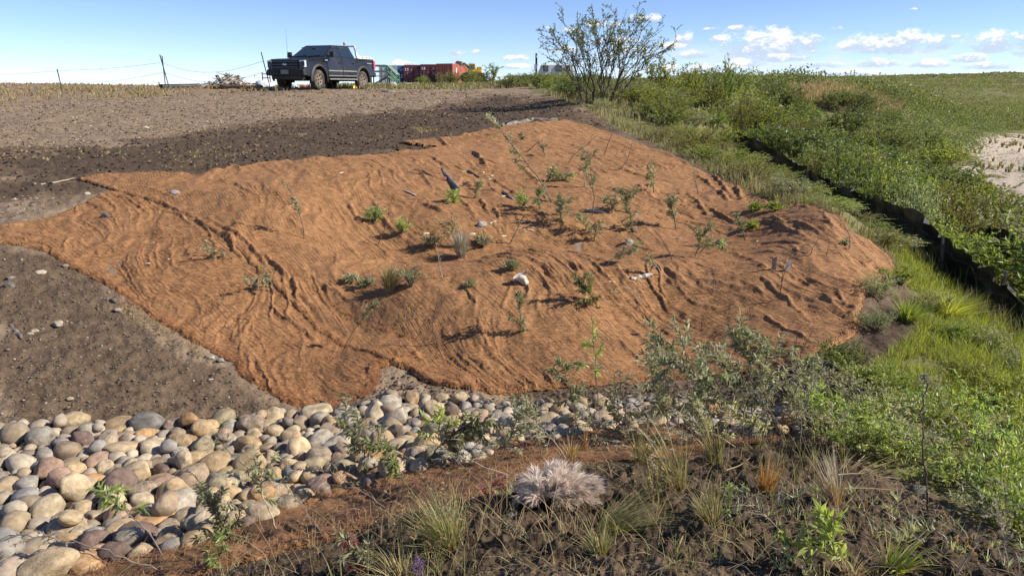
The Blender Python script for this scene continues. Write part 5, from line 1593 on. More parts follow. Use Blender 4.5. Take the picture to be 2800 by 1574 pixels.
    S_('bare_twig', 'bent dark twig with a kink, leaning left over the right slope', [(1840,717),(1829,690),(1815,660),(1795,635),(1784,622),(1768,604)], nleaf=0, nside=1, side=.15, thick=3.2, cat='twig')
    S_('willow_cutting', 'cutting with a leafy end and a bare stem curving right', [(1811,759),(1803,735),(1788,718),(1772,712)], t0=.55, leaf=13, nleaf=36, nside=4, side=.3, group=G1, bark='bark_pale')
    S_('bare_twig', 'crooked dark twig standing on the upper middle blanket', [(1435,419),(1455,405),(1465,390),(1480,390),(1485,377)], nleaf=0, nside=1, side=.15, thick=2.6, cat='twig')
    S_('bare_twig', 'tall dark twig near the top right corner of the blanket', [(1649,431),(1660,400),(1672,370),(1677,345)], nleaf=6, t0=.8, leaf=10, nside=2, side=.3, thick=2.8, cat='twig')
    S_('bare_twig', 'dark twig bowed to the right under the top right corner', [(1683,473),(1710,450),(1722,420),(1728,392)], nleaf=0, nside=1, side=.2, thick=2.6, cat='twig')
    S_('bare_twig', 'leaning thin twig left of the tall dark one', [(1552,448),(1570,420),(1600,400),(1630,372)], nleaf=8, t0=.5, leaf=10, nside=3, side=.2, thick=2.2, cat='twig')
    S_('willow_cutting', 'grey leaved tangle left of the tall twigs, biggest of the upper cluster', [(1490,500),(1510,480),(1535,470),(1560,500)], t0=.1, leaf=13, nleaf=80, nside=12, side=.5, group=G1, droop=.5)
    S_('willow_cutting', 'thin cutting with leaves along its upper half behind the grey tangle', [(1619,597),(1624,560),(1622,510),(1614,470),(1612,420)], t0=.3, leaf=12, nleaf=60, nside=8, side=.25, group=G1)
    S_('willow_cutting', 'bare based cutting with a pale stem beside the grey tangle', [(1602,520),(1598,490),(1602,450),(1608,425)], t0=.4, leaf=12, nleaf=36, nside=5, side=.25, group=G1, bark='bark_pale')
    S_('willow_cutting', 'leafy cutting under the bowed twig', [(1789,532),(1787,510),(1782,480),(1770,455)], t0=.15, leaf=12, nleaf=55, nside=8, side=.45, group=G1)
    S_('willow_cutting', 'wide grey leaved cutting in the middle of the upper cluster', [(1712,585),(1715,560),(1712,535),(1700,515)], t0=.05, leaf=12, nleaf=90, nside=12, side=.7, group=G1)
    S_('willow_cutting', 'low grey cutting touching the wide one on its left', [(1672,590),(1675,568),(1685,545),(1680,525)], t0=.1, leaf=12, nleaf=50, nside=8, side=.6, group=G1)
    S_('willow_cutting', 'grey cutting at the foot of the long leaning one', [(1535,615),(1533,590),(1535,565),(1545,545)], t0=.05, leaf=12, nleaf=80, nside=12, side=.6, group=G1)
    S_('willow_cutting', 'grey cutting left of the foot of the long leaning one', [(1478,580),(1476,560),(1470,540),(1480,525)], t0=.05, leaf=12, nleaf=60, nside=10, side=.6, group=G1)
    S_('willow_cutting', 'small leafy cutting right of the bark log', [(1297,545),(1300,530),(1305,515),(1315,505)], t0=.1, leaf=12, nleaf=40, nside=6, side=.6, group=G1)
    S_('willow_cutting', 'green cutting just below the end of the bark log', [(1245,560),(1240,545),(1235,535),(1245,525)], t0=.05, leaf=13, nleaf=55, nside=8, side=.7, group=G1, mat='willow_fresh')
    S_('bare_twig', 'bare branch arching left from the foot of the bark log', [(1245,532),(1205,540),(1185,550),(1160,545),(1157,530)], nleaf=0, nside=2, side=.2, thick=2.4, cat='twig')
    S_('willow_cutting', 'green drooping cutting right of the cream chip', [(1440,572),(1432,555),(1425,540),(1410,530)], t0=.1, leaf=13, nleaf=45, nside=6, side=.6, group=G1, mat='willow_fresh', droop=.5)
    S_('willow_cutting', 'tiny cutting near the upper hem', [(1432,385),(1428,375),(1422,365)], t0=.1, leaf=10, nleaf=26, nside=4, side=.8, group=G1)
    S_('willow_cutting', 'thin cutting with few leaves above the upper cluster', [(1492,432),(1486,410),(1478,395),(1470,385)], t0=.3, leaf=10, nleaf=30, nside=4, side=.4, group=G1)
    S_('willow_cutting', 'sprawling cutting with small leaves left of centre right', [(1600,640),(1604,615),(1595,600),(1585,592)], t0=.1, leaf=12, nleaf=50, nside=7, side=.6, group=G1)
    S_('willow_cutting', 'low cutting between the bent twig and the white bark chip', [(1625,665),(1627,640),(1630,620),(1640,605)], t0=.1, leaf=12, nleaf=45, nside=7, side=.5, group=G1)
    S_('bare_twig', 'pair of dark twigs leaning right above the leafy drooping cutting', [(1391,676),(1402,650),(1418,620),(1432,588)], nleaf=10, t0=.05, leaf=11, nside=2, side=.4, thick=3.0, cat='twig')
    S_('bare_twig', 'dark twig standing at the right edge crease', [(1911,538),(1906,515),(1900,490),(1896,470)], nleaf=14, t0=.5, leaf=10, nside=2, side=.3, thick=2.4, cat='twig')
    S_('bare_twig', 'dark leaning twig with a pale branch at the right hem', [(2046,577),(2055,556),(2072,538),(2090,528)], nleaf=8, t0=.3, leaf=12, nside=3, side=.5, thick=2.6, cat='twig')
    S_('bare_twig', 'crossed bare twigs in front of the wooden stakes', [(2128,828),(2136,790),(2140,760),(2150,728),(2170,716)], nleaf=0, nside=2, side=.5, thick=3.0, cat='twig')
    S_('bare_twig', 'single bare twig rising left of the crossed ones', [(2133,785),(2140,755),(2142,725),(2152,697)], nleaf=0, nside=0, thick=2.6, cat='twig')
    S_('bare_twig', 'curved bare twig on the right slope, tip bending right', [(2194,712),(2212,704),(2222,680),(2239,650)], nleaf=0, nside=0, thick=2.8, cat='twig')
    S_('bare_twig', 'thin brown twig right of the curved one', [(2258,704),(2264,680),(2270,658),(2258,640)], nleaf=0, nside=0, thick=2.2, cat='twig')
    S_('bare_twig', 'long bowed twig near the right tip of the blanket', [(2318,690),(2326,665),(2320,635),(2305,610),(2292,592)], nleaf=0, nside=1, side=.15, thick=3.0, cat='twig', bark='bark_grey')
    S_('bare_twig', 'low forked twig on the shaded lower right slope', [(1950,808),(1953,790),(1952,765)], nleaf=0, nside=3, side=.8, thick=2.2, cat='twig', bark='bark_pale')
    S_('bare_twig', 'straight dark twig above the sage leaved shoot', [(2056,880),(2052,855),(2046,830),(2037,812)], nleaf=0, nside=0, thick=3.0, cat='twig')
    S_('bare_twig', 'reddish bare shoot rising beside the lower right hem', [(2160,1005),(2172,965),(2178,935),(2178,908)], nleaf=0, nside=1, side=.3, thick=3.0, cat='twig')
    S_('bare_twig', 'bare forked shoot leaning right beside the reddish one', [(2185,990),(2192,960),(2205,935),(2221,908)], nleaf=4, t0=.3, leaf=12, nside=2, side=.2, thick=3.0, cat='twig')
    S_('bare_twig', 'pale thin twig beside the lower left overlap', [(1104,888),(1108,870),(1111,845)], nleaf=0, nside=0, thick=2.0, cat='twig', bark='bark_pale')
    S_('bare_twig', 'short pale twig right of the thin cutting pair', [(1128,880),(1133,860),(1138,845)], nleaf=0, nside=0, thick=2.0, cat='twig', bark='bark_pale')
    for (u, v, w, h, mat, lab) in [(1025,606,70,52,'willow_fresh','rounded pale green leaf clump on the middle blanket, upper of two'), (1100,650,58,48,'willow_fresh','rounded green leaf clump below the upper one, right of a bare twig'),
                            (1322,682,68,46,'cutting','grey leaf clump right of the dry tuft'), (1395,745,48,32,'cutting','flattened leaf clump above the driftwood knot'), (1180,680,60,36,'cutting','grey twiggy clump left of the dry tuft'),
                            (1000,790,60,38,'cutting','pale leafy sprawl at the left of the green tuft'), (1125,790,90,85,'cutting','grey leaved bush growing into the right of the green tuft'), (960,780,44,30,'cutting','small leaf sprawl furthest left of the green tuft'),
                            (2310,678,26,18,'willow_grey','little grey leaf rosette at the foot of the long bowed twig'), (2055,632,36,24,'willow','dark leafy clump right of the small cutting'), (2065,580,42,26,'willow','green clump at the foot of the leaning twig'), (2120,578,56,24,'willow','green sprawl under the blanket hem bushes'),
                            (1285,788,32,12,'willow_grey','flat pale leaves lying left of the driftwood knot')]:
        clump('leaf_clump', lab, u, v, w, h, 22, 14 if h > 20 else 11, mat)
    tuft('grass_tuft', 'green grass tuft with a black shadow, in the middle of the blanket', 1066, 803, 98, 80, 320, 'sedge', (8, 0), 2.2, .9, group=None, mix=('straw', .25))
    tuft('grass_tuft', 'dry grey tuft with a leaning plume, upper middle of the blanket', 1262, 712, 100, 74, 380, 'grey_grass', (-6, 0), 1.9, .8, heads=0)
    tuft('grass_tuft', 'thin dry plume of straw leaning left behind the grey tuft', 1268, 680, 90, 40, 70, 'straw', (-40, 0), 1.6, .5, heads=30)
bank_plants()

# ------------------------------------------------------------------ silt fence
def silt_fence(name, label, line, tops, steps=10, seed=1):
    """black geotextile hung on stakes: line gives (u, v, Y) of the foot, tops (u, v) of the upper edge"""
    q = np.random.default_rng(seed)
    foot = [pt(u, v, Y) for u, v, Y in line]
    xy = np.array([(p.x, p.y) for p in foot])
    z0 = zt(xy[:, 0], xy[:, 1])
    ht = []
    for (u, v, Y), x, y, z in zip(line, xy[:, 0], xy[:, 1], z0):
        tv = np.interp(u, [a for a, b in tops], [b for a, b in tops])
        ht.append(float(np.clip(pt(u, tv, Y).z - z, .28, .95)))
    root = empty(name, (xy[0, 0], xy[0, 1], z0[0]))
    tag(root, label, 'silt fence')
    o0 = np.array((xy[0, 0], xy[0, 1], z0[0]))
    for i in range(len(line) - 1):
        a, b = xy[i], xy[i + 1]
        n, m = steps, 7
        t = np.linspace(0, 1, n + 1)[:, None]; k = np.linspace(0, 1, m + 1)[None, :]
        d = (b - a) / np.linalg.norm(b - a); nv = np.array([-d[1], d[0]])
        X = a[0] + (b[0] - a[0]) * t; Y = a[1] + (b[1] - a[1]) * t
        g = zt(X[:, 0], Y[:, 0])[:, None]
        H = ht[i] + (ht[i + 1] - ht[i]) * t
        sag = .07 * H * 4 * t * (1 - t) + .02 * q.normal(0, 1, (n + 1, 1)) * (t > 0) * (t < 1)
        bulge = (.09 * np.sin(k * PI) * np.sin(t * PI) + .03 * np.sin(t * 11 + k * 3 + i) * k * (t > 0) * (t < 1) + .032 * q.normal(0, 1, (n + 1, m + 1)) * (t > 0) * (t < 1))
        Z = g - .05 + (H - sag + .05) * k
        V = np.stack([X + nv[0] * bulge, Y + nv[1] * bulge, Z + 0 * bulge], -1).reshape(-1, 3) - o0
        off = np.array([nv[0], nv[1], 0]) * .004
        ii = np.arange(n)[:, None] * (m + 1) + np.arange(m)[None, :]
        F = np.stack([ii, ii + m + 1, ii + m + 2, ii + 1], -1).reshape(-1, 4)
        mb = MB(); mb.add(V, F); mb.add(V - off, F[:, ::-1])
        mb.build('fabric_panel', M['geotextile'], root)
        cb = MB()
        c = np.stack([X[:, 0] + nv[0] * bulge[:, 5] - nv[0] * .012, Y[:, 0] + nv[1] * bulge[:, 5] - nv[1] * .012, Z[:, 5]], 1) - o0
        cb.tube(c, .0028, 4)
        cb.build('cord', M['cord'], root)
    for i in range(len(line)):
        sb = MB()
        p = np.array([xy[i, 0], xy[i, 1], z0[i]]) - o0
        ln = q.normal(0, .05, 2)
        sb.hexa(np.array([(-.012, -.012, -.3), (.012, -.012, -.3), (.012, .012, -.3), (-.012, .012, -.3), (-.012 + ln[0], -.012 + ln[1], ht[i] + .05), (.012 + ln[0], -.012 + ln[1], ht[i] + .05), (.012 + ln[0], .012 + ln[1], ht[i] + .05), (-.012 + ln[0], .012 + ln[1], ht[i] + .05)]) + p + np.array([.03, .03, 0]))
        sb.build('stake', M['drift_dark'], root, smooth=False)
    return root
M['geotextile'] = plain('black_geotextile', (.017, .017, .019), .45, var=.45, scale=9, spec=.55, dirt=(.06, .052, .045), dirtfac=.5)
M['cord'] = plain('white_cord', (.16, .15, .14), .7)
silt_fence('silt_fence', 'long sagging black silt fence running down the willow slope to the right border', FENCE[2:], FTOP)
silt_fence('silt_fence', 'short black silt fence piece poking out of the willows on the upper slope', [(1912,290,36),(1922,293,34.5),(1935,300,33)], [(1900,252),(1922,258),(1940,290)], 5, 2)
silt_fence('silt_fence', 'second black silt fence further down the slope by the right border', [(2605,625,15.5),(2660,665,13.6),(2735,725,11.9),(2800,775,10.6),(2890,850,9.2)], [(2605,562),(2630,590),(2690,620),(2740,622),(2800,668),(2890,740)], 8, 3)
lone_stone(2583, 590, 20, 'pale cloth like stone caught on top of the silt fence', (.5, .5, .46), 'rounded', .6) if False else None

# ------------------------------------------------------------------ grasses that nobody could count
def mass(name, label, pts, hmin, hmax, w, mat, seed, per=5, spread=.5, lean=(0, 0), seg=2, bend=.5, cat='grass'):
    q = np.random.default_rng(seed)
    n = len(pts)
    z = zt(pts[:, 0], pts[:, 1])
    b = np.repeat(np.stack([pts[:, 0], pts[:, 1], z], 1), per, 0)
    N = len(b)
    r = np.hypot(b[:, 0], b[:, 1])
    h = np.repeat(q.uniform(hmin, hmax, n), per) * q.uniform(.5, 1.15, N)
    a = q.uniform(0, 2 * PI, N)
    b = b + np.stack([np.cos(a), np.sin(a), np.zeros(N)], 1) * (h * .12 * q.random(N))[:, None]
    out = np.stack([np.cos(a), np.sin(a), np.zeros(N)], 1) * (h * spread * q.random(N))[:, None] + np.array([lean[0], lean[1], 0]) * h[:, None]
    sd = nrm(np.stack([q.normal(0, 1, N), q.normal(0, .5, N), np.zeros(N)], 1)) * (w * np.maximum(1, r / 7))[:, None]
    rows = []
    for k in range(seg):
        t = k / seg
        p = b + out * t ** 1.5 + np.array([0, 0, 1]) * (h * (t - bend * .35 * t ** 3))[:, None]
        rows += [p - sd * (1 - t * .6), p + sd * (1 - t * .6)]
    rows.append(b + out + np.array([0, 0, 1]) * (h * (1 - bend * .35))[:, None])
    v = np.stack(rows, 1); m = v.shape[1]
    o = np.arange(N)[:, None] * m
    mb = MB(); off = 0
    mb.add(v.reshape(-1, 3), o + np.array([[2 * seg - 2, 2 * seg - 1, 2 * seg]]), np.repeat(np.clip(np.repeat(q.random(n), per) * .6 + q.random(N) * .4, 0, 1), m))
    for k in range(seg - 1):
        mb.more(o + np.array([[2 * k, 2 * k + 1, 2 * k + 3, 2 * k + 2]]), 0)
    return tag(mb.build(name, M[mat], smooth=False), label, cat, kind='stuff')
qg = np.random.default_rng(91)
def patchy(poly, n, thr, sc, seed, extra=None):
    p = scatter_in(poly, n, qg, lambda x, y: np.clip((fbm(x * sc, y * sc, 3, seed) - thr) * 2.5, 0, 1))
    if extra is not None:
        p = p[extra(p[:, 0], p[:, 1])]
    return p
def wedge_xy(r0, r1, a0, a1, n, seed):
    q = np.random.default_rng(seed)
    r = np.exp(q.uniform(math.log(r0), math.log(r1), n)); t = q.uniform(a0, a1, n)
    return np.stack([r * np.sin(t), r * np.cos(t)], 1)
def clear_fence(p, h):
    """plants on the near side stay low where the fence shows behind them"""
    u, v = project(p[:, 0], p[:, 1], zt(p[:, 0], p[:, 1]) + h)
    near = np.array([not side_of(x, y) for x, y in p[:, :2]])
    return p[~(near & (u > 1990) & (v < fbase(u) - .15 * (fbase(u) - ftop(u))) & (p[:, 1] < 26))]
XYP = lambda *a: np.array(a, float)
FARLEFT = PP([(-60,262),(-60,236),(100,234),(330,232),(420,230),(640,230),(640,246),(430,262),(200,275)])
FARL2 = XYP((-33, 24), (-17, 25), (-13, 30), (-9.5, 33), (-10, 60), (-45, 64), (-45, 35))
mass('dry_grass', 'dry straw coloured grass along the back of the plateau at the left', patchy(FARL2, 2600, -.25, .25, 5), .08, .24, .0028, 'straw', 1, 6, .6)
mass('dry_grass', 'greenish weeds among the dry grass at the left', patchy(FARL2, 520, .05, .22, 8), .1, .28, .003, 'sedge', 2, 6, .5)
MID2 = XYP((-10, 37), (-3, 36), (0, 42), (3.5, 34), (4, 60), (3, 100), (-28, 100), (-14, 60))
mass('dry_grass', 'yellow green grass before the containers', patchy(MID2, 1900, -.5, .2, 9), .15, .45, .003, 'sedge', 3, 6, .5)
mass('dry_grass', 'scattered dead grass on the trampled plateau', patchy(PLAT, 900, .1, .5, 12, lambda x, y: (sdist(x, y, MAT_A) < -.1) & (sdist(x, y, MAT_B) < -.1)), .02, .08, .0022, 'straw', 4, 5, 1.6)
MEADOW = np.concatenate([PP([(2700,1180),(2480,1100),(2330,1060),(2230,1020),(2170,960),(2220,905),(2310,840),(2290,760),(2275,700),(2240,640)])[:, :2], XYP((5.2, 9.8), (7.5, 8.6), (8.5, 6.5), (6, 4))])
md = lambda x, y: np.ones(x.shape, bool)
mass('meadow_grass', 'bright green meadow grass below the silt fence at the right', clear_fence(patchy(MEADOW, 5200, -.55, .8, 14), .13), .06, .20, .0026, 'meadow', 5, 6, .7, seg=2)
EDGE = np.concatenate([PP([(2245,650),(2145,580),(2085,535),(1955,510),(1800,445),(1640,366),(1545,322),(1490,290),(1440,262),(1360,240)])[:, :2], XYP((2.5, 32), (6.0, 27), (7.5, 20), (7, 14), (6, 10))])
mass('meadow_grass', 'mixed grass between the willows along the blanket hem', clear_fence(patchy(EDGE, 4200, -.4, .6, 15), .16), .08, .26, .0026, 'sedge', 6, 5, .6)
mass('dry_grass', 'brown dry grass stems among the willows by the blanket hem', clear_fence(patchy(EDGE, 1100, .0, .5, 17), .28), .15, .45, .0022, 'straw', 7, 4, .4)
FP2 = np.array([(pt(u, v + 25, Y * .97).x, Y * .97) for u, v, Y in FENCE[4:]] + [(pt(u, v + 60, Y * .9).x, Y * .9) for u, v, Y in FENCE[:3:-1]])
mass('tall_grass', 'tall seeding grass standing before the black silt fence', clear_fence(patchy(FP2, 900, -.4, .8, 18), .12), .12, .32, .0022, 'sedge', 8, 4, .35, seg=3)
BEYOND = np.concatenate([FXY[1:], XYP((9, 8), (20, 20), (30, 40), (36, 60), (20, 68), (10, 66))])
mass('meadow_grass', 'grass and weeds under the willows beyond the silt fence', patchy(BEYOND, 5200, -.5, .4, 19, lambda x, y: sdist(x, y, SANDZ) < -1.0), .15, .5, .003, 'meadow', 9, 5, .6)
mass('meadow_grass', 'green grass continuing past the right border', np.concatenate([wedge_xy(3.2, 9.5, R(36.5), R(48), 2300, 61), wedge_xy(9, 20, R(36.5), R(46), 800, 62)]), .10, .30, .003, 'meadow', 20, 5, .6)
KNOLL = np.array([(pt(u, v, Y).x, Y) for u, v, Y in [(2150,250,62),(2230,240,64),(2320,242,64),(2420,268,61),(2490,300,58),(2440,330,52),(2300,300,50),(2180,275,54)]])
mass('dry_grass', 'brown grass covering the knoll beside the signpost', patchy(KNOLL, 2600, -.9, .2, 20), .35, .8, .003, 'straw', 10, 6, .4)
mass('dry_grass', 'straw on the soil along the left hem of the blanket', patchy(PP([(290,748),(345,778),(450,845),(520,885),(500,900),(400,850),(300,785)]), 260, -.9, 2, 21), .015, .05, .0018, 'straw', 11, 5, 2.5)
mass('dry_grass', 'yellow straw patch on the soil behind the upper blanket tip', patchy(PP([(1035,324),(1075,320),(1105,330),(1060,337)]), 160, -.9, 2, 22), .02, .06, .002, 'straw', 12, 5, 2.5)
mass('litter', 'driftwood crumbs and dead reed strewn over the beach', patchy(SANDZ, 900, -.2, .15, 29), .1, .35, .004, 'grey_grass', 19, 2, 4.0, seg=3, bend=2.2, cat='litter')
mass('beach_grass', 'green tufts dotted over the sandy beach', patchy(SANDZ, 260, .02, .25, 23), .2, .6, .004, 'sedge', 13, 14, .5)
NB2 = np.concatenate([NEARBANK[:, :2]])
mass('litter', 'fallen straw and dry blades on the dark near bank', patchy(NB2, 950, -.6, 2, 24), .03, .15, .0010, 'straw', 14, 2, 3.0, seg=3, bend=2.0, cat='litter')
mass('weeds', 'small grey green weeds on the near bank', patchy(NB2, 170, .05, 1.1, 25), .02, .08, .0026, 'willow_grey', 15, 8, 1.3)
mass('weeds', 'thin standing stems and grass blades of the near bank', patchy(NB2, 110, .1, .9, 27), .06, .22, .0012, 'sedge', 17, 4, .6, seg=3)
mass('weeds', 'dry upright straws of the near bank', patchy(NB2, 170, -.1, .9, 28), .05, .26, .0011, 'straw', 18, 3, .8, seg=3)
mass('litter', 'fallen straw on the coir strip and the cobble edge', patchy(MAT_C[:, :2], 260, -.6, 2, 26), .04, .12, .0012, 'straw', 16, 2, 3.0, seg=3, bend=1.6, cat='litter')

def scrub(name, label, pts, hmin, hmax, leaf, mat, seed, per=26):
    """low shrubs far off, as loose leaf clusters"""
    q = np.random.default_rng(seed)
    n = len(pts); z = zt(pts[:, 0], pts[:, 1])
    r = np.hypot(pts[:, 0], pts[:, 1])
    h = q.uniform(hmin, hmax, n); w = h * q.uniform(.9, 2.2, n)
    N = n * per
    d = nrm(q.normal(0, 1, (N, 3))); d[:, 2] = np.abs(d[:, 2])
    k = np.repeat(np.arange(n), per)
    rad = q.uniform(.55, 1.0, N)
    p = np.stack([pts[k, 0] + d[:, 0] * w[k] * rad, pts[k, 1] + d[:, 1] * w[k] * rad, z[k] + d[:, 2] * h[k] * rad], 1)
    mb = MB()
    L = leaf * np.maximum(1, r[k] / 260) * q.uniform(.6, 1.3, N)
    leaves(mb, p, d + q.normal(0, .6, (N, 3)), L, L * .55, q)
    return tag(mb.build(name, M[mat], smooth=False), label, 'scrub', kind='stuff')
BANKP = np.array([(pt(u, v, Y).x, Y) for u, v, Y in [(2330,300,52),(2420,275,61),(2510,300,60),(2600,335,66),(2700,330,80),(2740,360,72),(2660,420,50),(2630,440,44),(2520,400,38),(2400,360,36)]])
scrub('willow_scrub', 'low willow scrub filling the slope between the knoll and the beach', scatter_in(BANKP, 300, np.random.default_rng(6), None), .5, 1.3, .12, 'willow_dark', 54, 90)
def wedge(r0, r1, a0, a1, n, thr, sc, seed):
    q = np.random.default_rng(seed)
    out = np.zeros((0, 2))
    while len(out) < n:
        r = np.exp(q.uniform(math.log(r0), math.log(r1), n * 3)); t = q.uniform(a0, a1, n * 3)
        x = r * np.sin(t); y = r * np.cos(t)
        k = (q.random(n * 3) < np.clip((fbm(np.log(r) * 9 + sc, t * 14, 3, seed) - thr) * 3, 0, 1)) & (sdist(x, y, SANDZ) < -2)
        out = np.concatenate([out, np.stack([x[k], y[k]], 1)])
    return out[:n]
scrub('willow_scrub', 'willow scrub covering the flat beyond the beach', wedge(64, 190, R(13), R(41), 1300, -.35, 3, 1), .7, 1.9, .24, 'willow_dark', 51, 70)
scrub('tundra_scrub', 'low green scrub over the tundra hillside', wedge(170, 950, R(9), R(41), 5200, -.35, 5, 2), .4, 1.1, .30, 'tundra', 52, 20)
scrub('tundra_scrub', 'darker scrub lines on the tundra hillside', wedge(120, 700, R(12), R(41), 1100, .1, 9, 3), .7, 1.8, .34, 'willow_dark', 53, 30)

# ------------------------------------------------------------------ plants of the near bank
def near_plants():
    S_ = sapling
    gs = 'willow shoots hanging over the cobbles'
    S_('willow_shoot', 'broad leaved shoot leaning over the left cobbles, thick olive stem', [(450,1535),(420,1470),(390,1440),(345,1395),(300,1362),(262,1330)], t0=.6, leaf=36, nleaf=44, nside=5, side=.22, mat='willow_fresh', thick=6, group=gs, droop=.3, bark='bark_grey')
    S_('bare_branch', 'long bare branch sweeping across the lower left corner', [(481,1566),(400,1545),(330,1520),(241,1489),(136,1465),(60,1455),(8,1478)], nleaf=16, t0=.7, leaf=14, nside=9, side=.16, thick=6, cat='twig', bark='bark_grey')
    S_('willow_shoot', 'bushy shoot with narrow leaves over the cobbles left of centre', [(640,1475),(610,1440),(590,1400),(570,1372),(545,1352)], t0=.05, leaf=24, nleaf=120, nside=13, side=.5, mat='cutting', thick=4, group=gs, droop=.5)
    S_('willow_shoot', 'tall forked grey shoot with a drooping leafy top, left of centre', [(765,1460),(735,1395),(710,1341),(722,1300),(705,1262),(690,1225)], t0=.45, leaf=26, nleaf=56, nside=6, side=.3, mat='cutting', thick=5, group=gs, bark='bark_pale', droop=.6)
    S_('bare_branch', 'twisting bare shoot beside the forked grey one', [(740,1330),(690,1290),(640,1245),(600,1210),(580,1180)], nleaf=18, t0=.3, leaf=18, nside=5, side=.3, thick=3, cat='twig', bark='bark_grey')
    S_('willow_shoot', 'small pale shoot on the coir strip at lower left', [(600,1560),(598,1520),(595,1490),(600,1462)], t0=.05, leaf=24, nleaf=50, nside=6, side=.5, mat='willow_fresh', thick=3.5, group=gs)
    S_('willow_shoot', 'long dark branch reaching left over the pale cobbles', [(1158,1277),(1110,1250),(1050,1225),(995,1198),(950,1165),(925,1140)], t0=.45, leaf=26, nleaf=90, nside=11, side=.3, mat='cutting', thick=5, group=gs, droop=.7)
    S_('willow_shoot', 'branch arching right over the cobbles with hanging grey leaves', [(1158,1290),(1185,1235),(1225,1195),(1277,1160),(1320,1150),(1370,1160)], t0=.4, leaf=27, nleaf=110, nside=12, side=.32, mat='cutting', thick=6, group=gs, droop=.8)
    S_('willow_shoot', 'upright shoot with yellow green leaves before the cobbles', [(1190,1240),(1196,1200),(1204,1160),(1209,1115)], t0=.35, leaf=27, nleaf=50, nside=5, side=.35, mat='willow_fresh', thick=4, group=gs)
    S_('willow_shoot', 'leafy shoot low over the middle cobbles', [(1120,1320),(1085,1290),(1060,1250),(1040,1215)], t0=.2, leaf=24, nleaf=70, nside=8, side=.4, mat='willow_dark', thick=4, group=gs, droop=.6)
    S_('bare_branch', 'bare curved twig crossing the right cobbles', [(1436,1240),(1425,1210),(1400,1185),(1392,1160),(1440,1125),(1500,1120)], nleaf=6, t0=.6, leaf=16, nside=4, side=.2, thick=3.6, cat='twig')
    S_('willow_shoot', 'shoot with pale leaves beside the tall thin cutting', [(1590,1190),(1570,1140),(1572,1100),(1556,1062),(1545,1020),(1530,985)], t0=.35, leaf=22, nleaf=70, nside=9, side=.25, mat='cutting', thick=4, group=gs)
    S_('willow_shoot', 'arched dark twig over the right end of the cobbles', [(1683,1225),(1670,1190),(1640,1160),(1600,1140),(1585,1125)], nleaf=20, t0=.3, leaf=20, nside=5, side=.3, mat='cutting', thick=3.6, group=gs)
    S_('sage_shoot', 'sage leaved shrub leaning left over the cobble end, many bare purple stems', [(2126,1180),(2100,1130),(2060,1080),(2010,1035),(1972,993),(1940,965)], t0=.5, leaf=25, nleaf=70, nside=10, side=.4, mat='sage', thick=7, group='sage leaved shrub stems', bark='bark_grey', droop=.3)
    S_('sage_shoot', 'long sage branch reaching furthest left with pale drooping sprays', [(2110,1190),(2060,1150),(2000,1100),(1920,1040),(1860,1000),(1808,975)], t0=.5, leaf=26, nleaf=120, nside=12, side=.35, mat='sage', thick=6, group='sage leaved shrub stems', bark='bark_grey', droop=.8)
    S_('sage_shoot', 'sage branch with a pale upright head near the reddish bare shoots', [(2060,1160),(2055,1090),(2058,1030),(2045,970),(2030,905),(2022,862)], t0=.5, leaf=28, nleaf=80, nside=9, side=.25, mat='sage', thick=5, group='sage leaved shrub stems', droop=.3)
    S_('sage_shoot', 'sage branch standing left of the pale upright head', [(1985,1150),(1960,1080),(1935,1020),(1880,985),(1830,960),(1800,925)], t0=.4, leaf=27, nleaf=90, nside=11, side=.35, mat='sage', thick=5, group='sage leaved shrub stems', droop=.5)
    S_('sage_shoot', 'bare purple stem crossing the sage shrub to the upper right', [(2126,1185),(2150,1120),(2180,1070),(2190,1030),(2160,985)], nleaf=20, t0=.5, leaf=22, nside=6, side=.35, thick=5, group='sage leaved shrub stems', bark='bark_grey')
    S_('bare_branch', 'bare stem sweeping low to the right under the sage shrub', [(1980,1190),(2040,1215),(2090,1230),(2130,1255)], nleaf=4, t0=.5, leaf=16, nside=4, side=.3, thick=4, cat='twig', bark='bark_grey')
    S_('seed_stalk', 'brown dock like seed stalk left of the sage shrub', [(1850,1180),(1860,1120),(1852,1060),(1838,1000)], nleaf=60, t0=.55, leaf=9, nside=3, side=.2, mat='grey_grass', thick=4, fine=False)
    S_('seed_stalk', 'thin dry stalk with many seeds right of the tall thin cutting', [(1710,1190),(1712,1130),(1700,1070),(1690,1000)], nleaf=46, t0=.5, leaf=9, nside=3, side=.2, mat='grey_grass', thick=3, fine=False, bark='bark_pale')
    gt = 'bare stems of the twiggy tangle right of centre'
    qq = np.random.default_rng(19)
    k = 0
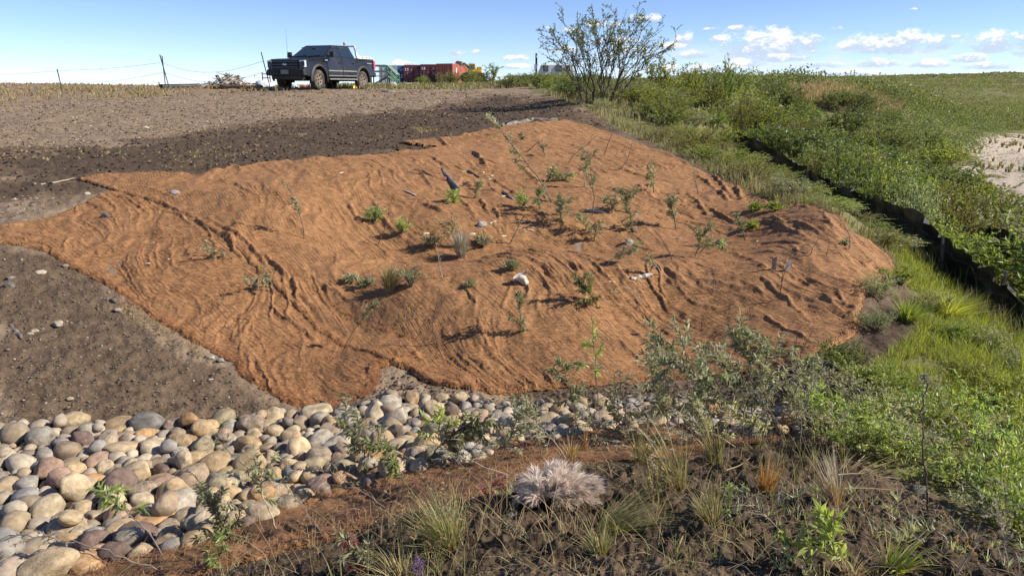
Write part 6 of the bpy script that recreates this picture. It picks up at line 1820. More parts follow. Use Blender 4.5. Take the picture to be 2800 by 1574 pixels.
    for (u, v, du, dv, lab) in [(1650,1230,-60,-190,'bare forked stem rising left beside the pale seed plumes'), (1745,1215,70,-170,'thin bare stem leaning right over the cobble end'), (1880,1215,-150,-150,'long bare stem leaning far left over the cobbles'),
                        (1905,1240,-40,-260,'tall bare stem rising through the sage leaves'), (1995,1235,120,-150,'bare stem leaning right towards the pale willow'), (2040,1225,-220,-120,'low bare stem sweeping left under the sage leaves'),
                        (2075,1230,60,-210,'bare stem rising behind the orange grass clump'), (2150,1235,-110,-190,'purple bare stem crossing behind the orange grass clump'), (2190,1240,40,-200,'twiggy bare stem before the pale leaved willow'),
                        (1820,1260,-200,-70,'bare stem lying low over the coir strip'), (2230,1260,-60,-150,'short bare stem left of the pale leaved willow'), (1560,1260,-120,-120,'bare stem leaning left over the right cobbles'),
                        (1330,1330,-170,-140,'dry bare stem leaning left over the coir strip'), (1080,1400,-190,-120,'bare stem leaning left towards the lower cobbles'), (1430,1300,-210,-60,'dry stem lying left of the seed plumes'), (1700,1400,150,-120,'dry stem leaning right through the green blades'), (1880,1500,180,-150,'long dry stem rising behind the yellow clump'), (2060,1420,150,-90,'dry stem leaning right below the orange clump'), (1300,1500,-120,-170,'dry stem crossing the large half dry clump'), (1500,1480,-140,-60,'dry stem lying on the dark bank below the plumes'), (2180,1480,-150,-130,'dry stem leaning left beside the broad leaved plant'), (2400,1420,150,-110,'dry stem leaning right before the tall stalk'), (900,1480,-130,-170,'thin bare stem standing over the lower cobbles')]:
        mid = (u + du * .45 + qq.normal(0, 14), v + dv * .5 + qq.normal(0, 10))
        S_('bare_stem_shrub', lab, [(u, v), mid, (u + du, v + dv)], nleaf=18, t0=.55, leaf=13, nside=8, side=.35, thick=3.4, cat='twig', bark=('bark', 'bark_grey', 'bark_pale')[k % 3], group=gt)
        k += 1
    gs2 = 'sage leaved shoots over the cobble end'
    for (u, v, du, dv, nl, lab) in [(1700,1210,-20,-190,60,'sage shoot standing before the middle right cobbles'), (1770,1200,30,-230,70,'tall sage shoot over the right cobbles'), (1830,1190,-60,-200,80,'drooping sage shoot left of the bare tangle'),
                                (1905,1200,40,-180,80,'sage shoot in the middle of the bare tangle'), (1960,1215,-70,-130,70,'low sage shoot under the bare tangle'), (2030,1200,70,-200,80,'sage shoot right of the bare tangle'),
                                (2080,1180,20,-250,90,'tallest sage shoot right of the cobble end'), (2150,1170,60,-190,80,'sage shoot beside the reddish bare shoots'), (2120,1210,-120,-90,60,'low sage shoot lying over the last cobbles'),
                                (1480,1250,-30,-150,50,'slim sage shoot over the coir strip'), (1360,1270,60,-150,56,'slim sage shoot over the middle right cobbles')]:
        S_('sage_shoot', lab, [(u, v), (u + du * .4 + qq.normal(0, 10), v + dv * .5), (u + du, v + dv)], t0=.3, leaf=22, nleaf=nl, nside=9, side=.35, mat='sage', thick=4, group=gs2, bark='bark_grey', droop=.4)
    # tall stalk with a fluffy head
    st = S_('dry_stalk', 'tall dark dry stalk with a white fluffy head before the willows', [(2538,1398),(2535,1330),(2530,1280),(2524,1220),(2520,1160),(2524,1110),(2533,1060),(2531,1035)], nleaf=22, t0=.55, leaf=16, nside=0, mat='grey_grass', thick=8, fine=False)
    q = np.random.default_rng(3)
    s = st.location.y / FPX
    hp = np.array(pt(2531, 1032, st.location.y)) - np.array(st.location)
    hb = MB(); dd = nrm(q.normal(0, 1, (170, 3)) + np.array([-.3, 0, .5]))
    leaves(hb, np.repeat(hp[None], 170, 0) + dd * q.uniform(0, 9, (170, 1)) * s, dd + q.normal(0, .5, (170, 3)), 11 * s, 2.4 * s, q)
    hb.build('fluffy_head', M['grey_grass'], st, smooth=False)
    S_('broadleaf_plant', 'broad glossy leaved plant at the bottom right centre', [(2284,1560),(2280,1500),(2272,1455),(2266,1420)], t0=.25, leaf=62, nleaf=26, nside=6, side=.5, mat='willow_fresh', thick=5, droop=-.1)
    S_('broadleaf_plant', 'low broad leaved shoot reaching left at the bottom right centre', [(2230,1560),(2190,1510),(2150,1480),(2125,1455)], t0=.3, leaf=48, nleaf=26, nside=3, side=.35, mat='willow_fresh', thick=4)
    S_('broadleaf_plant', 'small dark leaved plant beside the pale arching blade', [(2000,1420),(1995,1395),(1990,1370),(1995,1350)], t0=.05, leaf=26, nleaf=40, nside=5, side=.6, mat='willow_dark', thick=3)
    S_('fireweed', 'red stemmed fireweed lying to the lower right at the bottom centre', [(1209,1402),(1250,1440),(1300,1485),(1340,1530),(1368,1568)], t0=.02, leaf=22, nleaf=120, nside=4, side=.2, mat='redleaf', thick=5, droop=.6, bark='bark')
    S_('fireweed', 'wilted reddish plant at the bottom left of centre', [(990,1570),(975,1530),(958,1500),(950,1465)], t0=.1, leaf=28, nleaf=40, nside=4, side=.3, mat='redleaf', thick=4, droop=.7)
    S_('fireweed', 'low pinkish stems left of the pale seed plumes', [(1320,1380),(1335,1345),(1350,1320),(1385,1305)], t0=.1, leaf=12, nleaf=80, nside=6, side=.4, mat='redleaf', thick=3)
    S_('purple_flower', 'small purple flower spike at the bottom, left of the red fireweed', [(1145,1572),(1142,1550),(1138,1530)], t0=.05, leaf=14, nleaf=70, nside=5, side=.7, mat='petal', thick=3)
    S_('purple_flower', 'tiny purple flower among the meadow grass', [(2568,1090),(2566,1075),(2563,1065)], t0=.1, leaf=10, nleaf=30, nside=3, side=.6, mat='petal', thick=2)
    S_('willow_shoot', 'wilted grey leafed shoot low at the bottom left of centre', [(1040,1560),(1010,1530),(975,1500),(935,1480)], t0=.1, leaf=28, nleaf=70, nside=8, side=.4, mat='cutting', thick=4, droop=.5)
    S_('dry_stalk', 'dry feathery stalks at the lower right corner', [(2760,1570),(2752,1500),(2742,1440),(2720,1380)], t0=.3, leaf=10, nleaf=110, nside=9, side=.4, mat='grey_grass', thick=4, fine=False, bark='bark_pale')
    S_('dry_stalk', 'second feathery dry stalk leaning left at the lower right corner', [(2700,1572),(2670,1520),(2640,1480),(2600,1440)], t0=.3, leaf=10, nleaf=80, nside=7, side=.35, mat='orange_grass', thick=3, fine=False, bark='bark_pale')
    S_('dry_stalk', 'pale thick straw leaning up to the right at the lower right corner', [(2600,1573),(2640,1530),(2675,1480),(2695,1445)], nleaf=10, t0=.5, leaf=20, nside=1, side=.2, mat='straw', thick=8, fine=False, bark='bark_pale')
    T = tuft
    T('grass_clump', 'large half dry grass clump left of the seed plumes', 1225, 1500, 250, 300, 210, 'sedge', (-60, 10), 3.0, .7, heads=40, mix=('straw', .55))
    T('grass_clump', 'green grass clump with long blades leaning far right', 1655, 1450, 150, 230, 130, 'sedge', (170, 0), 3.0, .5, mix=('meadow', .4))
    T('grass_clump', 'green yellow clump below the right leaning blades', 1640, 1520, 170, 170, 80, 'sedge', (-20, 0), 3.0, .6, mix=('straw', .4))
    T('grass_clump', 'upright sparse green grass right of the seed plumes', 1788, 1372, 210, 130, 50, 'sedge', (-20, 0), 2.8, .4, heads=16)
    T('grass_clump', 'tall loose grass with pale seed heads, right of centre', 1850, 1330, 320, 260, 48, 'sedge', (-110, 10), 2.6, .5, heads=50, hmat='grey_grass', mix=('straw', .5))
    T('grass_clump', 'orange tan stiff grass clump on the dark bank', 2093, 1354, 145, 110, 150, 'orange_grass', (5, 0), 2.8, .15)
    T('grass_clump', 'tall dry leaning clump right of the orange one', 2282, 1395, 250, 130, 110, 'grey_grass', (-50, 0), 3.0, .4, mix=('orange_grass', .5))
    T('grass_clump', 'green yellow clump with drooping dry skirts, lower right of centre', 1945, 1450, 210, 150, 150, 'sedge', (-30, 0), 3.4, .6, mix=('straw', .6))
    T('grass_clump', 'broad green blades at the bottom right corner of the bank', 2440, 1560, 170, 240, 46, 'meadow', (60, 0), 8.0, .5, mix=('straw', .5))
    T('grass_clump', 'dry tangled grass at the bottom border right of centre', 2330, 1575, 120, 240, 90, 'straw', (20, 0), 2.6, .9)
    T('grass_clump', 'thin grass growing at the right cobble end', 1750, 1265, 190, 150, 70, 'sedge', (30, 0), 2.6, .5, heads=20)
    T('grass_clump', 'sparse tall grass before the sage shrub', 1960, 1270, 260, 170, 60, 'sedge', (-60, 0), 2.4, .5, heads=30, hmat='grey_grass')
    T('grass_clump', 'low straw coloured grass on the coir strip', 1560, 1255, 90, 110, 70, 'straw', (10, 0), 2.2, .6)
    T('grass_clump', 'small orange grass sprout on the coir strip', 1600, 1240, 90, 40, 26, 'orange_grass', (5, 0), 2.2, .2)
    T('grass_clump', 'pale dry grass sprawling at the bottom left of centre', 1090, 1585, 140, 300, 110, 'straw', (-40, 0), 2.6, .9)
    T('grass_clump', 'long dry grass lying right beside the tall stalk', 2330, 1300, 60, 420, 46, 'straw', (110, 0), 2.4, 1.2)
    T('grass_clump', 'sharp green clump at the meadow edge', 2480, 880, 90, 140, 260, 'meadow', (20, 0), 2.2, .5, mix=('sedge', .4))
    T('grass_clump', 'bright green mound of grass before the silt fence', 2590, 868, 92, 200, 420, 'meadow', (30, 0), 2.2, .5, mix=('straw', .2))
    # pale seed plumes
    q = np.random.default_rng(8)
    b = on(1525, 1375); s = b.y / FPX
    root = empty('seed_plume_grass', tuple(b)); tag(root, 'silvery pink cloud of foxtail seed plumes on the near bank', 'grass tuft')
    stb, aw = MB(), MB()
    for k in range(95):
        e = q.random() ** .5; a = q.uniform(0, 2 * PI)
        hgt = (34 + 84 * q.random() * (1.1 - .55 * e)) * s
        tip = np.array([(math.cos(a) * 118 * e + 4 + q.normal(0, 10)) * s, math.sin(a) * 80 * e * s, hgt])
        c = curve((q.normal(0, 30) * s, q.normal(0, 16) * s, -.02), tip, q, (0, 0, 16 * s), 6, .03)
        stb.tube(c, .8 * s, 3, r1=.5 * s, cap=False)
        n = 130
        t = q.uniform(.6, 1, n)
        p, d = along(c, t)
        r = nrm(q.normal(0, 1, (n, 3)))
        dr = nrm(d * .9 + r * .42 + np.array([.25, 0, .05]))
        leaves(aw, p, dr, q.uniform(22, 50, n) * s, .34 * s, q, True)
    stb.build('stem', M['sedge'], root); aw.build('awns', M['fluff'], root, smooth=False)
    # single long blades and fallen stems
    for lab, pl, mat, th in [('pale blade arching down to the left from the yellow clump', [(1938,1400),(1920,1402),(1895,1418),(1868,1460),(1850,1510),(1842,1550)], 'straw', 7),
                             ('long straight straw lying across the bottom left of centre', [(1020,1432),(1080,1431),(1150,1429),(1225,1427)], 'straw', 3),
                             ('thin straw bent over the dark soil left of the plumes', [(1295,1330),(1350,1352),(1400,1365),(1440,1372),(1425,1420),(1405,1480)], 'straw', 2.6),
                             ('pale dry stem lying across the dark bank at right', [(2290,1312),(2350,1308),(2420,1320),(2500,1326)], 'straw', 3.2),
                             ('second pale stem lying lower across the dark bank at right', [(2300,1350),(2370,1350),(2450,1356),(2560,1368)], 'straw', 2.8),
                             ('forked pale twig lying behind the dark bank', [(2345,1275),(2372,1250),(2400,1262),(2428,1270)], 'straw', 3.2),
                             ('pale curved root standing out of the bank', [(1985,1300),(2020,1288),(2050,1265)], 'straw', 3.6)]:
        q = np.random.default_rng(len(lab))
        pts = []
        b0 = on(*pl[0]); b1 = on(*pl[-1])
        for i, (u, v) in enumerate(pl):
            g = P1(u, v)
            if 'arching' in lab or 'bent' in lab:
                Yk = b0.y + (b1.y - b0.y) * i / (len(pl) - 1)
                p = pt(u, v, Yk)
                gz = float(zt(np.array([p.x]), np.array([p.y]))[0])
                p.z = max(p.z, gz + .01)
            else:
                p = g + Vector((0, 0, .03))
            pts.append(p)
        c = along(np.array(pts), np.linspace(0, 1, 16))[0]
        for _ in range(2):
            c[1:-1] = (c[:-2] + 2 * c[1:-1] + c[2:]) / 4
        mb = MB(); mb.tube(c, th * .5 * b0.y / FPX, 5, r1=th * .22 * b0.y / FPX)
        tag(mb.build('dry_straw', M['straw']), lab, 'dry stem')
near_plants()

# ------------------------------------------------------------------ the pickup truck
M['paint'] = plain('black_car_paint', (.010, .011, .015), .33, coat=.25, var=.1, dirt=(.09, .075, .06), dirtfac=.3, scale=1.2, spec=.35)
M['paint_low'] = plain('dusty_black_paint', (.02, .02, .022), .6, var=.3, scale=2, dirt=(.10, .085, .07), dirtfac=.4, spec=.3)
M['trim'] = plain('black_plastic', (.02, .02, .021), .6, dirt=(.14, .115, .09), dirtfac=.3, scale=3)
M['dust_strip'] = plain('dusty_moulding', (.22, .21, .20), .5)
M['carglass'] = plain('tinted_car_glass', (.015, .02, .022), .04, spec=.9, coat=.6)
M['winds'] = plain('windscreen_glass', (.02, .035, .04), .03, spec=1.0, coat=1.0)
M['lens'] = plain('headlight_lens', (.55, .57, .6), .08, spec=.8, coat=1)
M['lamp_dark'] = plain('lamp_housing', (.012, .012, .014), .6, spec=.25)
M['redlens'] = plain('red_tail_lens', (.45, .02, .03), .15, coat=1)
M['tyre'] = plain('muddy_tyre', (.035, .032, .03), .9, dirt=(.20, .165, .125), dirtfac=.9, scale=4)
M['rim'] = plain('dusty_bronze_rim', (.25, .2, .145), .5, .3, dirt=(.25, .2, .15), dirtfac=.5, scale=5)
M['white_paint'] = plain('white_painted_steel', (.75, .74, .70), .5, var=.06, dirt=(.4, .37, .33), dirtfac=.3)
M['chrome'] = plain('chrome', (.7, .7, .72), .15, 1.0)
M['badge'] = plain('dark_blue_enamel', (.02, .03, .07), .2, coat=1)
M['orange_lens'] = plain('amber_lens', (.5, .16, .03), .3)

def text_mesh(name, s, size, mat, parent, loc, rot, shear=0.0, extrude=.002):
    cu = bpy.data.curves.new(name, 'FONT')
    cu.body = s; cu.size = size; cu.align_x = 'CENTER'; cu.align_y = 'CENTER'; cu.extrude = extrude; cu.shear = shear
    o = bpy.data.objects.new(name, cu)
    COL.objects.link(o)
    cu.materials.append(mat)
    if parent:
        o.parent = parent
    o.location = loc; o.rotation_euler = rot
    me = bpy.data.meshes.new_from_object(o.evaluated_get(bpy.context.evaluated_depsgraph_get()))
    bpy.data.objects.remove(o)
    o = link(name, me, parent, loc)
    o.rotation_euler = rot
    return o

def pickup(loc, heading):
    root = empty('pickup_truck', loc, heading)
    tag(root, 'muddy black crew cab pickup truck with white bed rails parked on the plateau', 'truck')
    part = lambda name, mb, mat, parent=root, smooth=False: mb.build(name, mat, parent, smooth)
    RW = .41
    XF, XR = 1.92, -1.76
    hw = lambda x, z: (1.0 - .055 * max(0, (z - .95)) / .4) * (1 - .075 * max(0, (x - 2.2) / .75) ** 2 - .02 * max(0, (-x - 2.3) / .6) ** 2)
    def arc(cx, r, a0, a1, n=14, cz=.44):
        return [(cx + r * math.cos(R(a)), cz + r * math.sin(R(a))) for a in np.linspace(a0, a1, n)]
    out = [(2.86, .60), (2.93, .80), (2.93, 1.10), (2.88, 1.20), (2.70, 1.265), (2.2, 1.305), (1.42, 1.345), (1.30, 1.40), (-1.22, 1.40), (-1.25, 1.385), (-2.90, 1.40), (-2.93, 1.33), (-2.94, .72), (-2.86, .62), (-2.36, .58)]
    out += arc(XR, .55, 165, 15)
    out += [(-1.1, .52), (1.25, .52)]
    out += arc(XF, .55, 165, 12)
    out += [(2.6, .52)]
    b = MB(); b.prism(out, 0, 0, hw)
    body = part('body', b, M['paint']); bevel_mod(body, .035, 3, 40)
    # cab
    lo = [(1.30, .93, 1.395), (-1.24, .93, 1.395)]; hi = [(.42, .70, 1.925), (-1.02, .71, 1.93)]
    c = MB()
    c.hexa(np.array([(1.34, -.93, 1.36), (1.34, .93, 1.36), (-1.26, .93, 1.36), (-1.26, -.93, 1.36), (.42, -.70, 1.93), (.42, .70, 1.93), (-1.0, .71, 1.95), (-1.0, -.71, 1.95)]))
    cab = part('cab', c, M['paint']); bevel_mod(cab, .075, 4, 30)
    def quad(mb, p, thick, n):
        p = np.array(p, float); n = np.array(n, float) / np.linalg.norm(n)
        mb.hexa(np.concatenate([p - n * thick * .2, p + n * thick]))
    # windscreen: between (1.34,.93,1.36) and (.42,.70,1.93)
    def wl(x0, y0, z0, x1, y1, z1, t):
        return (x0 + (x1 - x0) * t, y0 + (y1 - y0) * t, z0 + (z1 - z0) * t)
    w = MB()
    a0, a1 = wl(1.34, .93, 1.36, .42, .70, 1.93, .10), wl(1.34, .93, 1.36, .42, .70, 1.93, .88)
    quad(w, [(a0[0], -a0[1] + .09, a0[2]), (a0[0], a0[1] - .09, a0[2]), (a1[0], a1[1] - .07, a1[2]), (a1[0], -a1[1] + .07, a1[2])], .012, (.57, 0, .92))
    part('windscreen', w, M['winds'])
    m = MB(); m.box((.72, 0, 1.765), (.03, .22, .05)); part('rear_view_mirror', m, M['trim'])
    wb = MB(); quad(wb, [(-1.2, -.75, 1.47), (-1.2, .75, 1.47), (-1.06, .6, 1.84), (-1.06, -.6, 1.84)], .02, (-.9, 0, .3)); part('rear_window', wb, M['carglass'])
    wp = MB(); wp.tube([(1.33, -.75, 1.405), (1.2, -.1, 1.475)], .012, 5); wp.tube([(1.33, .0, 1.41), (1.2, .62, 1.475)], .012, 5)
    part('wiper', wp, M['trim'])
    for s in (-1, 1):
        def y_at(z):
            return s * (.93 + (.70 - .93) * (z - 1.36) / .57 + .004)
        def yb(z, x=0):
            return s * (hw(x, z) + .006)
        for (x0, x1, wx) in ((1.22, .03, [(1.06, 1.43), (.14, 1.43), (.14, 1.82), (.50, 1.82)]), (0.0, -1.16, [(.0, 1.43), (-1.04, 1.43), (-.92, 1.80), (-.0, 1.82)])):
            d = MB()
            pz = [.56, .9, 1.15, 1.385]
            for k in range(3):
                za, zb = pz[k], pz[k + 1]
                q4 = [(x0, yb(za, x0), za), (x1, yb(za, x1), za), (x1, yb(zb, x1), zb), (x0, yb(zb, x0), zb)]
                n = (0, s, 0)
                d.hexa(np.array([(p[0], p[1] - s * .02, p[2]) for p in q4] + [(p[0], p[1] + s * .006, p[2]) for p in q4]))
            door = part('door', d, M['paint'])
            for zc, hh in ((.80, .05), (.585, .035)):
                st = MB(); st.box(((x0 + x1) / 2, yb(zc, 0) + s * .012, zc), (abs(x1 - x0) - .02, .022, hh)); part('side_moulding', st, M['dust_strip'], door)
            g = MB(); quad(g, [(a, y_at(z), z) for a, z in wx], .01, (0, s, .4)); part('window', g, M['carglass'], door)
            h = MB(); h.box((x1 + .16, yb(1.16) + s * .03, 1.165), (.2, .035, .04)); part('handle', h, M['paint'], door)
            vz = MB(); vz.box(((wx[2][0] + wx[3][0]) / 2, y_at(1.83) + s * .02, 1.83), (abs(wx[2][0] - wx[3][0]) + .12, .03, .05)); part('rain_visor', vz, M['trim'], door)
        # wheels, flares
        for cx in (XF, XR):
            t = MB()
            ph = [(.24, .10), (.27, .135), (.345, .145), (.40, .125), (.413, .10), (.413, -.10), (.40, -.125), (.345, -.145), (.27, -.135), (.24, -.10), (.24, .10)]
            t.lathe(ph, (cx, s * .86, RW), 'y', 36)
            ty = part('wheel', t, M['tyre'], root, True)
            rm = MB()
            rm.lathe([(.245, s * .10), (.235, s * .118), (.215, s * .10), (.205, s * .02)], (cx, s * .86, RW), 'y', 30)
            rm.lathe([(.205, s * .02), (.01, s * .02)], (cx, s * .86, RW), 'y', 30)
            part('rim', rm, M['rim'], ty, True)
            for k in range(6):
                a = k * PI / 3 + .3
                sp = MB()
                p0 = np.array((math.cos(a), 0, math.sin(a))); tq = np.array((-math.sin(a), 0, math.cos(a)))
                cc = np.array((cx, s * .86, RW)); yy = np.array((0, s, 0))
                v = [cc + p0 * .03 - tq * .05 + yy * .03, cc + p0 * .03 + tq * .05 + yy * .03, cc + p0 * .225 + tq * .036 + yy * .05, cc + p0 * .225 - tq * .036 + yy * .05,
                     cc + p0 * .03 - tq * .045 + yy * .085, cc + p0 * .03 + tq * .045 + yy * .085, cc + p0 * .225 + tq * .028 + yy * .105, cc + p0 * .225 - tq * .028 + yy * .105]
                sp.hexa(np.array(v)); part('spoke', sp, M['rim'], ty)
            hb = MB(); hb.lathe([(.001, s * .10), (.045, s * .098), (.055, s * .06)], (cx, s * .86, RW), 'y', 14); part('hub', hb, M['trim'], ty)
            f = MB()
            A = arc(cx, .545, 190, -10, 20); Bq = arc(cx, .64, 188, -8, 20)
            for k in range(19):
                v8 = []
                for yy in (s * .955, s * 1.045):
                    e = .02 if abs(yy) < 1 else 0
                    v8 += [(A[k][0], yy, A[k][1]), (A[k + 1][0], yy, A[k + 1][1]), (Bq[k + 1][0], yy - s * (0 if abs(yy) < 1 else .035), Bq[k + 1][1]), (Bq[k][0], yy - s * (0 if abs(yy) < 1 else .035), Bq[k][1])]
                f.hexa(np.array(v8))
            part('wheel_flare', f, M['trim'])
        rb = MB(); rb.box((.07, s * 1.0, .44), (2.3, .17, .05)); part('running_board', rb, M['dust_strip'])
        [part('mud_flap', MB().box((xx_ - .62, s * .9, .43), (.02, .26, .3)), M['trim']) for xx_ in (XF, XR)]
        mr = MB(); mr.box((1.02, s * 1.13, 1.50), (.12, .22, .24), 0, .85); mr.box((1.05, s * 1.0, 1.43), (.07, .14, .05)); part('mirror', bevel(mr) if False else mr, M['trim'])
        # headlight: C shaped clear lens around a dark housing
        hl = MB(); hl.box((2.80, s * .80, 1.055), (.22, .27, .30)); ho = part('headlight', hl, M['lamp_dark'])
        l2 = MB(); l2.box((2.905, s * .83, 1.175), (.03, .24, .05)); l2.box((2.905, s * .83, .94), (.03, .24, .05)); l2.box((2.905, s * .735, 1.055), (.03, .05, .2)); l2.box((2.84, s * .94, 1.06), (.12, .03, .27)); l2.box((2.9, s * .85, 1.06), (.03, .1, .1))
        part('lens', l2, M['lens'], ho)
        tl = MB(); tl.box((-2.87, s * .965, 1.12), (.16, .07, .40)); part('taillight', tl, M['redlens'])
        fg = MB(); fg.lathe([(.055, .0), (.05, .03), (.001, .035)], (2.93, s * .70, .66), 'x', 12); part('fog_light', fg, M['lens'])
        # white bed rail sweeping down from the rack behind the cab
        rl = MB()
        prof = [(-1.30, 1.98), (-1.22, 1.98), (-1.42, 1.66), (-1.55, 1.55), (-1.75, 1.515), (-2.78, 1.50), (-2.88, 1.44), (-2.88, 1.40), (-1.62, 1.40), (-1.46, 1.42), (-1.40, 1.56)]
        rl.prism(prof, s * .86 - .035, s * .86 + .035); part('bed_rail', rl, M['white_paint'])
        for k in range(3):
            hm = MB(); hm.box((-1.95 - .33 * k, s * .9, 1.455), (.13, .02, .035)); part('rail_slot', hm, M['trim'])
        dc = MB()
        dc.hexa(np.array([(-2.15, s * 1.0, 1.165), (-2.62, s * 1.0, 1.165), (-2.62, s * 1.0, 1.215), (-2.15, s * 1.0, 1.215), (-2.15, s * 1.004, 1.165), (-2.62, s * 1.004, 1.165), (-2.62, s * 1.004, 1.215), (-2.15, s * 1.004, 1.215)]))
        part('side_decal', dc, M['dust_strip'])
        fb = MB(); fb.box((1.34, s * 1.005, 1.24), (.2, .012, .05)); part('fender_badge', fb, M['chrome'])
    gr = MB(); gr.box((2.90, 0, 1.03), (.10, 1.38, .34)); go = part('grille', gr, M['lamp_dark'])
    for z in (.92, 1.03, 1.145):
        bb = MB(); bb.box((2.955, 0, z), (.04, 1.30, .05)); part('grille_bar', bb, M['paint'], go)
    bd = MB(); bd.lathe([(.001, .02), (.115, .018), (.125, 0)], (0, 0, 0), 'x', 24); bd.v[0][:, 2] *= .42
    bd.v[0] += np.array((2.975, 0, 1.03)); part('badge', bd, M['badge'], go)
    rg = MB(); rg.lathe([(.113, .012), (.118, .024), (.128, .02), (.130, 0)], (0, 0, 0), 'x', 24); rg.v[0][:, 2] *= .44
    rg.v[0] += np.array((2.976, 0, 1.03)); part('badge_ring', rg, M['chrome'], go)
    text_mesh('badge_lettering', 'Ford', .085, M['chrome'], go, (3.0, 0, 1.03), (PI / 2, 0, PI / 2), .25)
    bp = MB(); bp.box((2.90, 0, .70), (.24, 1.94, .26), 0, .97); bo = part('front_bumper', bp, M['paint_low']); bevel_mod(bo, .04, 3)
    lp = MB(); lp.box((3.025, 0, .72), (.012, .40, .18)); part('licence_plate', lp, M['dust_strip'], bo)
    lh = MB(); lh.box((3.018, 0, .72), (.01, .52, .23)); part('plate_recess', lh, M['lamp_dark'], bo)
    sk = MB(); sk.box((2.78, 0, .50), (.2, 1.6, .16)); part('skid_plate', sk, M['trim'])
    rbp = MB(); rbp.box((-2.98, 0, .66), (.16, 1.9, .2)); part('rear_bumper', rbp, M['paint_low'])
    tg = MB(); tg.box((-2.945, 0, 1.06), (.03, 1.72, .58)); part('tailgate', tg, M['paint'])
    ch = MB(); ch.box((0, 0, .46), (5.0, .9, .14)); ch.tube([(XF, -.8, .41), (XF, .8, .41)], .06, 8); ch.tube([(XR, -.8, .41), (XR, .8, .41)], .06, 8); part('chassis', ch, M['trim'])
    rk = MB(); rk.tube([(-1.26, -.86, 1.95), (-1.26, .86, 1.95)], .04, 8); rk.tube([(-1.26, -.4, 1.4), (-1.26, -.4, 1.95)], .03, 6); rk.tube([(-1.26, .4, 1.4), (-1.26, .4, 1.95)], .03, 6); part('cab_rack', rk, M['white_paint'])
    bc = MB(); bc.lathe([(.001, .13), (.05, .11), (.06, 0), (.001, -.01)], (-1.26, .35, 2.02), 'z', 14); part('beacon', bc, M['orange_lens'], root, True)
    an = MB(); an.tube([(1.55, -.86, 1.33), (1.55, -.86, 2.55)], .008, 5, r1=.004); part('antenna', an, M['trim'])
    bcv = MB(); bcv.box((-2.08, 0, 1.395), (1.6, 1.6, .03)); part('bed_cover', bcv, M['trim'])
    return root
_tp = pt(891, 244, 36.0)
_tz = float(zt(np.array([_tp.x]), np.array([_tp.y]))[0])
pickup((_tp.x, _tp.y, _tz), PI + R(70))

# ------------------------------------------------------------------ shipping containers
def container(name, label, loc, rz, col, L=6.06, panels=(), side_text=None):
    root = empty(name, loc, rz)
    tag(root, label, 'shipping container', 'shipping containers at the back of the yard')
    m = plain(name + '_paint', col, .55, var=.12, scale=1.5, dirt=tuple(c * .6 + .03 for c in col), dirtfac=.5)
    W, H = 2.44, 2.59
    # door end faces -y, length runs to +y
    fr = MB()
    for x in (-W / 2 + .08, W / 2 - .08):
        for y in (.08, L - .08):
            fr.box((x, y, H / 2), (.16, .16, H))
    for z in (.09, H - .09):
        for x in (-W / 2 + .06, W / 2 - .06):
            fr.box((x, L / 2, z), (.12, L - .33, .18))
        for y in (.06, L - .06):
            fr.box((0, y, z), (W - .33, .12, .18))
    fr.build('frame', m, root, smooth=False)
    for s in (-1, 1):
        wv = MB(); n = int(L / .28)
        ys = []; xs = []
        for k in range(n):
            y0 = .17 + k * (L - .34) / n; d = (L - .34) / n
            ys += [y0, y0 + d * .32, y0 + d * .5, y0 + d * .82]; xs += [0, 0, -.04, -.04]
        ys.append(L - .17); xs.append(0)
        ys = np.array(ys); xs = s * (W / 2 - .02 + np.array(xs))
        v = np.concatenate([np.stack([xs, ys, np.full(len(ys), .17)], 1), np.stack([xs, ys, np.full(len(ys), H - .17)], 1)])
        i = np.arange(len(ys) - 1); k2 = len(ys)
        wv.add(v, np.stack([i, i + 1, i + 1 + k2, i + k2], 1)); wv.build('side_wall', m, root, smooth=False)
    rf = MB(); rf.box((0, L / 2, H - .03), (W - .1, L - .1, .04)); rf.build('roof', m, root, smooth=False)
    bk = MB(); bk.box((0, L - .05, H / 2), (W - .3, .04, H - .3)); bk.build('end_wall', m, root, smooth=False)
    for s in (-1, 1):
        d = MB(); d.box((s * .545, .05, H / 2), (1.06, .05, H - .36))
        for k in range(4):
            d.box((s * .545, .02, .45 + k * .56), (1.0, .03, .30))
        do = d.build('door', m, root, smooth=False)
        for xx in (.28, .82):
            r_ = MB(); r_.tube([(s * xx, -.03, .2), (s * xx, -.03, H - .2)], .022, 6); r_.build('lock_rod', M['rodgrey'], do)
        hd = MB(); hd.box((s * .5, -.055, 1.15), (.5, .02, .05)); hd.build('handle', M['rodgrey'], do, smooth=False)
    for (nm, x, z, w, h, mt) in panels:
        p = MB(); p.box((x, -.012, z), (w, .02, h)); p.build(nm, M[mt], root, smooth=False)
    if side_text:
        for (y, z, w, h) in side_text:
            p = MB(); p.box((W / 2 + .012, y, z), (.02, w, h)); p.build('side_marking', M['white_paint'], root, smooth=False)
    return root
M['rodgrey'] = plain('galvanised_rod', (.22, .18, .17), .5, .3)
M['sign_blue'] = plain('blue_emblem', (.06, .09, .25), .5)
M['sign_white'] = plain('white_print', (.72, .72, .72), .6, var=.05)
M['sign_pale'] = plain('faded_print', (.30, .34, .50), .6)
M['sign_faded'] = plain('faded_pale_print', (.36, .27, .27), .6)
def cpos(u, Y):
    p = pt(u, 232, Y)
    return (p.x, p.y, float(zt(np.array([p.x]), np.array([p.y]))[0]))
def emblem(x, z):
    return [('white_panel', x, z, .42, .32, 'sign_white'), ('emblem', x, z, .24, .22, 'sign_blue')]
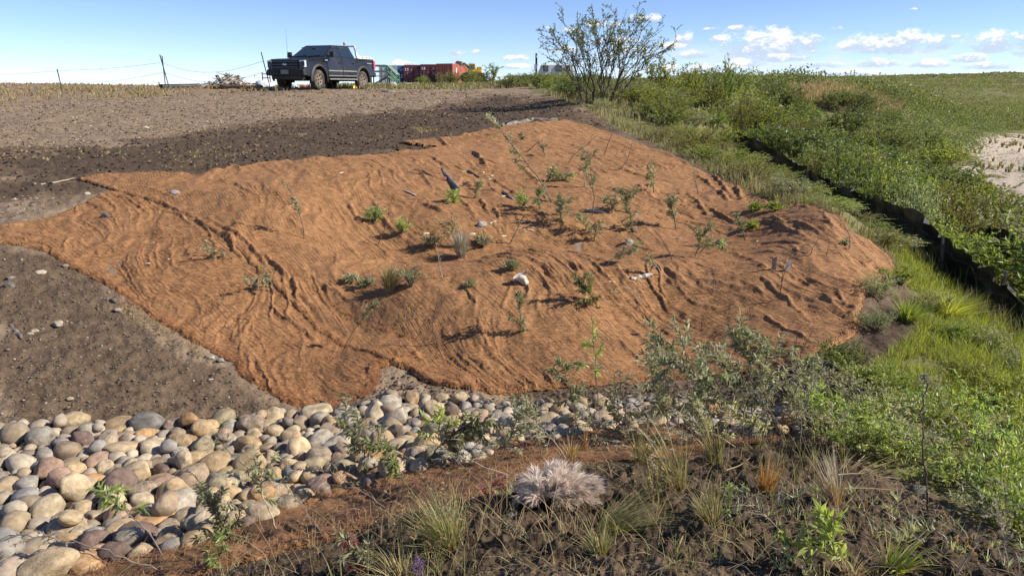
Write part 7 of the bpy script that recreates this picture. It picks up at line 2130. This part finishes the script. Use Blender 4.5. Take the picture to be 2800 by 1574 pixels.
def prints(x, z, n, w, mt='sign_faded'):
    return [('marking', x + (.1 if k % 2 else 0), z - k * .17, w * (1 - .12 * (k % 3)), .06, mt) for k in range(n)]
container('shipping_container', 'pale grey container behind the green stair', cpos(1063, 103), R(10), (.36, .38, .42), 6.06, [('vent_panel', .2, 1.5, .25, 1.2, 'sign_blue'), ('vent_panel', .75, 1.5, .25, 1.2, 'sign_blue')])
container('shipping_container', 'blue container between the grey one and the dark red row', cpos(1096, 106), R(9), (.045, .15, .42), 6.06, [('marking', .3, 2.0, .7, .3, 'sign_pale'), ('marking', .2, 1.15, .3, .55, 'sign_white'), ('marking', .62, 1.15, .3, .55, 'sign_white')])
container('shipping_container', 'dark red container with two emblem panels, left of the dark red row', cpos(1131, 104), R(4), (.15, .035, .035), 6.06, emblem(-.8, 2.0) + [('marking', -.2, 1.95, .2, .35, 'sign_faded'), ('hazard_label', -.8, 1.5, .2, .3, 'label_orange')] + prints(.55, 2.0, 5, .7)) if False else None
M['label_orange'] = plain('orange_label', (.5, .15, .06), .6)
container('shipping_container', 'dark red container with an emblem panel beside the blue one', cpos(1131, 104), R(8), (.15, .035, .035), 6.06, emblem(-.85, 2.0) + [('marking', -.3, 1.9, .22, .35, 'sign_faded'), ('hazard_label', -.85, 1.55, .2, .28, 'label_orange')] + prints(.55, 1.95, 5, .7))
container('shipping_container', 'dark red container with lock rods and faded print, right of the row', cpos(1176, 103), R(7), (.125, .03, .032), 6.06, emblem(-.8, 2.05) + [('hazard_label', -.3, 1.55, .16, .28, 'label_orange'), ('hazard_label', -.3, 1.1, .14, .2, 'sign_white')] + [('marking', .45, 1.5, .22, .35, 'sign_faded'), ('marking', .8, 1.5, .3, .4, 'sign_faded')] + prints(.6, 2.1, 2, .6))
container('shipping_container', 'brown red container with a sunlit salmon side, at the right end of the row', cpos(1216, 101), R(-24), (.38, .11, .07), 6.06, [], [(1.0, 1.75, .22, .6), (1.1, 1.95, .3, .1)])

# ------------------------------------------------------------------ green stair platform
def green_stair():
    p = pt(1040, 233, 62)
    z = float(zt(np.array([p.x]), np.array([62.0]))[0])
    s = 62 / FPX
    root = empty('stair_platform', (p.x, p.y, z)); tag(root, 'green steel stair with handrails and a landing beside the truck tail', 'stair')
    m = plain('green_painted_steel', (.11, .24, .15), .5, var=.15)
    X0, X1, XE = -20 * s, 22 * s, 48 * s      # landing left, landing right, foot of the stair
    H = 25 * s; RH = 26 * s
    for y in (-.55, .55):
        for x in (X0, X1):
            b = MB(); b.box((x, y, (H + RH) / 2), (.09, .09, H + RH)); b.build('post', m, root, smooth=False)
        for k in (.45, 1.0):
            b = MB(); b.box(((X0 + X1) / 2, y, H + RH * k), (X1 - X0 - .09, .09, .13)); b.build('rail', m, root, smooth=False)
            b = MB(); b.tube([(X1 + .06, y, H + RH * k), (XE, y, RH * k + .05)], .075, 4); b.build('rail', m, root, smooth=False)
        b = MB(); b.tube([(X1 + .06, y, H), (XE, y, .08)], .09, 4); b.build('stringer', m, root, smooth=False)
        b = MB(); b.box((XE, y, RH * .52), (.09, .09, RH * 1.04)); b.build('post', m, root, smooth=False)
        b = MB(); b.tube([(X0 + .06, y * .9, .1), (X1 - .08, y * .9, H - .06)], .04, 4); b.build('brace', m, root, smooth=False)
    b = MB(); b.box(((X0 + X1) / 2, 0, H), (X1 - X0 - .1, 1.0, .06)); b.build('landing', M['rodgrey'], root, smooth=False)
    for k in range(4):
        t = (k + .5) / 4
        b = MB(); b.box((X1 + .06 + (XE - X1) * t, 0, H * (1 - t)), (.24, 1.0, .04)); b.build('tread', m, root, smooth=False)
green_stair()

# ------------------------------------------------------------------ yellow loader behind the bushes
def loader():
    p = pt(1290, 232, 84)
    z = float(zt(np.array([p.x]), np.array([84.0]))[0]); s = 84 / FPX
    root = empty('wheel_loader', (p.x, p.y, z)); tag(root, 'yellow wheel loader half hidden behind young willows, dark bucket raised', 'loader')
    y = plain('loader_yellow', (.55, .33, .03), .5, var=.15); dk = M['drift_dark']
    b = MB(); b.box((10 * s, 0, 24 * s), (38 * s, 2.0, 20 * s), 0, .9); bevel_mod(b.build('body', y, root, smooth=False), .08)
    b = MB(); b.box((2 * s, 0, 42 * s), (18 * s, 1.6, 18 * s), 0, .85); cb = b.build('cab', y, root, smooth=False)
    for yy in (-.82, .82):
        b = MB(); b.box((2 * s, yy, 43 * s), (13 * s, .03, 11 * s)); b.build('window', M['carglass'], cb, smooth=False)
    for x in (-12 * s, 22 * s):
        for yy in (-1.0, 1.0):
            b = MB(); b.lathe([(.3, -.2), (.55, -.24), (.62, -.15), (.62, .15), (.55, .24), (.3, .2)], (x, yy, .62), 'y', 22)
            w = b.build('wheel', M['tyre'], root); h = MB(); h.lathe([(.01, 0), (.3, .0), (.32, -.18)], (x, yy + (-.1 if yy < 0 else .1), .62), 'y', 16); h.build('rim', y, w)
    for yy in (-.6, .6):
        b = MB(); b.tube([(0, yy, 34 * s), (-18 * s, yy, 52 * s), (-30 * s, yy, 48 * s)], .12, 6); b.build('lift_arm', dk, root)
    b = MB(); b.prism([(-26 * s, 44 * s), (-24 * s, 56 * s), (-36 * s, 58 * s), (-42 * s, 52 * s), (-34 * s, 50 * s)], -1.1, 1.1); b.build('bucket', dk, root, smooth=False)
    b = MB(); b.box((20 * s, 0, 38 * s), (14 * s, 1.2, 10 * s), 0, .9); b.build('engine_cover', y, root, smooth=False)
loader()

# ------------------------------------------------------------------ white trailer, post and barrier
def trailer():
    p = pt(1510, 233, 58); z = float(zt(np.array([p.x]), np.array([58.0]))[0]); s = 58 / FPX
    root = empty('site_trailer', (p.x, p.y, z)); tag(root, 'white site trailer with a slanted nose half hidden behind the tall willow', 'trailer')
    b = MB(); b.prism([(-40 * s, 14 * s), (-30 * s, 50 * s), (52 * s, 50 * s), (52 * s, 12 * s)], -1.1, 1.1); bevel_mod(b.build('body', M['white_paint'], root, smooth=False), .06)
    for x, w in ((-19, 13), (14, 16), (38, 10)):
        b = MB(); b.box((x * s, -1.11, 40 * s), (w * s, .03, 15 * s)); fr = b.build('window', M['trim'], root, smooth=False)
        b = MB(); b.box((x * s, -1.13, 40 * s), ((w - 2) * s, .03, 13 * s)); b.build('pane', M['carglass'], fr, smooth=False)
    b = MB(); b.box((5 * s, -1.11, 22 * s), (84 * s, .02, 4 * s)); b.build('stripe', M['sign_faded'], root, smooth=False)
    for x in (-4, 30):
        for yy in (-.95, .95):
            b = MB(); b.lathe([(.12, -.1), (.30, -.12), (.34, -.06), (.34, .06), (.30, .12), (.12, .1)], (x * s, yy, .34), 'y', 18); b.build('wheel', M['tyre'], root)
    b = MB(); b.tube([(-40 * s, 0, 14 * s), (-58 * s, 0, 12 * s)], .05, 6); b.build('tow_bar', M['trim'], root)
trailer()
def post_and_gate():
    p = pt(1466, 236, 52); z = float(zt(np.array([p.x]), np.array([52.0]))[0]); s = 52 / FPX
    root = empty('sign_post', (p.x, p.y, z)); tag(root, 'black post with a pale cap and a white plate beside the barrier pole', 'post')
    b = MB(); b.tube([(0, 0, -.2), (0, 0, 69 * s)], 2.6 * s, 8); b.build('post', M['trim'], root)
    b = MB(); b.tube([(0, 0, 69 * s), (0, 0, 80 * s)], 2.7 * s, 8); b.build('cap', M['dust_strip'], root)
    b = MB(); b.hexa(np.array([(-6 * s, -.06, 40 * s), (1 * s, -.06, 40 * s), (1 * s, -.03, 40 * s), (-6 * s, -.03, 40 * s), (-6 * s, -.06, 53 * s), (5 * s, -.06, 53 * s), (5 * s, -.03, 53 * s), (-6 * s, -.03, 53 * s)])); b.build('plate', M['white_paint'], root, smooth=False)
    p = pt(1380, 236, 50); z = float(zt(np.array([p.x]), np.array([50.0]))[0]); s = 50 / FPX
    root = empty('barrier_pole', (p.x, p.y, z)); tag(root, 'long rusty brown barrier pole on yellow posts before the white trailer', 'barrier')
    b = MB(); b.tube([(0, 0, 23 * s), (52 * s, 0, 24 * s)], 1.5 * s, 8); b.tube([(56 * s, 0, 24.5 * s), (125 * s, 0, 26 * s)], 1.5 * s, 8); b.build('bar', plain('rusty_pole', (.16, .06, .045), .7), root)
    yl = plain('yellow_post', (.55, .40, .12), .6)
    for x in (70, 108):
        b = MB(); b.box((x * s, 0, 11 * s), (5 * s, .12, 24 * s)); b.build('post', yl, root, smooth=False)
    b = MB(); b.box((104 * s, -.3, 10 * s), (3.5 * s, .08, 20 * s), 0, .5); o = b.build('marker_cone', M['white_paint'], loc=(p.x, p.y, z), smooth=False)
    tag(o, 'small white marker standing before the barrier post', 'marker')
post_and_gate()
def far_sign():
    p = pt(2240, 242, 63); z = float(zt(np.array([p.x]), np.array([63.0]))[0]); s = 63 / FPX
    root = empty('signpost', (p.x, p.y, z)); tag(root, 'small reddish sign on a pale post on the grassy knoll', 'sign')
    b = MB(); b.box((0, 0, 14 * s), (2 * s, .05, 34 * s)); b.build('post', M['drift'], root, smooth=False)
    b = MB(); b.box((0, -.05, 33 * s), (6 * s, .04, 7 * s)); b.build('board', plain('faded_red_board', (.42, .2, .15), .7), root, smooth=False)
    b = MB(); b.box((-.5 * s, 0, 1.5 * s), (8 * s, .3, 5 * s), 0, .8); tag(b.build('stone', M['drift'], loc=(p.x + .02, p.y - .5, z), smooth=False), 'pale block at the foot of the far sign', 'stone')
far_sign()

# ------------------------------------------------------------------ string fence, pipe, driftwood heap
def zat(x, y):
    return float(zt(np.array([float(x)]), np.array([float(y)]))[0])
def rod(label, u0, v0, u1, v1, Y, dY=0.0, group='dark leaning stakes of the string fence'):
    a = pt(u1, v1, Y); a.z = min(a.z, zat(a.x, Y) - .05) if a.z > zat(a.x, Y) else a.z
    b = pt(u0, v0, Y + dY)
    mb = MB(); mb.tube([a, a.lerp(b, .5), b], 2.6 * Y / FPX * .5, 6)
    return tag(mb.build('fence_stake', M['trim']), label, 'stake', group)
rod('single dark stake leaning left at the far left of the plateau', 156, 189, 170, 246, 37)
rod('taller of two crossed dark stakes, leaning left', 437, 150, 464, 240, 37)
rod('shorter of the two crossed dark stakes, nearly upright', 443, 153, 453, 240, 37.2)
rod('dark stake leaning left right beside the truck nose', 714, 143, 741, 249, 33.5)
rod('short dark stake behind the crossed stakes', 434, 224, 438, 240, 45) 
def string(label, pts, Y0, Y1, r=.0075):
    P0 = [pt(u, v, Y0 + (Y1 - Y0) * i / (len(pts) - 1)) for i, (u, v) in enumerate(pts)]
    c = along(np.array(P0), np.linspace(0, 1, 24))[0]
    for _ in range(3):
        c[1:-1] = (c[:-2] + 2 * c[1:-1] + c[2:]) / 4
    mb = MB(); mb.tube(c, r, 4)
    tag(mb.build('string', M['string']), label, 'string', 'strings between the leaning stakes')
M['string'] = plain('blue_grey_string', (.30, .34, .40), .8)
string('upper string from the left border over the single stake to the crossed stakes', [(-40,204),(60,203),(158,194),(275,189),(360,182),(438,172)], 37, 37)
string('lower string sagging between the single stake and the crossed stakes', [(165,222),(230,225),(300,224),(370,213),(444,199)], 37, 37)
string('upper string sagging from the crossed stakes to the stake by the truck', [(446,173),(500,192),(555,199),(620,196),(680,180),(718,168)], 37, 33.5)
string('lower string from the crossed stakes to the stake by the truck', [(450,200),(500,215),(560,226),(640,222),(700,204),(722,197)], 37, 33.5)
string('faint lowest string near the ground left of the crossed stakes', [(330,236),(390,230),(440,224)], 44, 44)
for u, v, Y, lab in ((276, 189, 37, 'tiny white flag on the string left of the crossed stakes'), (556, 199, 35.4, 'tiny pink flag on the string right of the crossed stakes'), (696, 205, 33.6, 'tiny pink flag near the truck nose')):
    p = pt(u, v, Y); mb = MB(); mb.box((0, 0, -.03), (.05, .012, .07), .3, .6)
    tag(mb.build('flag', M['sign_white'], loc=p, smooth=False), lab, 'flag')

def pipe():
    a = pt(441, 241, 38); b = pt(585, 240, 41)
    za, zb = zat(a.x, a.y), zat(b.x, b.y)
    r = 7 * 38 / FPX
    mb = MB(); mb.tube([(a.x, a.y, za + r * .9), (b.x, b.y, zb + r * .9)], r, 18, cap=False); mb.tube([(b.x, b.y, zb + r * .9), (a.x, a.y, za + r * .9)], r * .8, 18, cap=False)
    tag(mb.build('drain_pipe', M['trim']), 'black pipe roll lying at the foot of the crossed stakes', 'pipe')
    a = pt(575, 244, 37.5); b = pt(716, 246, 36)
    mb = MB()
    q = np.random.default_rng(2); n = 16
    c = np.stack([np.linspace(a.x, b.x, n), np.linspace(a.y, b.y, n), np.array([zat(x, y) for x, y in zip(np.linspace(a.x, b.x, n), np.linspace(a.y, b.y, n))]) + .07], 1)
    mb.tube(c, .12, 10, rad=.12 + .03 * q.normal(0, 1, n)); tag(mb.build('coir_roll', M['coir_dark']), 'brown unrolled coir roll lying before the driftwood heap', 'coir roll')
pipe()
def heap():
    q = np.random.default_rng(12)
    labs = ['grey forked limb sticking up at the left of the driftwood heap', 'dark limb pointing up left over the heap', 'pale limb leaning right on the heap crest', 'long pale log across the heap front',
            'short weathered log at the left end of the heap', 'bleached root stub on the heap', 'dark log at the base of the heap', 'thin pale branch on the right of the heap', 'curled root at the right end of the heap',
            'pale plank lying low at the left of the heap', 'stubby bleached block at the heap left', 'broken grey limb in the middle of the heap', 'bleached branch crossing the middle of the heap', 'dark branch behind the heap crest',
            'pale stub at the heap right', 'grey branch hanging over the heap front', 'short dark stub at the heap left end', 'flat pale slab leaning on the heap']
    segs = [(590,208,612,226,4,'drift_dark'),(618,200,636,214,3,'drift_dark'),(655,206,612,226,4.5,'drift'),(590,231,650,220,5,'drift'),(558,236,592,230,4,'drift'),(600,216,612,224,5,'drift'),
            (575,238,660,234,6,'drift_dark'),(640,216,690,232,3,'drift'),(650,224,672,236,5,'drift'),(548,236,570,228,3.5,'drift'),(565,232,575,238,5,'drift'),(608,222,640,232,4,'bark_grey'),(630,214,655,234,4,'drift'),(596,206,606,222,3,'drift_dark'),
            (672,228,684,238,4,'drift'),(600,232,636,238,4,'bark_grey'),(570,224,576,234,4,'drift_dark'),(615,236,645,228,6,'drift')]
    for lab, (u0, v0, u1, v1, th, mt) in zip(labs, segs):
        Y = q.uniform(38.5, 40.5)
        a = pt(u0, v0, Y); b = pt(u1, v1, Y + q.uniform(-.6, .6))
        n = 7; r = th * Y / FPX * .62
        pts_ = [a.lerp(b, i / (n - 1)) + Vector(q.normal(0, r * .35, 3)) for i in range(n)]
        for p in pts_:
            p.z = max(p.z, zat(p.x, p.y) + r * .6)
        mb = MB(); mb.tube(pts_, r, 7, rad=r * (.7 + .5 * q.random(n)))
        if q.random() < .6:
            d = Vector(q.normal(0, 1, 3)).normalized(); d.z = abs(d.z)
            mb.tube([pts_[3], pts_[3] + d * r * 5], r * .5, 5, r1=r * .25)
        tag(mb.build('driftwood_limb', M[mt]), lab, 'driftwood', 'driftwood heaped left of the truck')
    bm_ = MB()
    for k in range(260):
        u = q.normal(625, 36); t = 1 - min(1, abs(u - 625) / 75)
        v = 240 - q.random() * 32 * t
        Y = q.uniform(38.8, 40.8); a = pt(u, v, Y); d = Vector(q.normal(0, 1, 3)); d.z *= .4; d.normalize()
        b = a + d * q.uniform(.2, .7)
        for p in (a, b):
            p.z = max(p.z, zat(p.x, p.y) + .02)
        bm_.tube([a, b], q.uniform(.015, .05), 5, r1=.012, tint=q.random())
    tag(bm_.build('twig_heap', M['twigs']), 'tangle of twigs and bark in the driftwood heap', 'twigs', kind='stuff')
M['twigs'] = tint_ramp('heap_twigs', [(0, (.16, .13, .10)), (.5, (.40, .34, .27)), (1, (.68, .62, .54))])
heap()
def bundle(name, label, u, v, wpx, hpx, Y, mat, seed, cat):
    p = pt(u, v, Y); z = zat(p.x, p.y); s = Y / FPX
    q = np.random.default_rng(seed)
    vv = ICO3[0] * np.array([wpx * s * .5, wpx * s * .3, hpx * s * .75])
    f = 1 + .22 * fbm(ICO3[0][:, 0] * 1.8 + seed, ICO3[0][:, 1] * 1.8 + ICO3[0][:, 2] * 1.6, 3, seed)
    vv = vv * f[:, None]; vv[:, 2] = np.maximum(vv[:, 2], -.02)
    mb = MB(); mb.add(vv, ICO3[1])
    return tag(mb.build(name, mat, loc=(p.x, p.y, z)), label, cat)
M['tarp_white'] = plain('white_tarp', (.66, .67, .68), .5, var=.1)
M['tarp_yellow'] = plain('yellow_tarp', (.62, .42, .04), .5, var=.15)
M['tarp_orange'] = plain('orange_tarp', (.55, .17, .08), .6, var=.2)
M['tarp_black'] = plain('black_tarp', (.03, .03, .03), .5, var=.3)
bundle('sack', 'big white rounded sack behind the truck nose', 722, 240, 56, 24, 44, M['tarp_white'], 1, 'sack')
bundle('tarp_bundle', 'black bundle between the white sack and the driftwood heap', 698, 240, 40, 16, 43, M['tarp_black'], 2, 'tarp')
bundle('tarp_bundle', 'long flat white sheet lying before the white sack', 716, 243, 74, 8, 37, M['tarp_white'], 3, 'tarp')
bundle('tarp_bundle', 'crumpled white bundle seen under the truck', 806, 240, 20, 12, 39, M['tarp_white'], 4, 'tarp')
bundle('tarp_bundle', 'orange bundle seen under the truck behind the front wheel', 835, 240, 40, 9, 40, M['tarp_orange'], 5, 'tarp')
bundle('tarp_bundle', 'orange bundle under the truck beside the far rear wheel', 872, 240, 22, 10, 40, M['tarp_orange'], 6, 'tarp')
bundle('tarp_bundle', 'yellow tarp lying under the truck before the rear wheel', 955, 240, 46, 10, 39, M['tarp_yellow'], 7, 'tarp')
bundle('tarp_bundle', 'small yellow lump on the yellow tarp', 968, 234, 16, 12, 39.2, M['tarp_yellow'], 8, 'tarp')
bundle('tarp_bundle', 'white plastic heap under the green stair', 1075, 236, 26, 14, 58, M['tarp_white'], 9, 'tarp')
def red_rack():
    p = pt(729, 200, 46); s = 46 / FPX; z = zat(p.x, p.y)
    mb = MB()
    for x in (-12 * s, 8 * s):
        mb.box((x, 0, 19 * s), (2 * s, .06, 38 * s))
    for h in (24, 34):
        mb.box((-2 * s, 0, h * s), (22 * s, .05, 2.4 * s))
    tag(mb.build('red_frame', plain('red_painted_steel', (.28, .03, .04), .5), loc=(p.x, p.y, z), smooth=False), 'small dark red steel frame behind the truck nose', 'rack')
red_rack()
for i, (u, v, w, rz, lab) in enumerate([(1118, 231, 22, .3, 'upper pale board of the small pile before the blue container'), (1116, 235, 18, -.2, 'lower pale board of the small pile before the blue container'), (1098, 238, 12, .5, 'short pale board lying left of the small pile'), (1136, 235, 6, 0, 'pale stone right of the board pile')]):
    p = pt(u, v, 70 + i * .3); z = zat(p.x, p.y); s = 70 / FPX
    mb = MB(); mb.box((0, 0, (5 - 1.6 * min(i, 2)) * s), (w * s, .3, 3 * s), rz); 
    tag(mb.build('board', M['drift'], loc=(p.x, p.y, z), smooth=False), lab, 'board')
bundle('spoil_heap', 'small mound of turned earth beside the wheel track right of the truck', 1063, 246, 40, 9, 33, M['drift_dark'], 15, 'earth mound')
bundle('spoil_heap', 'dark low heap on the ground before the white marker', 1410, 234, 34, 7, 46, M['tarp_black'], 16, 'earth mound')

# ------------------------------------------------------------------ driftwood on the beach
def beach_wood():
    q = np.random.default_rng(44)
    for i, (u, v, w, lab) in enumerate([(2668,432,40,'pale log at the bush edge, largest on the beach'),(2655,444,24,'dark root end beside the largest beach log'),(2690,437,22,'pale log right of the largest beach log'),(2765,392,40,'long dark log at the back of the beach'),
                             (2740,398,26,'pale stick left of the long dark beach log'),(2785,382,34,'pale log furthest back on the beach'),(2705,455,14,'short stick below the largest beach log'),(2660,452,16,'grey stump under the bushes of the beach'),
                             (2730,470,16,'thin stick in the middle of the beach'),(2770,455,18,'thin pale stick right of the beach middle'),(2750,500,16,'thin stick before the beach tufts'),(2790,495,18,'pale stick at the right border of the beach'),(2720,412,18,'grey stick at the bush edge of the beach'),(2780,425,14,'small stick at the right of the beach')]):
        p = P1(u, v); s = p.y / FPX * w * .5
        a = q.uniform(-.5, .5)
        mb = MB(); d = Vector((math.cos(a), math.sin(a) * .8, 0))
        r = max(.03, s * .1)
        mb.tube([p - d * s + Vector((0, 0, r)), p + Vector((0, 0, r * 1.5)), p + d * s + Vector((0, 0, r))], r, 7, r1=r * .6)
        tag(mb.build('beach_driftwood', M['drift_dark' if 'dark' in lab or 'stump' in lab else 'drift']), lab, 'driftwood', 'driftwood strewn on the sandy beach')
beach_wood()
